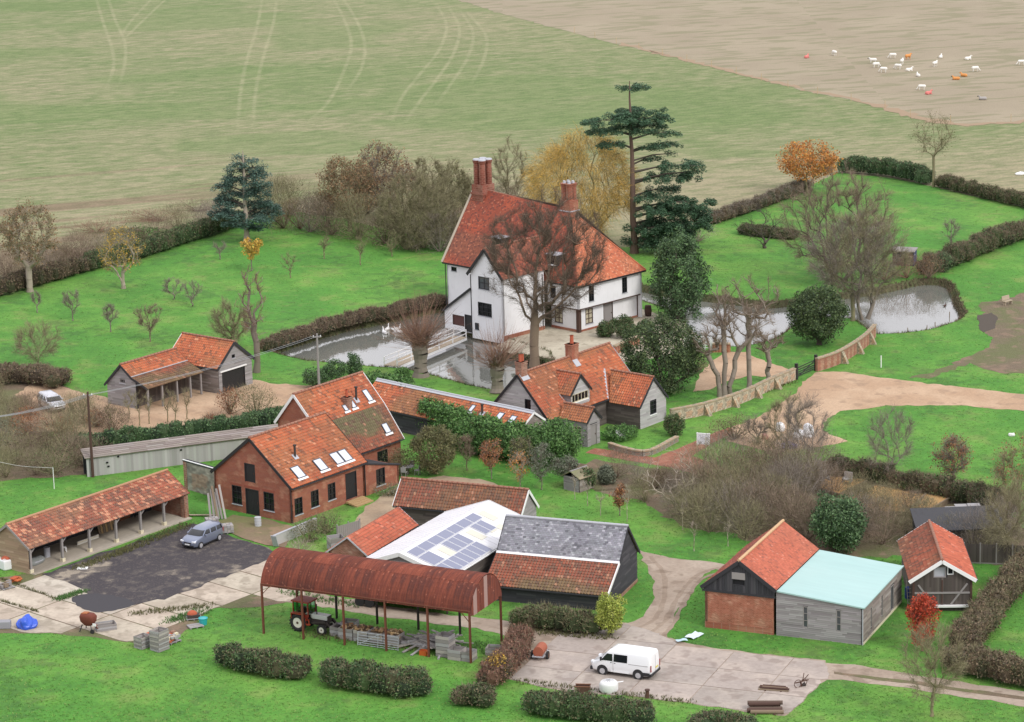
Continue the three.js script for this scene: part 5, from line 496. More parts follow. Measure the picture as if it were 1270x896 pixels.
// willow, cedars, evergreens
{ const sp = spot(722, 306, 168, 66), sk = skeleton({ h: sp.h, r: sp.r, n: 420, fork: .2, ry: 6.6, trunkR: .4, seed: 51, shell: .7 }), t = thing('golden_willow', 'golden weeping willow glowing behind the red manor roof', 'tree', sp.p), q = sk.q, g = new Geo(); M('trunk', limbs(sk, TW.olive).build(), MAT.bark, t); for (const i of sk.tips) { const p = sk.N[i].p; for (let k = 0; k < 42; k++) { const a = p.clone().add(rv(q).multiplyScalar(1.3 * q())), d = V((q() - .5) * .9 + p.x * .1, q() < .5 ? .9 * q() : -.9 * q(), (q() - .5) * .9 + p.z * .1).normalize(), L = .5 + 1.1 * q(), c = pick(q() < .22 ? LF.olive : [[.60, .36, .08], [.66, .40, .075], [.52, .36, .11], [.46, .33, .12]], q); twig(g, a, d, L, .03, c, q); twig(g, a.clone().addScaledVector(d, L * .4), V(d.x + (q() - .5) * .6, d.y - .5, d.z + (q() - .5) * .6).normalize(), L * .9, .024, c, q); } } M('crown', g.build(), MAT.bark, t); }
const bcol = (n, q) => mixc(TW[n][0], pick(TW[n], q), .15);
function cedar(name, label, px, py, plates, o = {}) { const b = G(px, py), s = scaleAt(b), q = rng(o.seed || 5), t = thing(name, label, 'tree', b), tr = new Geo(), nd = new Geo(), H = (py - o.top) / (s * .968), R0 = o.trunkR || .55; let last = V(0, 0, 0); for (let i = 1; i <= 10; i++) { const f = i / 10, p = V((o.lean || 0) * f + (q() - .5) * .15, H * f, (q() - .5) * .15); tr.seg(last, p, R0 * Math.pow(1 - (i - 1) / 10, .8) + .05 + (i === 1 ? .15 : 0), R0 * Math.pow(1 - f, .8) + .05, 10, bcol(o.bark || 'dark', q)); last = p; }
  for (const [cx, cyp, hw, thick = 1, dz0] of plates) { const dz = dz0 === undefined ? (q() - .5) * 3.5 : dz0, c = V((cx - px) / s, (py - cyp) / (s * .968) + .245 * dz, dz), w = hw / s * 1.12, dp = w * .8, y0 = Math.max(.5, c.y - .25 - Math.abs(c.x) * .12), A = V((o.lean || 0) * y0 / H, y0, 0), mid = A.clone().lerp(c, .55); mid.y += .25; const bc = pick(TW.dark, q); tr.seg(A, mid, .1 + .012 * w * 3, .09, 5, bc); tr.seg(mid, c, .09, .05, 4, bc); for (let k = 0; k < 9; k++) { const e = V(c.x + (q() - .5) * w * 1.7, c.y + .1, c.z + (q() - .5) * dp * 1.7); tr.seg(c.clone().lerp(mid, .3 * q()), e, .04, .012, 3, bc); }
    const lumps = []; for (let k = 0; k < 12 + w * 3; k++) { const a = q() * 6.28, m = Math.sqrt(q()); lumps.push(V(c.x + Math.cos(a) * m * w, c.y + (q() - .35) * .4 * thick - .18 * m * m * w * .5, c.z + Math.sin(a) * m * dp)); } const n = Math.round(w * dp * 420 * Math.sqrt(thick)); for (let k = 0; k < n; k++) { const l = lumps[Math.floor(q() * lumps.length)], d = rv(q).multiplyScalar(.62 * Math.cbrt(q())); leaf(nd, V(l.x + d.x, l.y + d.y * .6 * thick - .1 * Math.abs(d.x), l.z + d.z), .15 * (.6 + .8 * q()), pick(LF[o.leafC || 'cedar'], q), q, .55); } }
  M('trunk', tr.build(), MAT.bark, t); M('crown', nd.build(), MAT.leaf, t); return t; }
cedar('cedar_tree', 'tall flat topped cedar with bare trunk behind the manor', 787, 314, [[792, 112, 19], [799, 141, 30], [808, 150, 26], [756, 153, 29], [751, 166, 24], [776, 160, 18], [762, 181, 18], [827, 169, 15], [826, 184, 19], [832, 194, 7], [845, 209, 25, 1.2, 1], [834, 221, 30, 1.3, 0], [824, 236, 18, 1.3, -1], [862, 217, 10, 1, 1], [850, 253, 33, 1.3, 1], [814, 262, 24, 1.3, 2], [842, 274, 36, 1.4, 0], [822, 286, 26, 1.4, 1], [866, 264, 16, 1.2, -1], [858, 282, 22, 1.3, -2], [801, 168, 16, 1, 1], [806, 186, 11], [812, 199, 12], [806, 158, 20, 1.2], [770, 148, 20], [812, 246, 22, 1.4, 1], [836, 264, 34, 1.5, 1], [808, 284, 28, 1.6, 1], [800, 300, 24, 1.8, 0], [838, 292, 34, 1.7, 0], [826, 304, 26, 1.8, 1]], { top: 106, seed: 61, trunkR: .42, bark: 'redbark', lean: -.3 });
{ const pl = []; const q = rng(77); for (let i = 0; i < 24; i++) { const f = i / 23, y = 196 + f * 82, hw = 8 + 38 * Math.pow(f, .6) * (1 - .3 * sst(.75, 1, f)), side = (i % 2 ? 1 : -1); pl.push([305 + side * hw * (.3 + .55 * q()), y + 4 * q(), 5 + hw * .34, 1.1]); } cedar('blue_cedar', 'bluish green cedar standing at the corner of the orchard hedge', 306, 300, pl, { top: 189, seed: 62, trunkR: .32, leafC: 'blue', bark: 'pale' }); }
evergreen('holly_tree', 'dark green ivy clad tree at the end of the white house', spot(843, 396, 291, 33), { seed: 71, n: 260, shell: .35, leafC: 'holly', leafS: .15, fork: .1, trunkR: .3, stems: 3, ry: 5.2 });
evergreen('yew_tree', 'broad dark yew beside the weatherboarded cottage', spot(821, 486, 394, 44), { seed: 72, n: 260, leafC: 'yew', leafN: 85, leafS: .13, trunkR: .5, fork: .08, ry: 3.9 });
evergreen('yew_tree', 'round dark yew on the lawn inside the brick wall', spot(1016, 428, 357, 34), { seed: 73, n: 210, leafC: 'yew', leafN: 85, leafS: .13, trunkR: .3, fork: .12, ry: 2.9 });
evergreen('laurel_bush', 'dark evergreen bush in the thicket behind the turquoise roof', spot(1040, 684, 619, 34), { seed: 74, n: 160, leafC: 'holly', leafS: .12, cat: 'shrub' });
{ const pollard = (name, label, a, b, c, hw, sd, o) => { const sp = spot(a, b, c, hw), hk = sp.h * .42, t = thing(name, label, 'tree', sp.p), q = rng(sd), g = new Geo(), w = new Geo(); let l = V(0, 0, 0); const rs = [1.4, 1.08, .96, .94, 1.0, 1.14, 1.2, 1.05]; for (let i = 1; i < 8; i++) { const p = V((q() - .5) * .12, hk * i / 7, (q() - .5) * .12); g.seg(l, p, o.R * rs[i - 1] * .85, o.R * rs[i] * .85, 11, bcol('grey', q)); l = p; } for (let k = 0; k < 7; k++) { const d = rv(q); d.y = Math.abs(d.y) + .3; g.seg(l, l.clone().addScaledVector(d, o.R * 1.4), o.R * .5, o.R * .22, 5, pick(TW.grey, q)); } for (let k = 0; k < o.n; k++) { const d = rv(q); d.y = Math.abs(d.y) * .9 + .18; d.normalize(); const s = l.clone().addScaledVector(rv(q), o.R * .9), L = (sp.h - hk) * (.6 + .5 * q()), m = s.clone().addScaledVector(d, L * .55), c2 = pick(TW[o.tw], q); w.seg(s, m, .022, .014, 3, c2); const d2 = d.clone().addScaledVector(rv(q), .25); d2.y += .2; w.seg(m, m.clone().addScaledVector(d2, L * .5), .014, .004, 3, c2); for (let z = 0; z < 5; z++) twig(w, s.clone().lerp(m, .3 + q()), d.clone().addScaledVector(rv(q), .5).normalize(), L * .35, .018, c2, q); } M('trunk', g.build(), MAT.bark, t); M('crown', w.build(), MAT.bark, t); };
  pollard('pollard_willow', 'stout pollarded willow with reddish shoots beside the white bridge', 522, 467, 372, 46, 5, { R: .85, n: 330, tw: 'red' }); pollard('pollard_willow', 'smaller pollarded willow at the moat edge before the cottage gable', 617, 487, 405, 38, 6, { R: .75, n: 220, tw: 'red' }); }
tree('orange_tree', 'bright orange leaved tree at the corner of the paddock hedge', spot(1003, 240, 178, 38), { seed: 81, n: 150, fork: .12, ry: 2.6, trunkR: .2, tw: 'olive', leafC: 'orange', leafN: 42, leafS: .16, leafR: .9, twigN: 10, stems: 3 });
tree('ivy_tree', 'thin bare tree with ivy clad trunk beside the far hedge', spot(1158, 232, 139, 29), { seed: 82, n: 90, fork: .4, trunkR: .2, tw: 'olive', leafC: 'olive', leafN: 8, leafR: .8, twigN: 14, twigL: 1 });
tree('crooked_tree', 'small crooked bare tree on the paddock grass', spot(949, 308, 254, 34), { seed: 83, n: 60, fork: .38, ry: 2.4, trunkR: .2, tw: 'dark', twigN: 12, twigL: .8, wig: .8, lean: [-.6, 0] });
tree('pond_tree', 'great spreading bare tree beside the eastern pond', spot(1040, 350, 214, 72), { seed: 84, n: 560, fork: .2, ry: 6.2, trunkR: .42, tw: 'brown', bark: 'dark', twigN: 26, twigL: 1.15, stems: 2, twigW: .024 });
tree('pond_tree', 'bare tree on the pond edge behind the round yew', spot(1058, 398, 262, 58), { seed: 85, n: 360, twigW: .022, fork: .26, ry: 5, trunkR: .24, tw: 'grey', bark: 'olive', twigN: 26, twigL: 1.05 });
tree('pond_tree', 'twin stemmed bare tree leaning over the pond', spot(1072, 396, 258, 62), { seed: 86, n: 380, twigW: .022, fork: .3, ry: 5.4, trunkR: .24, tw: 'olive', bark: 'grey', twigN: 26, twigL: 1.05, stems: 2 });
tree('paddock_tree', 'small bare bush like tree in the paddock', spot(1180, 303, 272, 14), { seed: 87, n: 60, fork: .25, trunkR: .12, tw: 'grey', twigN: 16, twigL: .6 });
// gnarled trees inside the garden wall
for (const [a, b, c, hw, s, l, o] of [[893, 492, 402, 20, 91, 'slim leaning bare trunk beside the white fence', { lean: [-1.2, 0] }], [899, 492, 348, 14, 92, 'tall bare lopped trunk on the drive verge', {}], [905, 490, 378, 44, 93, 'forked bare tree with one long side limb by the gravel drive', { lean: [1.6, 0], n: 90, wig: .8 }], [929, 488, 342, 34, 94, 'tall knotty bare tree behind the brick wall', { n: 90, wig: .6 }], [953, 474, 408, 22, 95, 'small knotty bare tree on the drive edge', { n: 50 }]]) tree('gnarled_bare_tree', l, spot(a, b, c, hw), { seed: s, n: 44, fork: .58, trunkR: .26, tw: 'brown', bark: 'knot', twigN: 26, twigL: .7, wig: .5, cost: .1, pow: 1.75, ...o });
// right hand garden trees
for (const [a, b, c, hw, s, l, o] of [[1003, 578, 486, 34, 101, 'bare multi stemmed tree in front of the gravel turning', { tw: 'grey', n: 130 }], [975, 566, 487, 26, 102, 'bare feathery tree by the white garden seats', { tw: 'olive', n: 110 }], [940, 550, 515, 15, 103, 'small bare tree near the gravel edge', { n: 50 }], [1104, 604, 503, 30, 104, 'slender bare lime tree rising from the long brown hedge', { tw: 'grey', n: 130 }], [1182, 600, 538, 27, 105, 'young tree with russet leaves behind the long hedge', { leafC: 'rust', leafN: 12, leafR: .6, n: 120 }], [1262, 640, 540, 34, 106, 'tall bare tree with russet tips beside the dark shed', { leafC: 'rust', leafN: 6, leafR: .8, n: 170, tw: 'olive' }], [1250, 700, 590, 34, 107, 'bare olive tinted tree by the dark panel fence', { n: 170, tw: 'olive' }], [1156, 889, 768, 44, 108, 'bare young tree on the grass below the farm track', { n: 170, tw: 'olive', fork: .22 }]]) tree('bare_tree', l, spot(a, b, c, hw), { seed: s, n: 90, fork: .2, trunkR: .12, twigN: 24, twigL: .8, pow: 1.4, ...o });
tree('red_tree', 'narrow tree with bright red leaves in front of the small granary', spot(1144, 808, 734, 18), { seed: 109, n: 110, fork: .12, trunkR: .1, tw: 'red', leafC: 'red', leafN: 48, leafS: .1, leafR: .42, twigN: 6 });
tree('white_birch', 'white barked bare tree with arching pale branches in the garden thicket', spot(840, 638, 548, 40), { seed: 110, n: 60, fork: .3, ry: 2.8, trunkR: .17, tw: 'pale', bark: 'pale', twigN: 5, twigL: .8, wig: .4, cost: .08, lean: [-.6, 0] });
// young garden trees on the lawn in front of the laurel hedge
evergreen('round_shrub', 'large rounded olive shrub beside the patio', spot(540, 588, 532, 27), { seed: 121, n: 150, leafC: 'olive', leafN: 60, leafS: .1, leafR: .5, twigN: 10, tw: 'olive', cat: 'shrub' });
for (const [a, b, c, hw, s, l, o] of [[579, 584, 536, 11, 122, 'slim young tree with grey brown twigs by the laurel hedge', { tw: 'brown', twigN: 22 }], [610, 594, 545, 14, 123, 'young tree full of russet leaves by the laurel hedge', { leafC: 'beech', leafN: 26 }], [645, 606, 560, 15, 124, 'young maple with a few orange leaves at its base', { leafC: 'orange', leafN: 7, tw: 'pale' }], [672, 608, 552, 17, 125, 'young olive leaved tree on the garden lawn', { leafC: 'sage', leafN: 26 }], [647, 588, 540, 15, 126, 'young green leaved tree against the laurel hedge', { leafC: 'olive', leafN: 22 }], [703, 600, 567, 15, 127, 'bushy blue green young tree beside the mossy roofed hut', { leafC: 'sage', leafN: 34 }], [769, 640, 604, 9, 128, 'tiny beech sapling with a ball of copper leaves', { leafC: 'rust', leafN: 40, n: 26 }]]) tree('young_tree', l, spot(a, b, c, hw), { seed: s, n: 60, fork: .3, trunkR: .05, twigN: 14, twigL: .45, leafS: .09, leafR: .4, ...o });
{ const st = [[778, 648, 600], [847, 658, 610], [861, 684, 645], [903, 678, 640], [713, 620, 585], [729, 628, 590], [745, 640, 605]]; st.forEach(([a, b, c], i) => tree('staked_sapling', 'thin bare staked sapling on the garden grass', spot(a, b, c, 6), { seed: 140 + i, n: 12, fork: .5, trunkR: .035, tw: 'pale', twigN: 8, twigL: .4, group: 'staked saplings on the garden grass' })); }
{ const st = [[160, 520, 482], [173, 528, 484], [185, 526, 486], [208, 524, 480], [218, 528, 486], [232, 520, 480], [90, 534, 492], [104, 530, 490], [138, 535, 496]]; st.forEach(([a, b, c], i) => tree('lime_sapling', 'thin upright bare sapling in the row before the garages', spot(a, b, c, 7), { seed: 160 + i, n: 26, fork: .4, trunkR: .06, tw: 'olive', twigN: 12, twigL: .45, group: 'row of bare saplings before the garages' })); }
// ---------- hedges ----------
hedge('field_hedge', 'trimmed dark hedge between orchard lawn and ploughed field edge', [[-20, 372], [40, 356], [100, 338]], 2.2, 2.2, { leafC: 'hedgeBrown', tw: 'dark', seed: 1 });
hedge('field_hedge', 'long clipped green hedge leading to the blue cedar', [[108, 336], [180, 318], [215, 306], [260, 292], [296, 280]], 2.2, 2.3, { leafC: 'hedgeGreen', seed: 2 });
hedge('moat_hedge', 'reddish brown hedge along the orchard side of the moat', [[328, 436], [370, 423], [420, 407], [480, 394], [520, 385], [552, 378]], 1.7, 1.35, { leafC: 'hedgeBrown', tw: 'brown', seed: 4, twigs: 70, rough: .9, den: 120 });
hedge('paddock_hedge', 'grey bare hedge running up to the orange tree', [[882, 278], [920, 266], [960, 252], [1000, 236]], 1.8, 1.6, { leafC: 'hedgeBrown', tw: 'grey', seed: 5, twigs: 80, den: 60, rough: .9 });
hedge('paddock_hedge', 'dark green clipped hedge along the far side of the paddock', [[1044, 214], [1080, 216], [1120, 222], [1150, 229]], 2.2, 2.4, { leafC: 'holly', seed: 6, leafS: .12 });
hedge('paddock_hedge', 'ragged brown and green hedge beyond the ivy tree', [[1166, 232], [1200, 240], [1240, 250], [1300, 264]], 1.9, 1.6, { leafC: 'hedge', seed: 7, twigs: 60, rough: 1 });
hedge('pond_hedge', 'thick bare hedge climbing from the pond to the paddock corner', [[1148, 340], [1175, 332], [1210, 318], [1240, 306], [1290, 290]], 2.3, 2.2, { leafC: 'hedge', tw: 'brown', seed: 8, twigs: 70, rough: .9, den: 110 });
hedge('garden_hedge', 'long brown hedge between the round lawn and the ochre terraces', [[1030, 590], [1070, 596], [1110, 606], [1160, 616], [1210, 628], [1250, 640]], 2.0, 1.8, { leafC: 'hedge', seed: 9, twigs: 60, rough: .9, den: 110 });
hedge('clipped_hedge', 'clipped dark hedge on the grass in front of the tractor', [[280, 824], [305, 831], [340, 838], [372, 841]], 2.1, 1.7, { leafC: 'hedgeGreen', seed: 10, den: 190, rough: .7 });
hedge('clipped_hedge', 'longer bushy hedge on the grass in front of the firewood crates', [[412, 848], [440, 854], [490, 862], [524, 862]], 2.2, 2.0, { leafC: 'hedgeGreen', seed: 11, den: 190, rough: .7 });
hedge('clipped_hedge', 'separate rounded clump of hedge at the corner of the lawn', [[574, 872], [590, 874], [604, 875]], 2.0, 1.6, { leafC: 'hedge', seed: 12, den: 190 });
hedge('clipped_hedge', 'green hedge along the grass edge of the van yard', [[660, 884], [700, 890], [760, 896], [802, 899]], 2.0, 1.8, { leafC: 'hedgeGreen', seed: 13, den: 190 });
hedge('clipped_hedge', 'small low hedge clump beside the thick dark logs', [[868, 902], [900, 905], [930, 908]], 2, 1.2, { leafC: 'hedgeGreen', seed: 14 });
hedge('barn_hedge', 'mixed olive hedge along the front of the black barn', [[645, 775], [680, 780], [715, 784], [738, 784]], 1.9, 1.75, { leafC: 'hedge', seed: 15, tw: 'olive', twigs: 50 });
evergreen('lime_shrub', 'vivid yellow green shrub at the corner of the black barn', spot(757, 787, 738, 17), { seed: 131, n: 90, leafC: 'lime', leafN: 60, leafS: .1, leafR: .42, cat: 'shrub' });
hedge('roadside_hedge', 'reddish hedge curving beside the concrete yard entrance', [[648, 800], [640, 818], [622, 840], [606, 852]], 1.9, 1.75, { leafC: 'hedgeRed', tw: 'red', seed: 16, twigs: 50 });
evergreen('yellow_shrub', 'small shrub with yellow autumn leaves on the reddish hedge', spot(618, 846, 812, 11), { seed: 132, n: 40, leafC: 'gold', leafN: 26, leafS: .08, leafR: .4, cat: 'shrub', twigN: 12 });
hedge('track_hedge', 'brown clipped hedge running down towards the farm track', [[1290, 706], [1262, 730], [1235, 760], [1212, 790], [1196, 810]], 2.3, 2.0, { leafC: 'hedgeBrown', seed: 17, tw: 'olive', twigs: 40 });
hedge('track_hedge', 'brown clipped hedge running along beside the farm track', [[1180, 828], [1215, 838], [1250, 846], [1300, 858]], 2.4, 2.0, { leafC: 'hedgeBrown', seed: 18, tw: 'olive', twigs: 40 });
hedge('laurel_hedge', 'tall glossy laurel hedge in front of the pantiled range', [[472, 500], [500, 515], [540, 536], [580, 556], [620, 568], [655, 572]], 3.2, 3.2, { leafC: 'laurel', leafS: .14, seed: 19, twigs: 4, rough: .7, den: 180, hf: u => 3.5 - .3 * u });
evergreen('laurel_bush', 'big light green laurel bush before the cottage porch', spot(690, 578, 522, 30), { seed: 133, n: 150, leafC: 'laurel', leafN: 70, leafS: .13, cat: 'shrub' });
hedge('island_hedge', 'low dark hedge in the paddock behind the crooked tree', [[921, 290], [950, 294], [984, 297]], 1.8, 1.4, { leafC: 'hedge', seed: 20 });
hedge('holly_hedge', 'dark holly hedge behind the grey board wall', [[88, 556], [140, 552], [200, 546], [260, 538], [320, 530], [352, 520]], 1.8, 1.45, { leafC: 'holly', seed: 21, twigs: 6, rough: .8 });
hedge('bramble_hedge', 'brown bramble bank above the parked silver car', [[-20, 478], [20, 474], [50, 476], [72, 480]], 3.2, 1.9, { leafC: 'hedgeBrown', seed: 22, twigs: 60, tw: 'brown' });
for (const [a, b, rx, ry, s, l, o] of [[30, 540, 2.0, 2.4, 31, 'copper leaved beech bush below the parked silver car', { leaves: 1400, leafC: 'beech' }], [76, 540, 1.4, 1.7, 32, 'small copper beech bush by the gravel court', { leaves: 900, leafC: 'beech' }], [118, 530, 1.2, 1.6, 33, 'low russet bush beside the utility pole', { leaves: 700, leafC: 'beech' }], [262, 532, 1.0, 1.3, 34, 'small russet bush in front of the black garage door', { leaves: 700, leafC: 'beech' }], [285, 514, 1.7, 2.4, 35, 'red brown bush beside the timber garage', { leaves: 900, leafC: 'rust' }], [318, 520, 2.6, 3.0, 36, 'big olive bare bush at the end of the holly hedge', { twigs: 2600, tw: 'olive', leaves: 700, leafC: 'olive' }], [20, 575, 3.4, 2.8, 37, 'grey olive scrub at the left of the board wall', { twigs: 2600, tw: 'olive', leaves: 700, leafC: 'olive' }], [68, 588, 3.0, 2.6, 38, 'dense dark scrub beside the washing line post', { twigs: 2400, tw: 'olive', leaves: 900, leafC: 'hedge' }], [-5, 560, 2.6, 3.2, 39, 'green grey bush behind the copper beech bush', { twigs: 1600, tw: 'olive', leaves: 1200, leafC: 'sage' }], [95, 575, 2.0, 2.2, 40, 'brown bare scrub against the utility pole', { twigs: 1500, tw: 'brown' }]]) shrub('scrub_bush', l, G(a, b), rx, ry, rx * .8, { seed: s, lump: 8, twigs: 900, leafS: .09, ...o });
for (const [a, b, c, hw, s, l] of [[392, 480, 458, 15, 151, 'dark green conifer bush beside the telegraph pole'], [415, 476, 446, 14, 152, 'larger dark conifer bush behind the brick wing'], [440, 470, 440, 9, 153, 'narrow dark conifer by the moat lawn'], [499, 474, 458, 10, 154, 'small green bush on the moat bank'], [752, 418, 400, 11, 155, 'clipped round box bush under the manor window'], [771, 410, 392, 13, 156, 'clipped box dome beside the manor door'], [778, 420, 404, 12, 157, 'flat clipped box bush on the court'], [800, 415, 398, 10, 158, 'low clipped bush near the dark yew'], [836, 540, 514, 11, 159, 'dense round dark bush at the cottage corner'], [770, 545, 530, 20, 160, 'low spreading green plants under the cottage wall'], [727, 606, 582, 9, 161, 'dark green bush beside the mossy hut'], [752, 600, 580, 10, 162, 'grey green bush at the garden edge']]) evergreen('clipped_bush', l, spot(a, b, c, hw), { seed: s, n: 70, leafC: s < 154 ? 'holly' : s === 160 || s === 154 ? 'laurel' : s === 162 ? 'sage' : 'hedgeGreen', leafN: 60, leafS: .09, leafR: .35, fork: .06, trunkR: .06, cat: 'shrub', shell: .9 });
// scrub and brush by the field edge
for (const [a, b, rx, ry, s, l, o] of [[140, 318, 4.5, 2.2, 201, 'pale dead scrub behind the autumn tree', { tw: 'pale', twigs: 2200 }], [172, 300, 4.5, 1.8, 202, 'green nettle patch behind the field hedge', { twigs: 300, leaves: 2600, leafC: 'laurel', leafS: .12 }], [120, 288, 4.5, 1.4, 203, 'low heap of dark brushwood at the field edge', { tw: 'red', twigs: 2400 }], [200, 274, 6, 1.3, 204, 'long heap of brown brushwood in the field', { tw: 'red', twigs: 2800 }], [245, 262, 5, 1.3, 205, 'brown brushwood heap near the blue cedar', { tw: 'brown', twigs: 2400 }], [90, 322, 4, 2.4, 206, 'brown bare scrub beside the orchard oak', { tw: 'brown', twigs: 2400 }], [20, 350, 4, 2.6, 207, 'dark scrub at the foot of the orchard oak', { tw: 'brown', twigs: 2000 }], [270, 268, 3.5, 2, 208, 'straw coloured scrub beneath the blue cedar', { tw: 'pale', twigs: 1600 }], [1125, 345, 3.6, 2.8, 209, 'brown bare shrub overhanging the pond', { tw: 'red', twigs: 2600 }], [1098, 348, 3.2, 2.4, 210, 'russet shrub beside the dark boat hut', { tw: 'red', twigs: 2200 }], [1152, 345, 2.2, 2.4, 211, 'pale leaved shrub at the pond hedge end', { tw: 'brown', twigs: 1000, leaves: 700, leafC: 'oak' }], [1168, 338, 1.5, 2.2, 212, 'dark green ivy bush in the pond hedge', { tw: 'dark', twigs: 300, leaves: 1600, leafC: 'holly' }], [910, 545, 3, 2.2, 213, 'green brown shrub beside the garden sign', { tw: 'brown', twigs: 1800, leaves: 1000, leafC: 'olive' }], [865, 300, 3, 2.4, 214, 'pale bare shrub under the cedar boughs', { tw: 'pale', twigs: 1400 }], [890, 405, 2, 1.2, 215, 'dry brown plants at the pond bank by the bridge', { tw: 'brown', twigs: 900 }], [862, 462, 2.2, 1.6, 216, 'brown shrub between the yew and the drive', { tw: 'brown', twigs: 1200, leaves: 400, leafC: 'olive' }], [382, 672, 1.6, 1.7, 217, 'dark bramble clump behind the whitewashed wall', { tw: 'olive', twigs: 1300, leaves: 500, leafC: 'hedge' }], [405, 662, 1.5, 1.6, 218, 'olive shrub against the brick barn wall', { tw: 'olive', twigs: 1200, leaves: 500, leafC: 'hedge' }], [372, 690, 1.4, 1.2, 219, 'straw coloured weeds behind the rusty roof', { tw: 'pale', twigs: 900 }], [485, 615, 1.8, .9, 220, 'low grey shrubs beside the wooden steps', { tw: 'olive', twigs: 600, leaves: 500, leafC: 'sage' }], [497, 588, 1.8, 2.2, 221, 'ivy and climber on the brick wing corner', { tw: 'olive', twigs: 800, leaves: 1200, leafC: 'olive' }]]) shrub('wild_shrub', l, G(a, b), rx, ry, rx * .6, { seed: s, lump: 10, twigs: 900, L: .45, ...o });
// tangled garden thicket: individual bare bushes
{ const kinds = [['brown', 3.0, 3.4, 200], ['olive', 2.8, 3.6, 500], ['olive', 2.6, 3.0, 0], ['grey', 3.2, 3.8, 0], ['brown', 2.4, 2.6, 500]].map(([tw, r, h, lv], i) => { const [a, b] = shrubGeo(300 + i, r, h, r * .9, { twigs: 2600, tw, lump: 9, leaves: lv, leafC: 'olive', L: .7, twigW: .022 }); return [a, b]; });
  const q = rng(808), P = [[868, 628], [895, 640], [880, 660], [915, 658], [930, 640], [950, 655], [905, 618], [935, 618], [965, 630], [985, 650], [960, 608], [990, 615], [1010, 640], [1000, 600], [975, 590], [1015, 590], [945, 590], [860, 650], [845, 640], [975, 668], [1000, 672], [1090, 640], [1110, 655], [1075, 660], [1130, 640], [1095, 675], [1060, 640], [1125, 668], [790, 600], [815, 606], [765, 592], [800, 622], [1225, 690], [1240, 672], [1030, 662], [1052, 672], [1152, 664], [1172, 678], [1206, 684], [1236, 655], [1256, 662], [1244, 640], [872, 604], [850, 612], [832, 606], [1034, 614], [1066, 628], [1100, 628], [892, 596], [926, 596], [1012, 612], [955, 640], [925, 668], [990, 632], [1020, 650]];
  const belt = (name, label, group, list, s0, ks) => list.forEach(([a, b], i) => { const k = kinds[ks[i % ks.length]], t = thing(name, label, 'shrub', G(a, b), q() * 6, group), s = s0 * (.8 + .45 * q()); M('branches', k[0], MAT.bark, t); if (k[1]) M('leaves', k[1], MAT.leaf, t); t.scale.set(s, s * (.85 + .3 * q()), s); });
  belt('copse_bush', 'bare tangled bush in the brown belt behind the orchard lawn', 'tangled bushes of the copse belt', [[352, 283], [384, 288], [412, 291], [446, 296], [478, 302], [505, 310], [545, 312], [566, 306], [362, 266], [396, 266], [424, 268], [455, 266], [500, 268], [528, 276], [552, 280], [580, 284], [612, 282], [648, 290], [545, 296]], 1.35, [1, 3, 0, 1, 4]);
  belt('field_scrub', 'low bare scrub bush along the ploughed field edge', 'scrub along the field edge', [[8, 342], [30, 340], [56, 334], [78, 326], [100, 320], [122, 313], [146, 310], [168, 303], [196, 296], [222, 288], [248, 280], [88, 338], [64, 346], [134, 322], [268, 274]], .72, [0, 2, 3, 4]);
  belt('yard_scrub', 'overgrown bare scrub between the silver car and the washing line', 'scrub round the silver car', [[10, 530], [34, 552], [56, 556], [82, 560], [8, 592], [44, 590], [24, 510], [92, 548], [-4, 500], [104, 578], [36, 516], [88, 522], [112, 524], [62, 530], [140, 536]], .78, [1, 0, 4, 2]);
  P.forEach(([a, b], i) => { const k = kinds[i % kinds.length], t = thing('thicket_bush', 'leafless brown bush among the tangled garden thicket', 'shrub', G(a, b), q() * 6, 'bare bushes of the garden thicket'), s = (a < 860 ? .5 : b > 640 && a > 1000 ? .6 : a > 1000 ? .5 : .88) + .3 * q(); M('branches', k[0], MAT.bark, t); if (k[1]) M('leaves', k[1], MAT.leaf, t); t.scale.setScalar(s); }); }
// ---------- walls, fences, bridges ----------
const yawOf = (a, b) => Math.atan2(-(b.z - a.z), b.x - a.x);
{ const a = G(108, 592), b = G(352, 560), L = a.distanceTo(b), g = thing('board_wall', 'long weathered board wall with a sloping plank top below the holly hedge', 'wall', a, yawOf(a, b)), f = frame(V(0, 0, 0), V(1, 0, 0), V(0, 1, 0)); wall(g, f, [[0, 0], [L, 0], [L, 1.95], [0, 1.95]], { boards: 'pale', vert: 1, g: .24 }); const rf = frame(V(-.2, 1.9, .25), V(1, 0, 0), V(0, .55, -1.7)); const m = M('roof', flat(rf, [[0, 0], [L + .3, 0], [L + .3, 1.8], [0, 1.8]], -.01), MAT.timber, g); boards(m, rf, [[0, 0], [L + .3, 0], [L + .3, 1.8], [0, 1.8]], 'greyBrown', { g: .3 }); wall(g, frame(V(L, 0, -1.4), V(-1, 0, 0), V(0, 1, 0)), [[0, 0], [L, 0], [L, 2.3], [0, 2.3]], { boards: 'dark' }); for (const [s, t] of [[2.0, 1.2], [2.1, .8], [3.1, 1.65], [9.3, 1.5]]) M('hook', fbox(f, s - .1, s + .1, t - .07, t + .07, .02, .12), MAT.dark, g); }
{ const a = G(231, 606), b = G(268, 617), L = a.distanceTo(b), g = thing('flint_wall', 'short flint and brick wall with dark capping beside the brick barn', 'wall', a, yawOf(a, b)); M('masonry', bx(L, 2.7, .35, L / 2, 1.35, 0), MAT.flint, g); M('brick_pier', bx(.45, 2.75, .42, .2, 1.375, 0), MAT.oldBrick, g); M('coping', bx(L + .1, .12, .5, L / 2, 2.76, 0), MAT.tar, g); M('coping_edge', bx(L + .1, .05, .12, L / 2, 2.85, .2), MAT.white, g); }
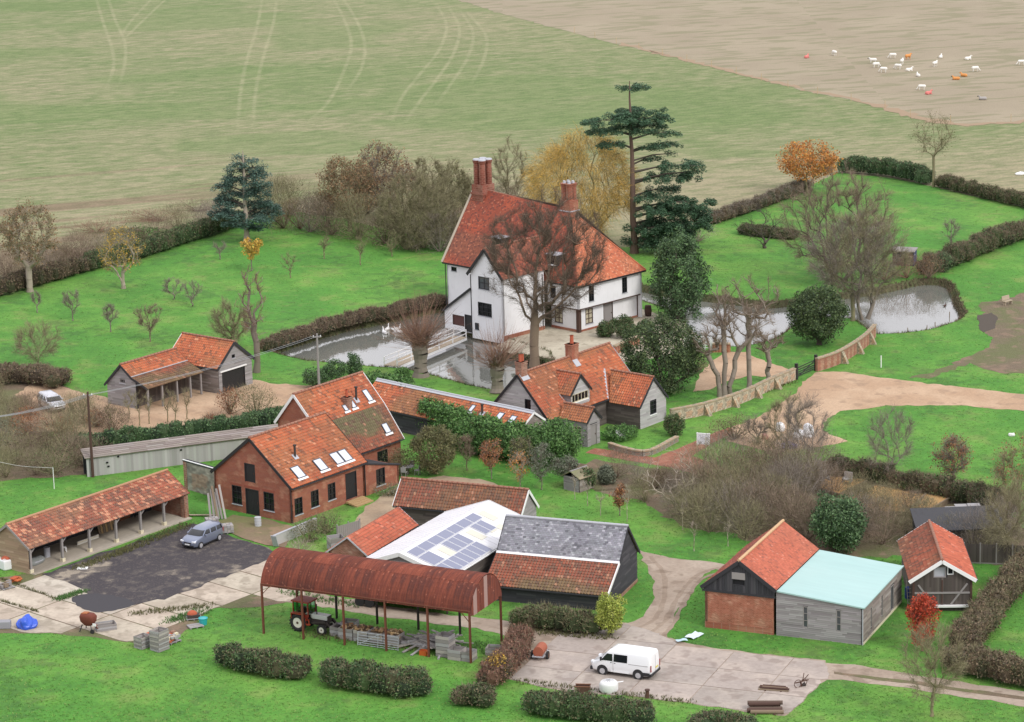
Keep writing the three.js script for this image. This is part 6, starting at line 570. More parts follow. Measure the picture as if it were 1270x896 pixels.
function gardenWall(name, label, px, h, mat, cope, butts, cope2) { const pts = new THREE.CatmullRomCurve3(px.map(p => G(...p))).getSpacedPoints(px.length * 3), g = thing(name, label, 'wall', pts[0]), l = pts.map(p => p.clone().sub(pts[0])); for (let i = 0; i + 1 < l.length; i++) { const A = l[i], B = l[i + 1], d = A.distanceTo(B), y = yawOf(A, B), P = q => q.rotateY(y).translate(A.x, 0, A.z); M('brickwork', P(bx(d + .04, h, .32, d / 2, h / 2, 0)), mat, g); M('coping', P(merge([bx(d + .05, .14, .46, d / 2, h + .07, 0)])), cope, g); } for (const k of butts) { const i = Math.min(l.length - 2, Math.floor(k * (l.length - 1))), A = l[i], y = yawOf(A, l[i + 1]); const sh = new THREE.Shape([new THREE.Vector2(0, 0), new THREE.Vector2(.75, 0), new THREE.Vector2(.12, h * .95), new THREE.Vector2(0, h * .95)]), q = new THREE.ExtrudeGeometry(sh, { depth: .5, bevelEnabled: false }); q.translate(.16, 0, -.25); q.rotateY(-Math.PI / 2); M('buttress', q.rotateY(y).translate(A.x, 0, A.z), cope2 || mat, g); } return g; }
{ const mossy = std({ map: flintTex, color: new THREE.Color().setRGB(1.25, 1.15, .95) }), pale = std({ map: oldBrickTex, color: new THREE.Color().setRGB(1.1, 1.3, 1.35) }); gardenWall('garden_wall', 'pale mossy garden wall with buttresses leading to the black gate', [[832, 523], [868, 516], [920, 500], [955, 484], [986, 471]], 1.15, std({ map: flintTex, color: new THREE.Color().setRGB(1.5, 1.35, 1.2) }), mossy, [.2, .42, .6, .8], mossy); gardenWall('garden_wall', 'curving brick garden wall with raking buttresses by the pond', [[1013, 461], [1037, 453], [1060, 440], [1076, 428], [1085, 418]], 1.35, std({ map: brickTex, color: new THREE.Color().setRGB(1.05, 1.3, 1.4) }), mossy, [.3, .55, .8], mossy); gardenWall('moat_wall', 'low orange brick wall between the court and the dark yew', [[762, 440], [776, 434], [792, 427]], .9, MAT.brick, mossy, []); gardenWall('step_wall', 'low stone wall edging the cottage garden bed', [[756, 556], [775, 562], [800, 566], [840, 548]], .45, MAT.flint, mossy, []); gardenWall('brick_pier_wall', 'short red brick pier wall beside the pond drive', [[884, 437], [906, 437]], .9, std({ map: brickTex, color: new THREE.Color().setRGB(1, 1.1, 1) }), mossy, []); }
function railing(g, a, b, n, h, mat, r = .05, rails = [.35, .65, .98]) { for (let i = 0; i <= n; i++) { const p = a.clone().lerp(b, i / n); M('post', bx(.1, h, .1, p.x, p.y + h / 2, p.z), mat, g); } for (const k of rails) M('rail', beam(V(a.x, a.y + h * k, a.z), V(b.x, b.y + h * k, b.z), r, .09), mat, g); }
{ const a = G(484, 455.5), b = G(571, 419), g = thing('white_footbridge', 'white timber footbridge with railings crossing the moat', 'bridge', a, yawOf(a, b)), L = a.distanceTo(b); const n = 34; for (let i = 0; i < n; i++) M('deck_board', bx(L / n - .02, .07, 1.7, L * (i + .5) / n, .12, 0), MAT.paleWood, g); M('beam', merge([bx(L, .28, .14, L / 2, -.06, .8), bx(L, .28, .14, L / 2, -.06, -.8)]), MAT.white, g); for (const z of [-.82, .82]) railing(g, V(.1, .1, z), V(L - .1, .1, z), 5, .95, MAT.white, .06, [.5, .98]); }
{ const a = G(849, 433), b = G(883, 436), g = thing('white_fence', 'white post and rail fence beside the pond drive', 'fence', a, yawOf(a, b)), L = a.distanceTo(b); railing(g, V(0, 0, 0), V(L, 0, 0), 4, 1.25, MAT.white, .05, [.3, .52, .74, .97]); railing(g, V(0, 0, -1.6), V(L, 0, -1.6), 4, 1.15, MAT.white, .05, [.5, .97]); }
{ const a = G(988, 471), b = G(1012, 460), g = thing('black_gate', 'black five bar field gate between the garden walls', 'gate', a, yawOf(a, b)), L = a.distanceTo(b); for (const x of [0, L]) M('gate_post', bx(.28, 1.75, .28, x, .875, 0), MAT.black, g); for (const y of [.3, .5, .72, .96, 1.22]) M('bar', bx(L - .36, .09, .05, L / 2, y, 0), MAT.black, g); M('diagonal', merge([beam(V(.3, .3, .04), V(L - .3, 1.2, .04), .05, .08)]), MAT.black, g); M('stile', bx(.09, 1.1, .06, .24, .74, 0), MAT.black, g); M('stile', bx(.09, 1.1, .06, L - .24, .74, 0), MAT.black, g); }
{ const a = G(1196, 699), b = G(1276, 702), g = thing('panel_fence', 'weathered dark panel fence behind the small granary', 'fence', a, yawOf(a, b)), L = a.distanceTo(b), n = 4; for (let i = 0; i < n; i++) { const m = M('fence_panel', bx(L / n - .12, .12, .06, L * (i + .5) / n, .1, 0), MAT.greyWood, g); boards(m, frame(V(L * i / n + .06, .16, .03), V(1, 0, 0), V(0, 1, 0)), [[0, 0], [L / n - .12, 0], [L / n - .12, 1.6], [0, 1.6]], 'dark', { vert: 1, g: .15 }); M('post', bx(.1, 1.85, .1, L * i / n, .92, 0), MAT.greyWood, g); } M('post', bx(.1, 1.85, .1, L, .92, 0), MAT.greyWood, g); }
{ const a = G(340, 678), b = G(392, 656), L = a.distanceTo(b), g = thing('whitewashed_wall', 'low grey whitewashed wall screening weeds beside the brick barn', 'wall', a, yawOf(a, b)); M('wall_face', bx(L, .95, .2, L / 2, .475, 0), std({ map: renderTex, color: new THREE.Color().setRGB(.62, .6, .58) }), g); M('end_board', merge([beam(V(0, .05, .2), V(-.5, 1.15, .35), .5, .06)]), MAT.lead, g); M('coping', bx(L, .06, .26, L / 2, .98, 0), MAT.lead, g); }
{ const a = G(419, 668), b = G(447, 660), L = a.distanceTo(b), g = thing('grey_fence', 'short grey board fence behind the brick store', 'fence', a, yawOf(a, b)); const n = 12; for (let i = 0; i < n; i++) M('fence_board', bx(L / n - .02, 1.1, .03, L * (i + .5) / n, .55, 0), MAT.greyWood, g); for (const x of [0, L / 2, L]) M('post', bx(.1, 1.25, .1, x, .62, -.07), MAT.greyWood, g); }
// ---------- poles and wires ----------
const poleA = G(115, 592), poleB = G(396, 486);
for (const [p, h, l] of [[poleA, 8.4, 'tall brown timber utility pole beside the board wall'], [poleB, 6.3, 'slim grey telegraph pole near the moat lawn']]) { const g = thing('utility_pole', l, 'pole', p); M('shaft', cy(.1, .15, h, 8, 0, h / 2, 0), h > 7 ? MAT.brown : MAT.greyWood, g); M('crossarm', bx(.9, .1, .1, 0, h - .35, 0), MAT.greyWood, g); for (const x of [-.38, 0, .38]) M('insulator', cy(.04, .05, .14, 6, x, h - .23, 0), MAT.white, g); }
{ const wire = (a, b, sag, l) => { const pts = []; for (let i = 0; i <= 16; i++) { const t = i / 16, p = a.clone().lerp(b, t); p.y -= sag * 4 * t * (1 - t); pts.push(p); } tag(M('overhead_wire', new THREE.TubeGeometry(new THREE.CatmullRomCurve3(pts), 24, .014, 4), MAT.lead), l, 'wire', 'wires on the utility poles'); }; const e = G(-20, 562, 0); for (let i = 0; i < 4; i++) wire(poleA.clone().add(V(-.38 + i * .25, 8.1 - .02 * i, 0)), V(e.x - 1 + i * .3, 4.5, e.z + 4), .4, 'thin cable running down from the brown utility pole'); for (let i = 0; i < 2; i++) wire(poleA.clone().add(V(-.2 + i * .4, 8.1, 0)), poleB.clone().add(V(-.3 + i * .6, 6.1, 0)), .5, 'thin cable strung between the two poles over the garages'); }
{ const a = G(67, 607), b = G(-14, 596), g = thing('washing_line', 'white washing line posts with a slack cord on the grass', 'clothes line', a); const d = b.clone().sub(a); M('post', cy(.035, .04, 2.1, 6, 0, 1.05, 0), MAT.white, g); M('post', cy(.035, .04, 2.1, 6, d.x, 1.05, d.z), MAT.white, g); const c = new THREE.CatmullRomCurve3([V(0, 2.08, 0), V(d.x * .5, 1.85, d.z * .5), V(d.x, 2.08, d.z)]); M('cord', new THREE.TubeGeometry(c, 12, .012, 4), MAT.white, g); }
// ---------- vehicles ----------
function loft(rings) { const n = rings[0].length, pos = rings.flat().flatMap(p => [p.x, p.y, p.z]), idx = []; for (let i = 0; i + 1 < rings.length; i++) for (let k = 0; k < n; k++) { const a = i * n + k, b = i * n + (k + 1) % n, c = a + n, d = b + n; idx.push(a, c, b, b, c, d); } const top = pos.length / 3, L = rings[rings.length - 1]; pos.push(L.reduce((s, p) => s + p.x, 0) / n, L[0].y + .01, 0); for (let k = 0; k < n; k++) idx.push(top, (rings.length - 1) * n + (k + 1) % n, (rings.length - 1) * n + k); const g = new THREE.BufferGeometry(); g.setAttribute('position', new THREE.Float32BufferAttribute(pos, 3)); g.setAttribute('uv', new THREE.Float32BufferAttribute(new Float32Array(pos.length / 3 * 2), 2)); g.setIndex(idx); g.computeVertexNormals(); return g; }
const rr = (y, xf, xr, hw, e = .32, n = 40) => { const o = []; for (let k = 0; k < n; k++) { const a = k / n * 6.2832, c = Math.cos(a), s = Math.sin(a), f = x => Math.sign(x) * Math.pow(Math.abs(x), e); o.push(V((xf + xr) / 2 + (xf - xr) / 2 * f(c), y, -hw * f(s))); } return o; };
const paint = (c, m = .0) => new THREE.MeshPhysicalMaterial({ color: new THREE.Color().setRGB(...c), roughness: .35, metalness: m, clearcoat: .8, clearcoatRoughness: .08 });
function wheel(g, x, z, r, w, rimC) { const m = M('wheel', cy(r, r, w, 20).rotateX(Math.PI / 2).translate(x, r, z), MAT.tyre, g); const s = Math.sign(z); M('rim', merge([cy(r * .64, r * .64, .03, 16).rotateX(Math.PI / 2).translate(x, r, z + s * (w / 2 + .005)), cy(r * .2, r * .2, .05, 10).rotateX(Math.PI / 2).translate(x, r, z + s * (w / 2 + .015))]), rimC, m); return m; }
const rimM = col([.5, .5, .52], { roughness: .4, metalness: .3 });
function car(name, label, px1, px2, bodyC) { // px1 front wheel, px2 rear wheel on the visible side
  const a = G(...px1), b = G(...px2), h = a.clone().sub(b).normalize(), yaw = Math.atan2(-h.z, h.x), c = a.clone().add(b).multiplyScalar(.5), cam = V(0 - c.x, 0, ZC - c.z).normalize(), side = V(-h.z, 0, h.x); const s = side.dot(cam) > 0 ? 1 : -1; c.addScaledVector(side, -s * .72);
  const g = thing(name, label, 'car', c, yaw), P = paint(bodyC, .35);
  M('body', loft([rr(.24, 1.95, -1.98, .80), rr(.36, 2.08, -2.08, .86), rr(.62, 2.1, -2.12, .89), rr(.84, 2.04, -2.13, .89), rr(.98, 1.72, -2.12, .87), rr(1.05, 1.3, -2.1, .855), rr(1.46, .55, -1.98, .73), rr(1.58, .25, -1.85, .65), rr(1.63, -.15, -1.5, .48)]), P, g);
  const gl = (y0, y1, r0, r1) => loft([r0, r1]); M('windows', loft([rr(1.08, 1.262, -2.1, .857), rr(1.43, .625, -1.998, .752)]).toNonIndexed(), MAT.glass, g);
  for (const z of [-1, 1]) for (const [x0, x1] of [[.95, .42], [-.12, -.18], [-.98, -1.0], [-1.85, -1.8]]) M('pillar', beam(V(x0, 1.07, z * .868), V(x1, 1.45, z * .752), .08, .04), P, g);
  for (const x of [1.32, -1.3]) for (const z of [-.8, .8]) wheel(g, x, z, .32, .2, rimM); for (const z of [-.62, .62]) { M('headlight', rb(.2, .16, .38, .05, 1.98, .74, z), std({ color: new THREE.Color().setRGB(.75, .77, .8), roughness: .1 }), g); M('tail_light', rb(.1, .4, .14, .03, -2.04, .9, z * 1.15), col([.3, .012, .01], { roughness: .2 }), g); M('mirror', rb(.14, .14, .2, .04, .68, 1.08, Math.sign(z) * .98), P, g); }
  M('grille', rb(.05, .12, .8, .02, 2.1, .62, 0), MAT.black, g); M('bumper_intake', rb(.06, .14, 1.3, .03, 2.07, .37, 0), MAT.black, g); M('number_plate', bx(.02, .11, .52, 2.13, .5, 0), MAT.white, g); M('sill', merge([bx(2.0, .1, .04, 0, .28, .86), bx(2.0, .1, .04, 0, .28, -.86)]), MAT.black, g); return g; }
car('silver_car', 'silver blue people carrier parked on the dark planings', [247, 681], [271, 670.5], [.20, .23, .31]);
car('parked_car', 'silver car parked on the gravel behind the scrub', [67, 515], [45, 502], [.55, .56, .60]);
{ const a = G(748, 837), b = G(791.8, 843), h = a.clone().sub(b).normalize(), yaw = Math.atan2(-h.z, h.x), c = a.clone().add(b).multiplyScalar(.5), side = V(-h.z, 0, h.x); c.addScaledVector(side, side.z > 0 ? -.85 : .85); const g = thing('white_van', 'white panel van with dark side windows parked on the concrete yard', 'van', c, yaw), P = paint([.82, .83, .84]);
  M('body', loft([rr(.3, 2.3, -2.4, .86, .22), rr(.42, 2.42, -2.48, .95, .2), rr(.8, 2.44, -2.5, .98, .18), rr(1.02, 2.28, -2.5, .98, .16), rr(1.2, 1.72, -2.5, .97, .16), rr(1.85, 1.12, -2.46, .88, .16), rr(2.04, .9, -2.4, .80, .18), rr(2.1, .55, -2.2, .62, .25)]), P, g);
  const sideAt = (y) => lerp(.985, .895, clamp((y - 1.2) / .65, 0, 1)); for (const z of [-1, 1]) { const q = (x0, x1, x2, x3, y0, y1) => { const G2 = new Geo(), za = z * (sideAt(y0) + .004), zb = z * (sideAt(y1) + .004); const A = V(x0, y0, za), B = V(x1, y0, za), C = V(x2, y1, zb), D = V(x3, y1, zb); G2.quad(A, B, C, D, [1, 1, 1]); const o = V(0, 0, z * -.03); G2.quad(A.clone().add(o), B.clone().add(o), C.clone().add(o), D.clone().add(o), [1, 1, 1]); const b2 = G2.build(); b2.deleteAttribute('color'); return b2; }; const gm = MAT.glass.clone(); gm.side = THREE.DoubleSide; M('cab_window', q(1.55, .62, .62, 1.08, 1.22, 1.76), gm, g); M('side_window', q(.5, -.6, -.6, .5, 1.2, 1.78), gm, g); M('door_line', bx(.015, 1.2, .012, .56, .95, z * .985), MAT.greyWood, g); M('slide_rail', bx(1.6, .03, .012, -1.5, 1.14, z * .985), MAT.greyWood, g); M('side_trim', bx(1.5, .16, .02, -.0, .44, z * .97), P, g); M('rear_trim', bx(.75, .24, .03, -2.05, .5, z * .975), MAT.black, g); M('handle', bx(.12, .04, .03, .72, 1.1, z * .985), MAT.black, g); M('handle', bx(.12, .04, .03, .42, 1.08, z * .985), MAT.black, g); M('mirror', rb(.12, .3, .2, .04, 1.5, 1.35, z * 1.1), MAT.black, g); M('tail_light', bx(.04, .5, .1, -2.5, .95, z * .86), col([.3, .02, .015], { roughness: .2 }), g); M('headlight', rb(.3, .22, .3, .06, 2.3, .92, z * .72), std({ color: new THREE.Color().setRGB(.7, .72, .75), roughness: .1 }), g); M('wheel_arch', cy(.44, .44, .06, 20).rotateX(Math.PI / 2).translate(1.45, .4, z * .955), MAT.black, g); M('wheel_arch', cy(.44, .44, .06, 20).rotateX(Math.PI / 2).translate(-1.48, .4, z * .955), MAT.black, g); }
  const ws = new Geo(); ws.quad(V(1.735, 1.24, .88), V(1.735, 1.24, -.88), V(1.165, 1.8, -.8), V(1.165, 1.8, .8), [1, 1, 1]); const wsg = ws.build(); wsg.deleteAttribute('color'); const gm2 = MAT.glass.clone(); gm2.side = 2; M('windscreen', wsg.translate(.03, .012, 0), gm2, g); M('bumper', rb(.2, .3, 1.86, .06, 2.4, .45, 0), MAT.black, g); M('rear_bumper', rb(.16, .2, 1.86, .05, -2.47, .42, 0), MAT.black, g); M('rear_door_line', bx(.012, 1.35, .015, -2.505, 1.15, 0), MAT.greyWood, g); M('number_plate', bx(.02, .11, .5, -2.52, .8, .25), col([.6, .5, .08]), g);
  for (const x of [1.45, -1.48]) for (const z of [-.87, .87]) wheel(g, x, z, .34, .22, rimM); }
{ const a = G(404, 789), b = G(370, 783), h = a.clone().sub(b).normalize(), yaw = Math.atan2(-h.z, h.x), c = b.clone(), side = V(-h.z, 0, h.x); c.addScaledVector(side, -.78); const g = thing('tractor', 'old red tractor with white bonnet and square cab under the Dutch barn', 'tractor', c, yaw), red = col([.27, .035, .018], { roughness: .5 }), wh = col([.55, .55, .53], { roughness: .5 }), dk = MAT.darkSteel, hub = col([.74, .70, .62], { roughness: .5 });
  const tw = (x, z, r, w, rc) => { const m = M('wheel', new THREE.TorusGeometry(r * .78, r * .24, 8, 26).scale(1, 1, w / (r * .48)).translate(x, r, z), MAT.tyre, g); M('rim', merge([cy(r * .62, r * .62, w * .5, 22).rotateX(Math.PI / 2).translate(x, r, z)]), rc, m); M('hub', cy(r * .15, r * .15, w * .62, 10).rotateX(Math.PI / 2).translate(x, r, z), MAT.iron, m); const lug = []; for (let k = 0; k < 18; k++) lug.push(bx(r * .1, r * .12, w * .95, 0, r * .99, 0).rotateZ(k / 18 * 6.283).translate(x, r, z)); M('tread', merge(lug), MAT.tyre, m); }; for (const z of [-.78, .78]) { tw(0, z, .72, .38, hub); tw(2.25, z, .42, .24, hub); M('mudguard', merge([bx(1.0, .08, .4, 0, 1.5, z), bx(.08, .45, .4, -.52, 1.3, z), bx(.08, .35, .4, .52, 1.33, z)]), red, g); }
  M('chassis', merge([bx(2.5, .35, .42, 1.1, .72, 0), bx(.5, .5, 1.2, 0, .72, 0), bx(.2, .16, 1.4, 2.25, .45, 0)]), dk, g); M('bonnet', rb(1.55, .42, .62, .08, 1.72, 1.25, 0), wh, g); M('grille', bx(.06, .5, .56, 2.51, 1.15, 0), dk, g); M('engine', bx(1.2, .45, .5, 1.6, .92, 0), dk, g); M('loader_frame', merge([beam(V(2.5, 1.0, .5), V(3.1, .45, .5), .1), beam(V(2.5, 1.0, -.5), V(3.1, .45, -.5), .1), bx(.2, .5, 1.3, 3.15, .4, 0), beam(V(1.2, .8, .55), V(2.5, 1.0, .55), .1), beam(V(1.2, .8, -.55), V(2.5, 1.0, -.55), .1)]), dk, g);
  M('exhaust', cy(.05, .05, .9, 8, 1.45, 1.85, .2), dk, g); for (const [x, z] of [[-.55, .62], [-.55, -.62], [.35, .62], [.35, -.62], [.85, .55], [.85, -.55]]) M('cab_post', beam(V(x, 1.2, z), V(x * .96, 2.35, z * .96), .08), red, g); M('cab_roof', rb(1.7, .14, 1.4, .05, .15, 2.42, 0), red, g); const gg = new THREE.MeshPhysicalMaterial({ color: new THREE.Color().setRGB(.45, .75, .6), transmission: 1, roughness: .05, thickness: 0 }); M('cab_glass', bx(.85, .8, .02, -.1, 1.9, .6), gg, g); M('cab_glass', bx(.85, .8, .02, -.1, 1.9, -.6), gg, g); M('windscreen', bx(.02, .85, 1.0, .84, 1.85, 0), gg, g); M('rear_glass', bx(.02, .8, 1.1, -.54, 1.9, 0), gg, g); M('cab_panel', merge([bx(.9, .35, .06, -.1, 1.32, .62), bx(.9, .35, .06, -.1, 1.32, -.62), bx(.4, .5, .06, .62, 1.15, .58), bx(.4, .5, .06, .62, 1.15, -.58)]), red, g); M('step', merge([bx(.35, .05, .25, .85, .62, .62), bx(.05, .5, .05, .7, .85, .7), bx(.05, .5, .05, 1.0, .85, .7)]), col([.5, .08, .03]), g); M('seat', rb(.5, .6, .5, .08, -.1, 1.5, 0), MAT.black, g); M('steering_wheel', new THREE.TorusGeometry(.2, .025, 6, 16).rotateX(1.1).rotateY(Math.PI / 2).translate(.45, 1.65, 0), MAT.black, g); }
{ const a = G(441, 752), b = G(552, 768), L = a.distanceTo(b), g = thing('flatbed_trailer', 'long grey flatbed trailer behind the Dutch barn', 'trailer', a, yawOf(a, b)); M('bed', bx(L, .12, 2.1, L / 2, .85, -1.1), MAT.greyWood, g); M('side_rail', merge([bx(L, .14, .06, L / 2, .9, 0), bx(L, .14, .06, L / 2, .9, -2.2)]), MAT.lead, g); M('chassis', merge([bx(L, .16, .12, L / 2, .7, -.7), bx(L, .16, .12, L / 2, .7, -1.6), beam(V(L, .65, -1.1), V(L + 1.3, .5, -1.1), .12)]), MAT.darkSteel, g); for (const x of [.35, 1.25]) for (const z of [-.15, -2.05]) wheel(g, x, z, .42, .26, MAT.darkSteel); M('jockey_leg', bx(.1, .6, .1, L - .4, .3, -1.1), MAT.darkSteel, g); }
{ const a = G(668, 820), b = G(677, 808), g = thing('roller_trailer', 'small rusty tank trailer with drawbar on the concrete yard', 'trailer', a, yawOf(a, b)); M('tank', cy(.42, .42, 1.25, 16).rotateZ(Math.PI / 2).translate(.55, .72, 0), col([.33, .10, .055]), g); M('frame', merge([bx(1.7, .08, .08, .6, .38, .42), bx(1.7, .08, .08, .6, .38, -.42), bx(.08, .08, .9, -.2, .38, 0), bx(.08, .08, .9, 1.4, .38, 0), beam(V(1.4, .38, 0), V(3.0, .3, -.5), .08)]), MAT.lead, g); for (const z of [-.6, .6]) wheel(g, .5, z, .32, .16, MAT.iron); }
// ---------- crates, timber and yard clutter ----------
function crateGeo(w, h, d, gaps = 3) { const s = [[], [], [], []], bh = h / gaps; for (let i = 0; i < gaps; i++) { const y = bh * (i + .5); s[0].push(bx(w, bh - .03, .03, 0, y, d / 2)); s[1].push(bx(w, bh - .03, .03, 0, y, -d / 2)); s[2].push(bx(.03, bh - .03, d - .06, w / 2 - .015, y, 0)); s[3].push(bx(.03, bh - .03, d - .06, -w / 2 + .015, y, 0)); } return s.flat(); }
const CW = [MAT.greyWood, col([.33, .32, .32]), col([.24, .22, .21]), col([.37, .34, .31])];
function crate(label, pos, yaw, w, h, d, y = 0, group, mi = 0) { const g = thing('wooden_crate', label, 'crate', [pos.x, y, pos.z], yaw, group); for (const q of crateGeo(w, h, d)) M('slat', q, CW[(mi++) % 4], g); for (const [x, z] of [[-1, -1], [1, -1], [-1, 1], [1, 1]]) M('corner_post', bx(.07, h, .07, x * (w / 2 - .06), h / 2, z * (d / 2 - .06)), CW[2], g); M('base', bx(w - .08, .05, d - .08, 0, .05, 0), CW[2], g); return g; }
const DB = new THREE.Matrix4().makeRotationY(R(-26.1)).setPosition(-20.42, 0, 34.14), dbp = (u, v, y = 0) => V(u, y, -v).applyMatrix4(DB), DY = R(-26.1);
for (let i = 0; i < 4; i++) { const p = dbp(6.9 + i * 1.35, 1.7); crate('grey crate heaped with split firewood under the Dutch barn roof', p, DY, 1.25, .95, 1.2, 0, 'firewood crates under the Dutch barn', i); const q = rng(50 + i), g = new Geo(); for (let k = 0; k < 90; k++) { const x = (q() - .5) * 1.05, z = (q() - .5) * 1.0, y = .55 + .5 * q(), d = rv(q); d.y *= .3; d.normalize(); const r = .05 + .05 * q(), c = pick([[.34, .20, .09], [.42, .28, .14], [.12, .075, .045], [.48, .35, .2]], q); g.seg(V(x - d.x * .17, y - d.y * .17, z - d.z * .17), V(x + d.x * .17, y + d.y * .17, z + d.z * .17), r, r, 6, c); } const m = M('firewood', g.build(), MAT.vc); m.position.copy(p); m.rotation.y = DY; tag(m, 'heap of split firewood filling a grey crate', 'firewood', 'firewood heaps in the crates', 'stuff'); }
for (let i = 0; i < 2; i++) crate('empty grey crate behind the tractor loader', dbp(5.9 + i * .2, 2.0 + i * 1.3), DY + .1 * i, 1.2, .8, 1.1, 0, 'empty crates beside the tractor', i);
{ const p = dbp(8.4, .35), g = thing('metal_gate', 'galvanised field gate leaning against the firewood crates', 'gate', p, DY), tb = (a, b) => rod(a, b, .024, 6), st = col([.55, .57, .62], { roughness: .4, metalness: .5 }); for (const y of [.08, .24, .42, .62, .84, 1.08]) M('rail', tb(V(0, y, -y * .12), V(3.6, y, -y * .12)), st, g); for (const x of [0, .02, 1.8, 3.6]) M('upright', tb(V(x, .02, 0), V(x, 1.12, -.135)), st, g); M('brace', tb(V(.1, .1, 0), V(1.8, 1.05, -.13)), st, g); }
{ const g = thing('timber_pile', 'untidy heap of grey planks and beams under the Dutch barn', 'timber pile', dbp(14.2, 2.5), DY), q = rng(9); for (let i = 0; i < 58; i++) { const L = 1.6 + 2.6 * q(), a = (q() - .5) * 1.5 + (q() < .3 ? 1.3 : 0), x = (q() - .5) * 2.6, z = (q() - .5) * 2.2, r = Math.hypot(x / 2.2, z / 2), y = .08 + Math.max(0, 1.15 * (1 - r)) * q(), t = (q() - .5) * .45, d = V(Math.cos(a), t * (1 - r * .5), Math.sin(a)).normalize().multiplyScalar(L / 2), c = V(x, Math.max(y, Math.abs(d.y) + .06), z); M('plank', beam(c.clone().sub(d), c.clone().add(d), .1 + .12 * q(), .05 + .08 * q()), CW[Math.floor(q() * 4)], g); } }
crate('grey potato box stacked on another at the end of the Dutch barn', dbp(15.9, .9), DY, 1.15, .85, 1.1, .86, null, 1); crate('grey potato box underneath another at the Dutch barn end', dbp(15.9, .9), DY, 1.15, .85, 1.1, 0, null, 2); crate('single grey potato box beside the stacked pair', dbp(17.05, .55), DY, 1.1, .85, 1.0, 0, null, 3); crate('grey potato box against the end post of the Dutch barn', dbp(18.1, .6), DY, .9, .8, .95); crate('low grey box standing on the grass beyond the Dutch barn', dbp(19.3, 2.6), DY + .2, 1.25, .6, 1.0);
{ const m = thing('orange_crate', 'small orange plastic crate beside the timber pile', 'crate', dbp(14.3, .3), DY); const c = col([.5, .10, .02], { roughness: .5 }); for (const q of [bx(.6, .4, .03, 0, .2, .2), bx(.6, .4, .03, 0, .2, -.2), bx(.03, .4, .37, .285, .2, 0), bx(.03, .4, .37, -.285, .2, 0), bx(.54, .03, .37, 0, .03, 0)]) M('side', q, c, m); }
{ const y = R(50); for (let k = 0; k < 2; k++) crate(k ? 'upper crate of the short stack at the lawn edge' : 'lower crate of the short stack at the lawn edge', G(177, 803), y, 1.05, .48, .9, k * .49, null, k); for (let k = 0; k < 3; k++) crate(['bottom crate of the tall stack at the lawn edge', 'middle crate of the tall stack at the lawn edge', 'topmost crate of the tall stack at the lawn edge'][k], G(198, 806), y + .05 * k, 1.15, .55, 1.0, k * .56, null, k); crate('low brown crate of scrap beside the rusty hopper', G(131, 781), R(20), 1.6, .55, 1.0); crate('slatted timber compost bin behind the flint store', G(417, 682), R(20), 1.3, 1.2, 1.3); }
function pallet(label, pos, yaw, o = {}) { const g = thing('wooden_pallet', label, 'pallet', pos, yaw, o.group); for (let i = 0; i < 6; i++) M('slat', bx(1.2, .025, .13, 0, .13, -.42 + i * .168), CW[i % 4], g); for (const x of [-.52, 0, .52]) M('bearer', bx(.1, .1, 1.0, x, .06, 0), CW[2], g); if (o.load) o.load(g); return g; }
{ const q = rng(66), rub = (n, pal, w, d, h) => g => { for (let i = 0; i < n; i++) { const s = .12 + .14 * q(); M('brick', bx(s * 1.6, s, s, (q() - .5) * w, .15 + s / 2 + h * q(), (q() - .5) * d).rotateY(0), pal[Math.floor(q() * pal.length)], g); } }; const terra = [MAT.terra, MAT.oldBrick, MAT.cream, CW[1]]; pallet('pallet of broken bricks and tiles beside the tall crate stack', G(213, 797), R(50), { load: rub(40, terra, 1.1, .9, .35) }); pallet('pallet with orange tile rubble behind the crate stacks', G(186, 796), R(50), { load: rub(30, terra, 1.1, .9, .3) }); pallet('pallet with a rusty tray on the grassy concrete edge', G(240, 768), R(10), { load: g => { M('tray', bx(1.0, .25, .7, 0, .28, 0), MAT.darkSteel, g); M('rusty_cover', new THREE.SphereGeometry(.35, 10, 6, 0, 6.3, 0, 1.6).scale(1.2, 1, .8).translate(-.1, .4, 0), MAT.terra, g); } }); pallet('broken pallet lying by the teal bin', G(242, 778), R(25), {}); pallet('dark pallet below the white builder bags', G(8, 730), R(40), { load: rub(14, [CW[2], MAT.timber], 1.1, .9, .2) });
  pallet('pallet of pale concrete blocks near the parked people carrier', G(281, 661), R(15), { load: g => { for (let i = 0; i < 4; i++) for (let j = 0; j < 3; j++) for (let k = 0; k < 3; k++) M('block', bx(.27, .2, .31, -.44 + i * .29, .25 + k * .205, -.33 + j * .33), CW[[1, 3, 0][(i + j + k) % 3]], g); } }); pallet('pallet of grey blocks under the leaning boards', G(263, 653), R(15), { load: g => { for (let i = 0; i < 4; i++) for (let j = 0; j < 3; j++) for (let k = 0; k < 3; k++) M('block', bx(.27, .2, .31, -.44 + i * .29, .25 + k * .205, -.33 + j * .33), CW[[2, 1, 3][(i + 2 * j + k) % 3]], g); } }); }
{ const g = thing('leaning_boards', 'stack of long grey boards leaning by the brick barn gable', 'timber', G(268, 643), R(30)); for (let i = 0; i < 6; i++) M('board', beam(V(-.75 + i * .26, .03, .5 + .16 * (i % 3)), V(-.5 + i * .2 + .12 * (i % 2), 2.35 + .3 * ((i * 7) % 3), -.4), .19, .05), [CW[0], CW[2], MAT.timber, CW[0], CW[2], CW[3]][i], g); const h = thing('planks', 'pale planks lying on the grass beside the cart shed', 'timber', G(246, 640), R(-15)); for (let i = 0; i < 3; i++) M('plank', bx(2.6, .05, .18, i * .3, .05 + .055 * i, i * .12).rotateY(.1 * i), MAT.paleWood, h); }
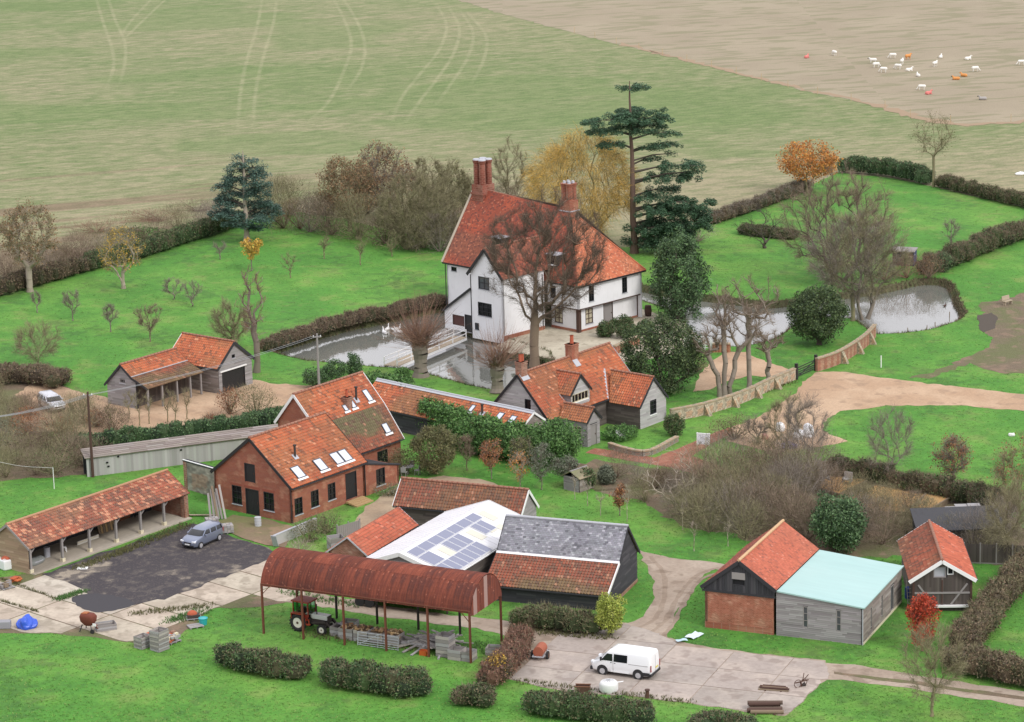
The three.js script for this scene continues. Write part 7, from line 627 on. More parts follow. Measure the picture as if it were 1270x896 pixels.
const lump = (sx, sy, sz, seed, n = 14) => { const g = new THREE.SphereGeometry(1, n, Math.round(n * .7)), p = g.attributes.position; for (let i = 0; i < p.count; i++) { const x = p.getX(i), y = p.getY(i), z = p.getZ(i), k = .72 + .6 * (fbm(x * 1.5 + seed + 10, y * 1.5 + z * 1.3 + 20, 256, 2)); p.setXYZ(i, x * sx * k, Math.max(-.02, (y * .8 + .45) * sy * k), z * sz * k); } g.computeVertexNormals(); return g; };
tag(M('blue_tarpaulin', (() => { const g = lump(.75, .7, .6, 3, 34), p = g.attributes.position; for (let i = 0; i < p.count; i++) { const k = .8 + .45 * fbm(p.getX(i) * 4 + 20, p.getZ(i) * 4 + p.getY(i) * 4 + 30, 256, 2); p.setXYZ(i, p.getX(i) * k * 1.1, Math.max(-.02, p.getY(i) * k), p.getZ(i) * k * 1.1); } g.computeVertexNormals(); return g; })(), col([.035, .10, .55], { roughness: .35 })), 'crumpled bright blue tarpaulin heap on the concrete slabs', 'tarpaulin').position.copy(G(33, 779)); tag(M('grey_block', merge([rb(1.2, .6, .7, .06, 0, .3, 0)]), col([.27, .27, .29])), 'grey stone block on the concrete near the blue tarpaulin', 'block').position.copy(G(4, 779));
{ const g = thing('builders_bag', 'white builder bag beside the cart shed end wall', 'bag', G(8, 706), R(40)); const bagG = rb(1.0, .95, 1.0, .14, 0, .47, 0), pp = bagG.attributes.position; for (let i = 0; i < pp.count; i++) { const k = 1 + .12 * Math.sin((pp.getY(i) / .95) * 3.1) + .08 * (nz(pp.getX(i) * 3 + 5, pp.getZ(i) * 3 + pp.getY(i) * 2) - .5); pp.setX(i, pp.getX(i) * k); pp.setZ(i, pp.getZ(i) * k); } bagG.computeVertexNormals(); M('sack', bagG, col([.74, .74, .75], { roughness: .7 }), g); M('fill', lump(.42, .22, .42, 3).translate(0, .85, 0), MAT.terra, g); for (const [x, z] of [[-.4, -.4], [.4, -.4], [-.4, .4], [.4, .4]]) M('loop', new THREE.TorusGeometry(.12, .025, 5, 10, Math.PI).translate(x, .95, z), MAT.white, g); }
{ const g = thing('orange_sacks', 'heap of flat orange sacks beside the white builder bag', 'sack', G(20, 722), R(30)), q = rng(3); for (let i = 0; i < 7; i++) M('sack', rb(.75, .16, .45, .07, (q() - .5) * .5, .09 + Math.floor(i / 3) * .15, (q() - .5) * .5).rotateY(q() * .8), col([.42 + .12 * q(), .09 + .04 * q(), .035], { roughness: .7 }), g); }
{ const g = thing('rusty_hopper', 'rusty feed hopper standing on short black legs', 'hopper', G(110, 783), R(-25)); M('tank', loft([rr(.5, .3, -.3, .22, .5), rr(.85, .62, -.6, .42, .45), rr(1.25, .68, -.66, .46, .45), rr(1.48, .5, -.55, .36, .5)]), MAT.rust, g); M('lid', bx(.5, .06, .5, -.12, 1.53, 0).rotateZ(.08), col([.36, .13, .05]), g); M('chute', beam(V(.5, .7, 0), V(.95, .35, 0), .3, .06), MAT.rust, g); for (const [x, z] of [[-.5, -.4], [.5, -.4], [-.5, .4], [.5, .4]]) M('leg', beam(V(x * .8, .6, z * .7), V(x * 1.15, .0, z * 1.2), .07), MAT.black, g); M('wheel', cy(.18, .18, .1, 12).rotateX(Math.PI / 2).translate(.65, .18, .5), MAT.tyre, g); M('shield', bx(.3, .22, .05, .75, .7, .3), MAT.white, g); }
{ const g = thing('teal_bin', 'small teal plastic bin among the yard clutter', 'bin', G(252, 775)); M('tub', cy(.36, .28, .55, 14, 0, .275, 0), col([.03, .36, .38], { roughness: .4 }), g); M('rim', new THREE.TorusGeometry(.36, .035, 6, 18).rotateX(Math.PI / 2).translate(0, .55, 0), col([.03, .36, .38]), g); }
{ const g = thing('grey_drum', 'pale grey metal drum beside the brick barn corner', 'drum', G(320, 653)); M('drum', cy(.3, .3, .85, 14, 0, .43, 0), col([.45, .47, .48]), g); for (const y of [.02, .3, .56, .84]) M('hoop', new THREE.TorusGeometry(.3, .02, 5, 16).rotateX(Math.PI / 2).translate(0, y, 0), MAT.lead, g); }
tag(M('white_sheet', bx(.9, .03, .6), MAT.white), 'white board lying on the dark planings', 'board').position.copy(G(102, 705, .06));
{ const sh = (p, s, y, c, l) => { const g = new THREE.PlaneGeometry(s, s * .55, 10, 6).rotateX(-Math.PI / 2), a = g.attributes.position; for (let i = 0; i < a.count; i++) { a.setY(i, .03 + .28 * nz(a.getX(i) * 2 + y * 5, a.getZ(i) * 2)); a.setX(i, a.getX(i) + .3 * (nz(a.getZ(i) * 2 + 9, y) - .5)); } g.computeVertexNormals(); const m = tag(M('crumpled_sheet', g, std({ color: new THREE.Color().setRGB(...c), side: 2, roughness: .5 })), l, 'sheet'); m.position.copy(G(...p)); m.rotation.y = y; }; sh([845, 797], .9, .3, [.45, .62, .72], 'pale blue crumpled plastic sheet on the verge'); sh([862, 790], 1.5, .9, [.60, .70, .74], 'larger white and blue plastic sheet on the verge'); }
// concrete yard things
{ const g = thing('white_bale', 'white mesh wrapped round bale at the yard edge', 'bale', G(755, 858)); M('drum', loft([rr(.02, .62, -.62, .62, 1), rr(.2, .72, -.72, .72, 1), rr(.62, .72, -.7, .7, 1), rr(.8, .6, -.58, .6, 1), rr(.84, .3, -.3, .3, 1)]), col([.7, .7, .69], { roughness: .8 }), g); for (let i = 0; i < 10; i++) { const a = i / 10 * 6.283; M('strap', new THREE.TorusGeometry(.6, .012, 4, 20, Math.PI).rotateY(a).scale(1.12, .72, 1.12).translate(0, .5, 0), MAT.lead, g); } M('tail', beam(V(.6, .7, 0), V(1.1, .8, .1), .15, .03), MAT.white, g); }
{ const g = thing('rusty_box', 'rusty open metal box at the edge of the van yard', 'box', G(723, 860), R(-8)); const c = MAT.iron; for (const q of [bx(1.1, .6, .04, 0, .3, .3), bx(1.1, .6, .04, 0, .3, -.3), bx(.04, .6, .56, .53, .3, 0), bx(.04, .6, .56, -.53, .3, 0), bx(1.02, .04, .56, 0, .04, 0)]) M('side', q, c, g); M('lip', merge([bx(1.16, .05, .07, 0, .6, .3), bx(1.16, .05, .07, 0, .6, -.3)]), col([.2, .09, .05]), g); }
{ const logs = (label, p, yaw, n, L, r, pal) => { const g = thing('log_pile', label, 'log pile', G(...p), yaw), q = rng(n * 7); let k = 0; for (let row = 0; row < 4 && k < n; row++) for (let i = 0; i < 5 - row && k < n; i++, k++) { const z = (i - (4 - row) / 2) * r * 2.05, y = r + row * r * 1.75, l = L * (.85 + .3 * q()), x = (q() - .5) * .3; M('log', rod(V(x - l / 2, y, z), V(x + l / 2, y + .04 * (q() - .5), z + .15 * (q() - .5)), r * (.85 + .3 * q()), 8), pal[k % pal.length], g); } for (const x of [-L * .3, L * .3]) M('bearer', bx(.12, .1, r * 12, x, .03, 0), MAT.iron, g); return g; }; const P = [MAT.brown, MAT.timber, col([.11, .075, .055])]; logs('bundle of thin rusty poles on the concrete', [960, 856], R(-16), 9, 2.0, .075, [MAT.iron, MAT.timber, MAT.brown]); logs('stack of thick dark logs on the corner of the concrete yard', [949, 882], R(-4), 7, 2.3, .16, P); }
{ const g = thing('rusty_plough', 'small rusty horse plough on the concrete yard', 'plough', G(994, 852), R(20)); M('wheel', new THREE.TorusGeometry(.3, .03, 6, 18).translate(-.35, .32, .15), MAT.iron, g); M('wheel', new THREE.TorusGeometry(.24, .03, 6, 18).translate(.3, .26, -.15), MAT.iron, g); M('beam', merge([beam(V(-.5, .35, 0), V(.6, .45, 0), .07), beam(V(.1, .4, 0), V(.5, .95, .2), .05), beam(V(.1, .4, 0), V(.35, .95, -.25), .05), beam(V(-.1, .4, 0), V(.0, .05, .1), .08)]), MAT.iron, g); M('share', new THREE.ConeGeometry(.2, .5, 4).rotateZ(1.8).translate(.05, .12, .05), MAT.darkSteel, g); }
{ const g = thing('iron_post', 'small dark iron post by the hedge at the yard edge', 'post', G(803, 866)); M('body', cy(.14, .18, .6, 10, 0, .3, 0), MAT.iron, g); M('cap', cy(.2, .2, .08, 10, 0, .62, 0), MAT.brown, g); }
// ---------- garden and court things ----------
{ const b = G(876, 584), g = thing('garden_sign', 'white hanging sign board on a pale post by the brick path', 'sign', b, R(-20)); M('post', cy(.05, .06, 3.3, 8, 0, 1.65, 0), MAT.cream, g); const sg = tex(128, 1, (u, v) => { const n = fbm(u * 7, v * 9, 9, 3); return mixc([.72, .72, .74], [.30, .30, .34], .8 * sst(.52, .6, n)); }); M('board', bx(1.15, 1.0, .06, -.25, 3.05, 0), MAT.white, g); const f = M('sign_face', new THREE.PlaneGeometry(1.0, .85).translate(-.25, 3.02, .034), std({ map: (sg.repeat.set(1, 1), sg) }), g); M('bracket', bx(1.35, .08, .1, -.25, 3.6, 0), MAT.white, g); for (const x of [-.85, .35]) M('side_rail', bx(.08, 1.25, .09, x, 3.05, 0), MAT.white, g); }
{ const g = thing('patio_table', 'round pale garden table on the patio by the brick wing', 'table', G(506, 588)); M('table_top', cy(.6, .6, .05, 20, 0, .74, 0), CW[1], g); M('pedestal', cy(.06, .1, .72, 8, 0, .36, 0), CW[0], g); const ch = (a, l) => { const c = thing('patio_chair', l, 'chair', G(506, 588).add(V(Math.cos(a) * 1.0, 0, Math.sin(a) * .95)), -a + Math.PI / 2, 'chairs round the patio table'); M('seat', bx(.5, .05, .48, 0, .45, 0), CW[1], c); M('backrest', bx(.5, .5, .05, 0, .72, .24), CW[1], c); for (const [x, z] of [[-.2, -.2], [.2, -.2], [-.2, .2], [.2, .2]]) M('leg', bx(.05, .45, .05, x, .225, z), CW[0], c); }; for (const a of [.4, 1.9, 3.4, 5.0]) ch(a, 'pale garden chair at the round patio table'); }
{ const b = G(718, 606), g = thing('mossy_hut', 'small boarded hut with a mossy grey roof before the cottage', 'shed', b, R(48)); g.scale.setScalar(.8); const f = frame(V(-1.3, 0, 1.2), V(1, 0, 0), V(0, 1, 0)); M('wall', bx(2.6, 1.7, 2.3, 0, .85, 0), MAT.tar, g); boards(g, f, [[0, 0], [2.6, 0], [2.6, 1.7], [0, 1.7]], 'greyBrown'); boards(g, frame(V(-1.32, 0, -1.15), V(0, 0, 1), V(0, 1, 0)), [[0, 0], [2.3, 0], [2.3, 1.7], [0, 1.7]], 'grey'); boards(g, frame(V(1.32, 0, 1.15), V(0, 0, -1), V(0, 1, 0)), [[0, 0], [2.3, 0], [2.3, 1.7], [0, 1.7]], 'greyBrown'); const moss = std({ map: litterTex, color: new THREE.Color().setRGB(1.3, 1.5, 1.5) }); for (const s of [-1, 1]) M('roof', merge([beam(V(0, 2.35, s * .02), V(0, 1.62, s * 1.45), 3.0, .08)]), moss, g); M('ridge', bx(3.0, .1, .2, 0, 2.38, 0), MAT.greyWood, g); }
tag(M('white_box', merge([rb(.95, .7, .4, .05, 0, .45, 0), bx(.8, .1, .3, 0, .05, 0)]), MAT.white), 'white metal box standing against the dark cottage wall', 'box').position.copy(G(770, 545).add(V(0, .0, -.5)));
{ const g = thing('dark_shed', 'long low dark felt roofed shed behind the small granary', 'shed', G(1140, 684), R(2)); const L = 7.2; M('wall', bx(L, 1.9, 3.0, L / 2, .95, -1.7), MAT.tar, g); boards(g, frame(V(0, 0, -.15), V(1, 0, 0), V(0, 1, 0)), [[0, 0], [L, 0], [L, 1.7], [0, 1.7]], 'dark'); M('roof', beam(V(L / 2, 1.75, .2), V(L / 2, 2.75, -3.4), L + .4, .1), col([.055, .055, .06]), g); M('fascia', bx(L + .4, .16, .05, L / 2, 1.76, .2), MAT.black, g); }
function terrace(label, px, h) { const o = ring(px, { jit: 0, step: 50 }), c = o[0].clone(), g = thing('raised_terrace', label, 'terrace', c), l = o.map(p => p.clone().sub(c)); const top = sheetGeo(l, h); M('gravel_top', top, std({ map: gravelTex, color: new THREE.Color().setRGB(1.0, .85, .5) }), g); for (let i = 0; i < l.length; i++) { const a = l[i], b = l[(i + 1) % l.length]; M('sleeper', beam(V(a.x, h / 2 + .03, a.z), V(b.x, h / 2 + .03, b.z), .16, h + .1), MAT.timber, g); } }
terrace('ochre gravel terrace with pale seats above the thicket', [[1014, 588], [1042, 583], [1082, 598], [1041, 618], [1018, 611]], .35); terrace('middle ochre gravel terrace edged with dark sleepers', [[1046, 624], [1086, 606], [1150, 616], [1124, 640], [1090, 640]], .3); terrace('small ochre gravel terrace beside the dark shed', [[1130, 636], [1150, 617], [1180, 622], [1150, 640]], .4);
{ const seat = (p, l, y) => { const g = thing('garden_chair', l, 'seat', G(p[0], p[1], .38), y, 'pale seats on the ochre terrace'); M('seat', bx(.8, .08, .6, 0, .42, 0), CW[1], g); M('backrest', bx(.8, .6, .08, 0, .75, -.28), CW[3], g); for (const x of [-.36, .36]) M('arm', bx(.08, .42, .6, x, .36, 0), CW[1], g); }; seat([1023, 598], 'grey slatted garden seat on the ochre terrace', .4); seat([1051, 600], 'grey slatted garden seat on the ochre terrace', -.5); const g = thing('stacked_tables', 'pale grey garden tables pushed together behind the dark shed', 'table', G(1192, 640)); for (const [x, z, h] of [[0, 0, .95], [1.1, .2, 1.05], [-.9, .5, .9], [.4, .9, .8]]) { M('table_top', bx(1.1, .06, .8, x, h, z), CW[1], g); for (const k of [-.45, .45]) M('leg', bx(.07, h, .6, x + k, h / 2, z), CW[0], g); } const w = thing('white_table', 'single pale table by the bare olive tree', 'table', G(1225, 648)); M('table_top', bx(1.0, .06, .7, 0, 1.0, 0), CW[1], w); for (const k of [-.42, .42]) M('leg', bx(.07, 1.0, .6, k, .5, 0), CW[0], w); }
{ for (const [p, s, l, c] of [[[1003, 542], [.55, 1.15, .5], 'tall white covered garden seat beyond the thicket', [.78, .79, .82]], [[990, 545], [.5, .85, .5], 'smaller white covered seat beside the tall one', [.74, .75, .78]], [[968, 535], [.45, .75, .45], 'white covered bundle near the feathery tree', [.74, .74, .74]], [[949, 545], [.35, .5, .35], 'small red and white bundle by the gravel edge', [.48, .2, .17]], [[979, 556], [.75, .45, .5], 'violet blue covered mound in the thicket', [.14, .11, .30]]]) tag(M('covered_bundle', lump(...s, p[0], 16), col(c, { roughness: .6 })), l, 'bundle').position.copy(G(...p)); }
{ const g = thing('boat_hut', 'dark timber hut with blue end wall beside the pond', 'shed', G(1122, 330), R(-20)); M('wall', bx(2.6, 1.8, 1.8, -.2, .9, -.9), MAT.tar, g); boards(g, frame(V(-1.5, 0, .01), V(1, 0, 0), V(0, 1, 0)), [[0, 0], [2.6, 0], [2.6, 1.8], [0, 1.8]], 'dark'); M('blue_end', bx(.06, 1.8, 1.7, 1.14, .9, -.9), col([.03, .05, .16]), g); M('roof', bx(3.0, .1, 2.2, -.2, 1.87, -.9).rotateX(.06), MAT.greyWood, g); M('hatch', bx(.02, .18, .18, 1.18, 1.35, -.6), MAT.white, g); }
{ const g = thing('dark_barrel', 'dark wooden barrel on the court beside the manor', 'barrel', G(804, 392)); M('staves', new THREE.LatheGeometry([[0, 0], [.36, 0], [.44, .6], [.36, 1.25], [0, 1.25]].map(p => new THREE.Vector2(...p)), 14), MAT.brown, g); for (const y of [.2, 1.05]) M('hoop', new THREE.TorusGeometry(.41, .02, 5, 16).rotateX(Math.PI / 2).translate(0, y, 0), MAT.black, g); }
{ const b = G(810, 313), g = thing('swing', 'plank swing hanging on ropes from the cedar bough', 'swing', b); M('seat', bx(1.3, .5, .08, 0, .75, 0).rotateX(0), MAT.paleWood, g); for (const x of [-.6, .6]) M('rope', rod(V(x, .8, 0), V(x, 4.4, 0), .02), MAT.white, g); }
tag(M('blue_barrel', merge([cy(.3, .3, .9, 14, 0, .45, 0), cy(.32, .32, .06, 14, 0, .3, 0), cy(.32, .32, .06, 14, 0, .62, 0)]), col([.03, .06, .30], { roughness: .4 })), 'blue plastic barrel between the turquoise roof and the granary', 'barrel').position.copy(G(1127, 742));
{ const a = G(1128, 752), g = thing('ladder', 'pale ladder leaning on the granary wall', 'ladder', a, .2); for (const x of [-.2, .2]) M('stile', beam(V(x, 0, .3), V(x, 2.3, -.25), .05), CW[3], g); for (let i = 1; i < 8; i++) M('rung', bx(.4, .03, .03, 0, 2.3 * i / 8, .3 - .55 * i / 8), CW[3], g); }
hedge('court_hedge', 'low dark hedge edging the manor court above the moat', [[640, 446], [668, 452], [695, 458]], .9, .8, { leafC: 'hedge', seed: 33 });
{ for (const [p, l] of [[[1088, 414], 'weathered stake in the pond by the wall end'], [[1126, 413], 'thin stake in the shallow pond'], [[1150, 410], 'second thin stake in the shallow pond'], [[1160, 406], 'third thin stake in the shallow pond'], [[1178, 393], 'dark stump at the pond shore']]) tag(M('pond_stake', cy(.05, .06, 1.5, 6, 0, -.15, 0), MAT.timber), l, 'stake').position.copy(G(p[0], p[1], WATER)); }
{ const g = thing('picnic_bench', 'pale leaning bench on the worn grass beyond the pond', 'bench', G(1250, 378), R(40)); M('seat', bx(1.3, .08, .4, 0, .45, 0), MAT.paleWood, g); M('backrest', bx(1.3, .5, .06, 0, .8, -.25).rotateX(-.1), MAT.paleWood, g); for (const x of [-.55, .55]) M('leg', bx(.08, .45, .38, x, .22, 0), MAT.paleWood, g); }
tag(M('white_stone', lump(.3, .25, .25, 2), col([.7, .7, .68])), 'small white stone on the round lawn', 'stone').position.copy(G(1255, 541)); tag(M('white_post', cy(.06, .06, 1.3, 8, 0, .65, 0), MAT.white), 'short pale post on the lawn beside the curving wall', 'post').position.copy(G(1093, 456)); tag(M('white_bag', lump(.7, .35, .4, 5), MAT.white), 'white bag lying beside the far hedge', 'bag').position.copy(G(1266, 217));
// cart shed contents
{ const CS = new THREE.Matrix4().makeRotationY(R(52.2)).setPosition(-41.53, 0, 17.58), cp = (u, v) => V(u, .1, -v).applyMatrix4(CS), cy0 = R(52.2); { const g = thing('round_tub', 'shallow grey tub in the end bay of the cart shed', 'tub', cp(2.2, 1.9), cy0); M('hull', lump(1.1, .45, .6, 4, 18), col([.22, .23, .22]), g); M('gunwale', new THREE.TorusGeometry(.85, .05, 6, 20).rotateX(Math.PI / 2).scale(1.2, 1, .65).translate(0, .28, 0), MAT.lead, g); } { const g = thing('white_chair', 'white plastic chair inside the cart shed', 'chair', cp(6.0, 2.2), cy0 + 1); M('seat', bx(.45, .05, .45, 0, .42, 0), MAT.white, g); M('backrest', bx(.45, .45, .05, 0, .68, -.2), MAT.white, g); for (const [x, z] of [[-.2, -.2], [.2, -.2], [-.2, .2], [.2, .2]]) M('leg', bx(.05, .42, .05, x, .21, z), MAT.white, g); } { const g = thing('pale_sheeting', 'long pale panel standing on the cart shed floor', 'panel', cp(9.3, 2.6), cy0); M('panel', bx(2.6, .3, .08, 0, .15, 0), col([.6, .58, .52]), g); M('batten', bx(2.6, .06, .04, 0, .2, .06), MAT.cream, g); } { const g = thing('oil_drum', 'grey drum in the shade of the cart shed', 'drum', cp(4.2, 2.4), 0); M('drum', cy(.28, .28, .85, 14, 0, .425, 0), MAT.lead, g); M('hoop', new THREE.TorusGeometry(.28, .02, 5, 16).rotateX(Math.PI / 2).translate(0, .55, 0), MAT.lead, g); } { const g = thing('timber_rack', 'brown timber rack and boards in the cart shed', 'timber', cp(12.3, 3.6), cy0); for (let i = 0; i < 6; i++) M('board', beam(V(-.9 + i * .3, .0, .4), V(-.8 + i * .3, 1.5 + .15 * (i % 3), -.1), .2, .04), i % 2 ? MAT.deckWood : MAT.timber, g); } { const g = thing('wall_rack', 'dark rungs of a rack on the cart shed end wall', 'rack', cp(17.2, 4.2), cy0); for (let i = 0; i < 5; i++) M('rung', bx(.9, .06, .06, 0, .4 + i * .3, 0), MAT.dark, g); for (const x of [-.4, .4]) M('upright', bx(.07, 1.8, .07, x, .9, 0), MAT.dark, g); } }
// grassy weeds along the cart shed floor edge and slab joints
{ const q = rng(17), g = new Geo(); const strip = (a, b, n, s, pal) => { const A = G(...a), B = G(...b); for (let i = 0; i < n; i++) { const p = A.clone().lerp(B, q()); p.x += (q() - .5) * s; p.z += (q() - .5) * s; for (let k = 0; k < 5; k++) { const d = rv(q).multiplyScalar(.6); d.y = .7 + .5 * q(); d.normalize(); twig(g, V(p.x, .03, p.z), d, .12 + .2 * q(), .05, pick(LF[pal], q), q); } } }; strip([95, 706], [160, 682], 420, 1.1, 'olive'); strip([150, 686], [232, 652], 520, 1.3, 'olive'); strip([175, 672], [225, 655], 150, .8, 'laurel'); strip([70, 745], [104, 734], 260, .9, 'laurel'); strip([165, 762], [260, 752], 260, 1.2, 'olive'); strip([210, 772], [255, 758], 300, 1.5, 'laurel'); strip([0, 718], [70, 744], 120, .3, 'olive'); strip([0, 746], [48, 760], 90, .3, 'olive'); strip([350, 735], [440, 752], 240, 1.4, 'laurel'); strip([380, 786], [520, 806], 420, 1.6, 'olive'); strip([560, 812], [600, 800], 200, 1.8, 'laurel'); strip([650, 784], [760, 792], 300, 1.2, 'olive'); strip([640, 846], [860, 872], 300, 1, 'olive'); strip([840, 518], [985, 474], 500, 1.2, 'olive'); for (const hole of [hole1, hole2]) for (let i = 0; i < hole.length; i++) { const a = hole[i], b = hole[(i + 1) % hole.length], n = Math.ceil(a.distanceTo(b) * 26); for (let k = 0; k < n; k++) { const p = a.clone().lerp(b, q()), w = (hole === hole1 ? moat1 : moat2)[i], f = q() * 1.25 - .25, x = lerp(p.x, w.x, f), z = lerp(p.z, w.z, f), y = f > 0 ? lerp(.02, WATER, f) : .01, pal = nz(p.x * .25, p.z * .25) > .5 ? 'hedgeBrown' : q() < .5 ? 'olive' : 'hedge'; for (let m2 = 0; m2 < 3; m2++) { const d = rv(q).multiplyScalar(.7); d.y = .6 + .5 * q(); d.normalize(); twig(g, V(x, y - .03, z), d, .16 + .34 * q(), .06, pick(LF[pal], q), q); } } }
  const m = M('weeds', g.build(), MAT.leaf); tag(m, 'tufts of weeds along walls, joints and yard edges', 'weeds', null, 'stuff'); }
// grass tufts over the lawns, one mass of stuff
{ const q = rng(1234), tg = new Geo(); for (let k = 0; k < 4; k++) { const a = q() * 6.28, d = V(Math.cos(a) * .5, .8, Math.sin(a) * .5).normalize(); twig(tg, V((q() - .5) * .16, -.01, (q() - .5) * .16), d, .13 + .07 * q(), .07, [1, 1, 1], q); } const geo = tg.build(); geo.deleteAttribute('color');
  const bb = o => { const b = [1e9, -1e9, 1e9, -1e9]; for (const p of o) { b[0] = Math.min(b[0], p.x); b[1] = Math.max(b[1], p.x); b[2] = Math.min(b[2], p.z); b[3] = Math.max(b[3], p.z); } return b; }, inP = (o, b, x, z) => { if (x < b[0] || x > b[1] || z < b[2] || z > b[3]) return false; let c = false; for (let i = 0, j = o.length - 1; i < o.length; j = i++) { const A = o[i], B = o[j]; if ((A.z > z) !== (B.z > z) && x < (B.x - A.x) * (z - A.z) / (B.z - A.z) + A.x) c = !c; } return c; }; const bad = [...noGrass, hole1, hole2].map(o => [o, bb(o)]), lb = bb(lawnOut), at2 = [];
  for (let i = 0; i < 90000; i++) { const py = 900 - 690 * Math.pow(q(), 1.15), p = G(q() * 1310 - 20, py); if (!inP(lawnOut, lb, p.x, p.z) || bad.some(([o, b]) => inP(o, b, p.x, p.z))) continue; at2.push(p); }
  const im = new THREE.InstancedMesh(geo, std({ side: 2, roughness: .9 }), at2.length), m4 = new THREE.Matrix4(), qt = new THREE.Quaternion(), cc = new THREE.Color(); at2.forEach((p, i) => { const n = nz(p.x * .12, p.z * .12), s = .5 + .7 * q(); m4.compose(p, qt.setFromAxisAngle(V(0, 1, 0), q() * 6.28), V(s, s * .42, s)); im.setMatrixAt(i, m4); const k = mulc(mixc(mixc([.076, .225, .027], [.135, .285, .044], q()), [.22, .27, .085], q() < .16 ? .7 : .3 * sst(.5, .7, n)), .85 + .4 * q()); im.setColorAt(i, cc.setRGB(...k)); }); im.name = 'grass_tufts'; scene.add(im); tag(im, 'short uneven grass growing over the lawns and verges', 'grass', null, 'stuff'); }
// ---------- animals ----------
function blobBody(caps, size, centre, res = 40) { // one continuous body from tapered capsules
  const mc = new MarchingCubes(res, new THREE.MeshBasicMaterial(), false, false, 60000), h = size / 2, sm = (a, b, k) => { const t = clamp(.5 + .5 * (b - a) / k, 0, 1); return lerp(b, a, t) - k * t * (1 - t); }; mc.isolation = 0; const P = V(), AB = V();
  for (let z = 0; z < res; z++) for (let y = 0; y < res; y++) for (let x = 0; x < res; x++) { const wx = centre.x + (x / (res / 2) - 1) * h, wy = centre.y + (y / (res / 2) - 1) * h, wz = centre.z + (z / (res / 2) - 1) * h; let d = 9; for (const [a, b, ra, rb_] of caps) { AB.subVectors(b, a); P.set(wx, wy, wz).sub(a); const t = clamp(P.dot(AB) / Math.max(1e-9, AB.lengthSq()), 0, 1); P.addScaledVector(AB, -t); d = sm(d, P.length() - lerp(ra, rb_, t), .06); } mc.field[x + y * res + z * res * res] = -d; }
  mc.update(); const n = mc.count !== undefined ? mc.count : mc.geometry.drawRange.count, g = new THREE.BufferGeometry(), p = mc.positionArray.slice(0, n * 3); for (let i = 0; i < p.length; i += 3) { p[i] = centre.x + p[i] * h; p[i + 1] = centre.y + p[i + 1] * h; p[i + 2] = centre.z + p[i + 2] * h; } g.setAttribute('position', new THREE.Float32BufferAttribute(p, 3)); g.computeVertexNormals(); return g; }
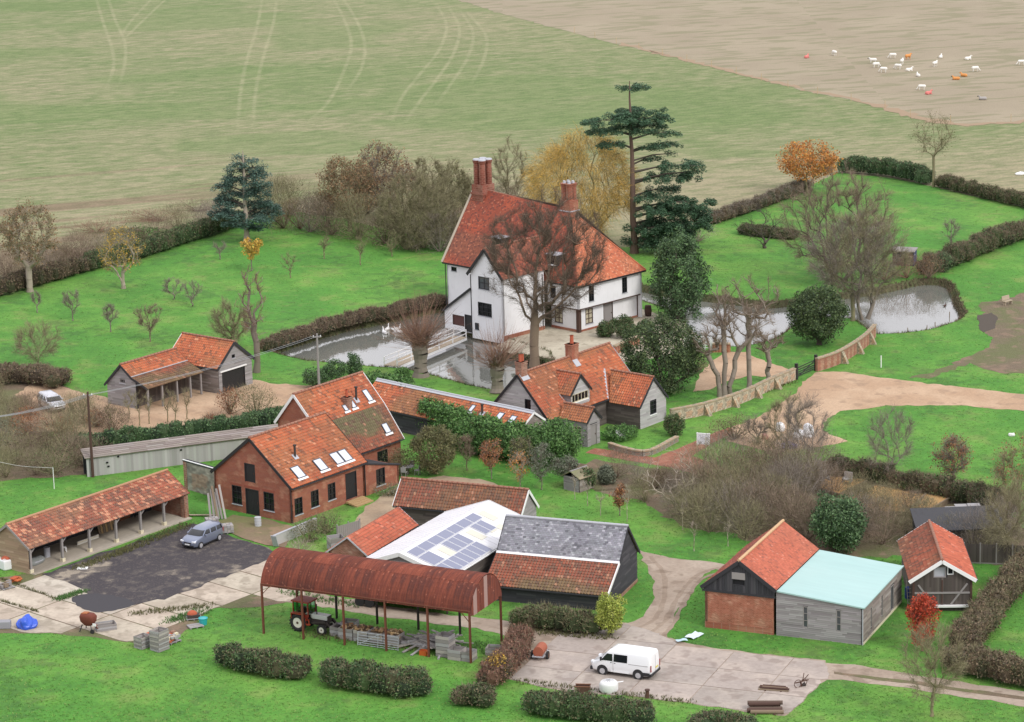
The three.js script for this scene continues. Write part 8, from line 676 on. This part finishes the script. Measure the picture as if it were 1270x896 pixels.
{ const leg = (x, z) => [[V(x, .55, z), V(x + .03, .28, z), .09, .05], [V(x + .03, .28, z), V(x, .02, z), .045, .04]], graze = blobBody([[V(-.42, .72, 0), V(.38, .74, 0), .28, .27], [V(.4, .78, 0), V(.72, .42, 0), .15, .1], [V(.72, .42, 0), V(.88, .2, 0), .1, .06], ...leg(-.42, .14), ...leg(-.42, -.14), ...leg(.36, .13), ...leg(.36, -.13)], 2.3, V(.15, .55, 0)), stand = blobBody([[V(-.42, .74, 0), V(.38, .76, 0), .29, .27], [V(.42, .82, 0), V(.66, 1.06, 0), .16, .11], [V(.66, 1.08, 0), V(.88, .98, 0), .11, .065], ...leg(-.42, .14), ...leg(-.42, -.14), ...leg(.36, .13), ...leg(.36, -.13)], 2.3, V(.15, .6, 0)), lie = blobBody([[V(-.4, .26, 0), V(.35, .28, 0), .3, .27], [V(.38, .4, 0), V(.6, .68, 0), .15, .1], [V(.6, .7, 0), V(.82, .62, 0), .1, .06], [V(.3, .08, .2), V(.62, .05, .16), .06, .05], [V(-.3, .1, .26), V(-.05, .05, .3), .08, .05]], 2.2, V(.1, .4, 0)); const wc = col([.74, .72, .66]), pk = col([.62, .19, .17]), og = col([.62, .27, .08]), wd = col([.70, .68, .63]), faceM = MAT.dark;
  const A = [[1000.7, 72, 'lie', pk, 'pink dyed sheep lying apart from the flock', 1], [1035, 69, 'graze', wc, '', 2], [1083, 79, 'stand', wd, '', 3], [1087, 84, 'graze', wc, '', .2], [1096, 90, 'graze', wc, '', 2.8], [1107.5, 72.5, 'graze', wc, '', 3.0], [1119, 80, 'stand', wc, '', 1.2], [1114, 86, 'graze', wc, '', 2.6], [1126.5, 74, 'stand', og, 'orange dyed sheep standing within the flock', .6], [1128, 88, 'lie', wc, '', .3], [1139, 95, 'lie', wc, '', 1.7], [1167, 72, 'lie', wc, '', 1.2], [1160, 83, 'stand', wc, '', .9], [1201, 74, 'lie', wc, '', .4], [1210, 89, 'graze', wc, '', .1], [1195.6, 95, 'lie', og, 'orange dyed sheep lying behind another orange one', 2.5], [1186, 99, 'lie', og, 'orange dyed sheep with dark face lying in the stubble', 3.1], [1143.6, 112, 'graze', wc, '', 2.9], [1152, 117, 'lie', pk, 'pink dyed sheep lying beside a white one', .5], [1219, 124, 'lie', col([.35, .33, .31]), 'dark faced grey sheep lying away from the flock', 3.0], [1267, 81, 'graze', wc, '', 3.1]];
  for (const [px, py, k, m, l, y] of A) { const t = thing('sheep', l || (k === 'lie' ? 'white sheep lying on the tan stubble field' : 'white sheep standing or grazing on the tan stubble field'), 'sheep', G(px, py), y, l ? undefined : k === 'lie' ? 'white sheep lying in the stubble' : 'white sheep on their feet in the stubble'); M('body', { graze, stand, lie }[k], m, t); const hp = { graze: [.86, .24], stand: [.86, 1.0], lie: [.78, .64] }[k]; M('face', new THREE.SphereGeometry(.1, 10, 8).scale(1.35, .85, .8).translate(hp[0], hp[1], 0), m === wd || py === 84 || py === 124 || py === 99 ? faceM : m, t); for (const z of [-.1, .1]) M('ear', new THREE.SphereGeometry(.05, 6, 5).scale(.6, .4, 1.4).translate(hp[0] - .12, hp[1] + .08, z), m === wd || py === 124 ? faceM : m, t); t.scale.setScalar(1.0); }
  const sw = blobBody([[V(-.4, .16, 0), V(.3, .16, 0), .15, .2], [V(.36, .22, 0), V(.44, .62, 0), .09, .05], [V(.44, .62, 0), V(.52, .74, 0), .05, .05], [V(-.4, .2, 0), V(-.62, .3, 0), .1, .03]], 1.8, V(0, .3, 0)); for (const [px, py, y] of [[477, 414, 2], [480, 410, 1.2], [492, 410, .4], [494, 413, 2.8]]) { const t = thing('white_goose', 'white goose swimming on the moat near the footbridge', 'goose', G(px, py, WATER), y, 'white geese on the moat'); M('body', sw, MAT.white, t); M('beak', new THREE.ConeGeometry(.035, .14, 6).rotateZ(-Math.PI / 2).translate(.62, .74, 0), col([.5, .2, .03]), t); }
  { const t = thing('dark_duck', 'small dark duck on the pale pond', 'duck', G(1172, 380, WATER), 1); M('body', sw, MAT.brown, t); M('beak', new THREE.ConeGeometry(.035, .14, 6).rotateZ(-Math.PI / 2).translate(.62, .74, 0), MAT.cream, t); t.scale.setScalar(.55); } }
{ const line = new THREE.CatmullRomCurve3([[700, 38], [770, 56], [880, 83], [1000, 114], [1100, 135], [1160, 152], [1230, 152], [1290, 149]].map(p => G(...p))); for (let i = 0; i < 16; i++) { const m = M('fence_stake', cy(.04, .04, 1.3, 5, 0, .65, 0), col([.5, .36, .2])); tag(m, 'thin electric fence stake along the stubble boundary', 'stake', 'electric fence stakes along the stubble'); m.position.copy(line.getPointAt((i + .5) / 16)); } }
scene.traverse(o => { if (o.isMesh) { o.castShadow = o.receiveShadow = true; } });
renderer.render(scene, camera);
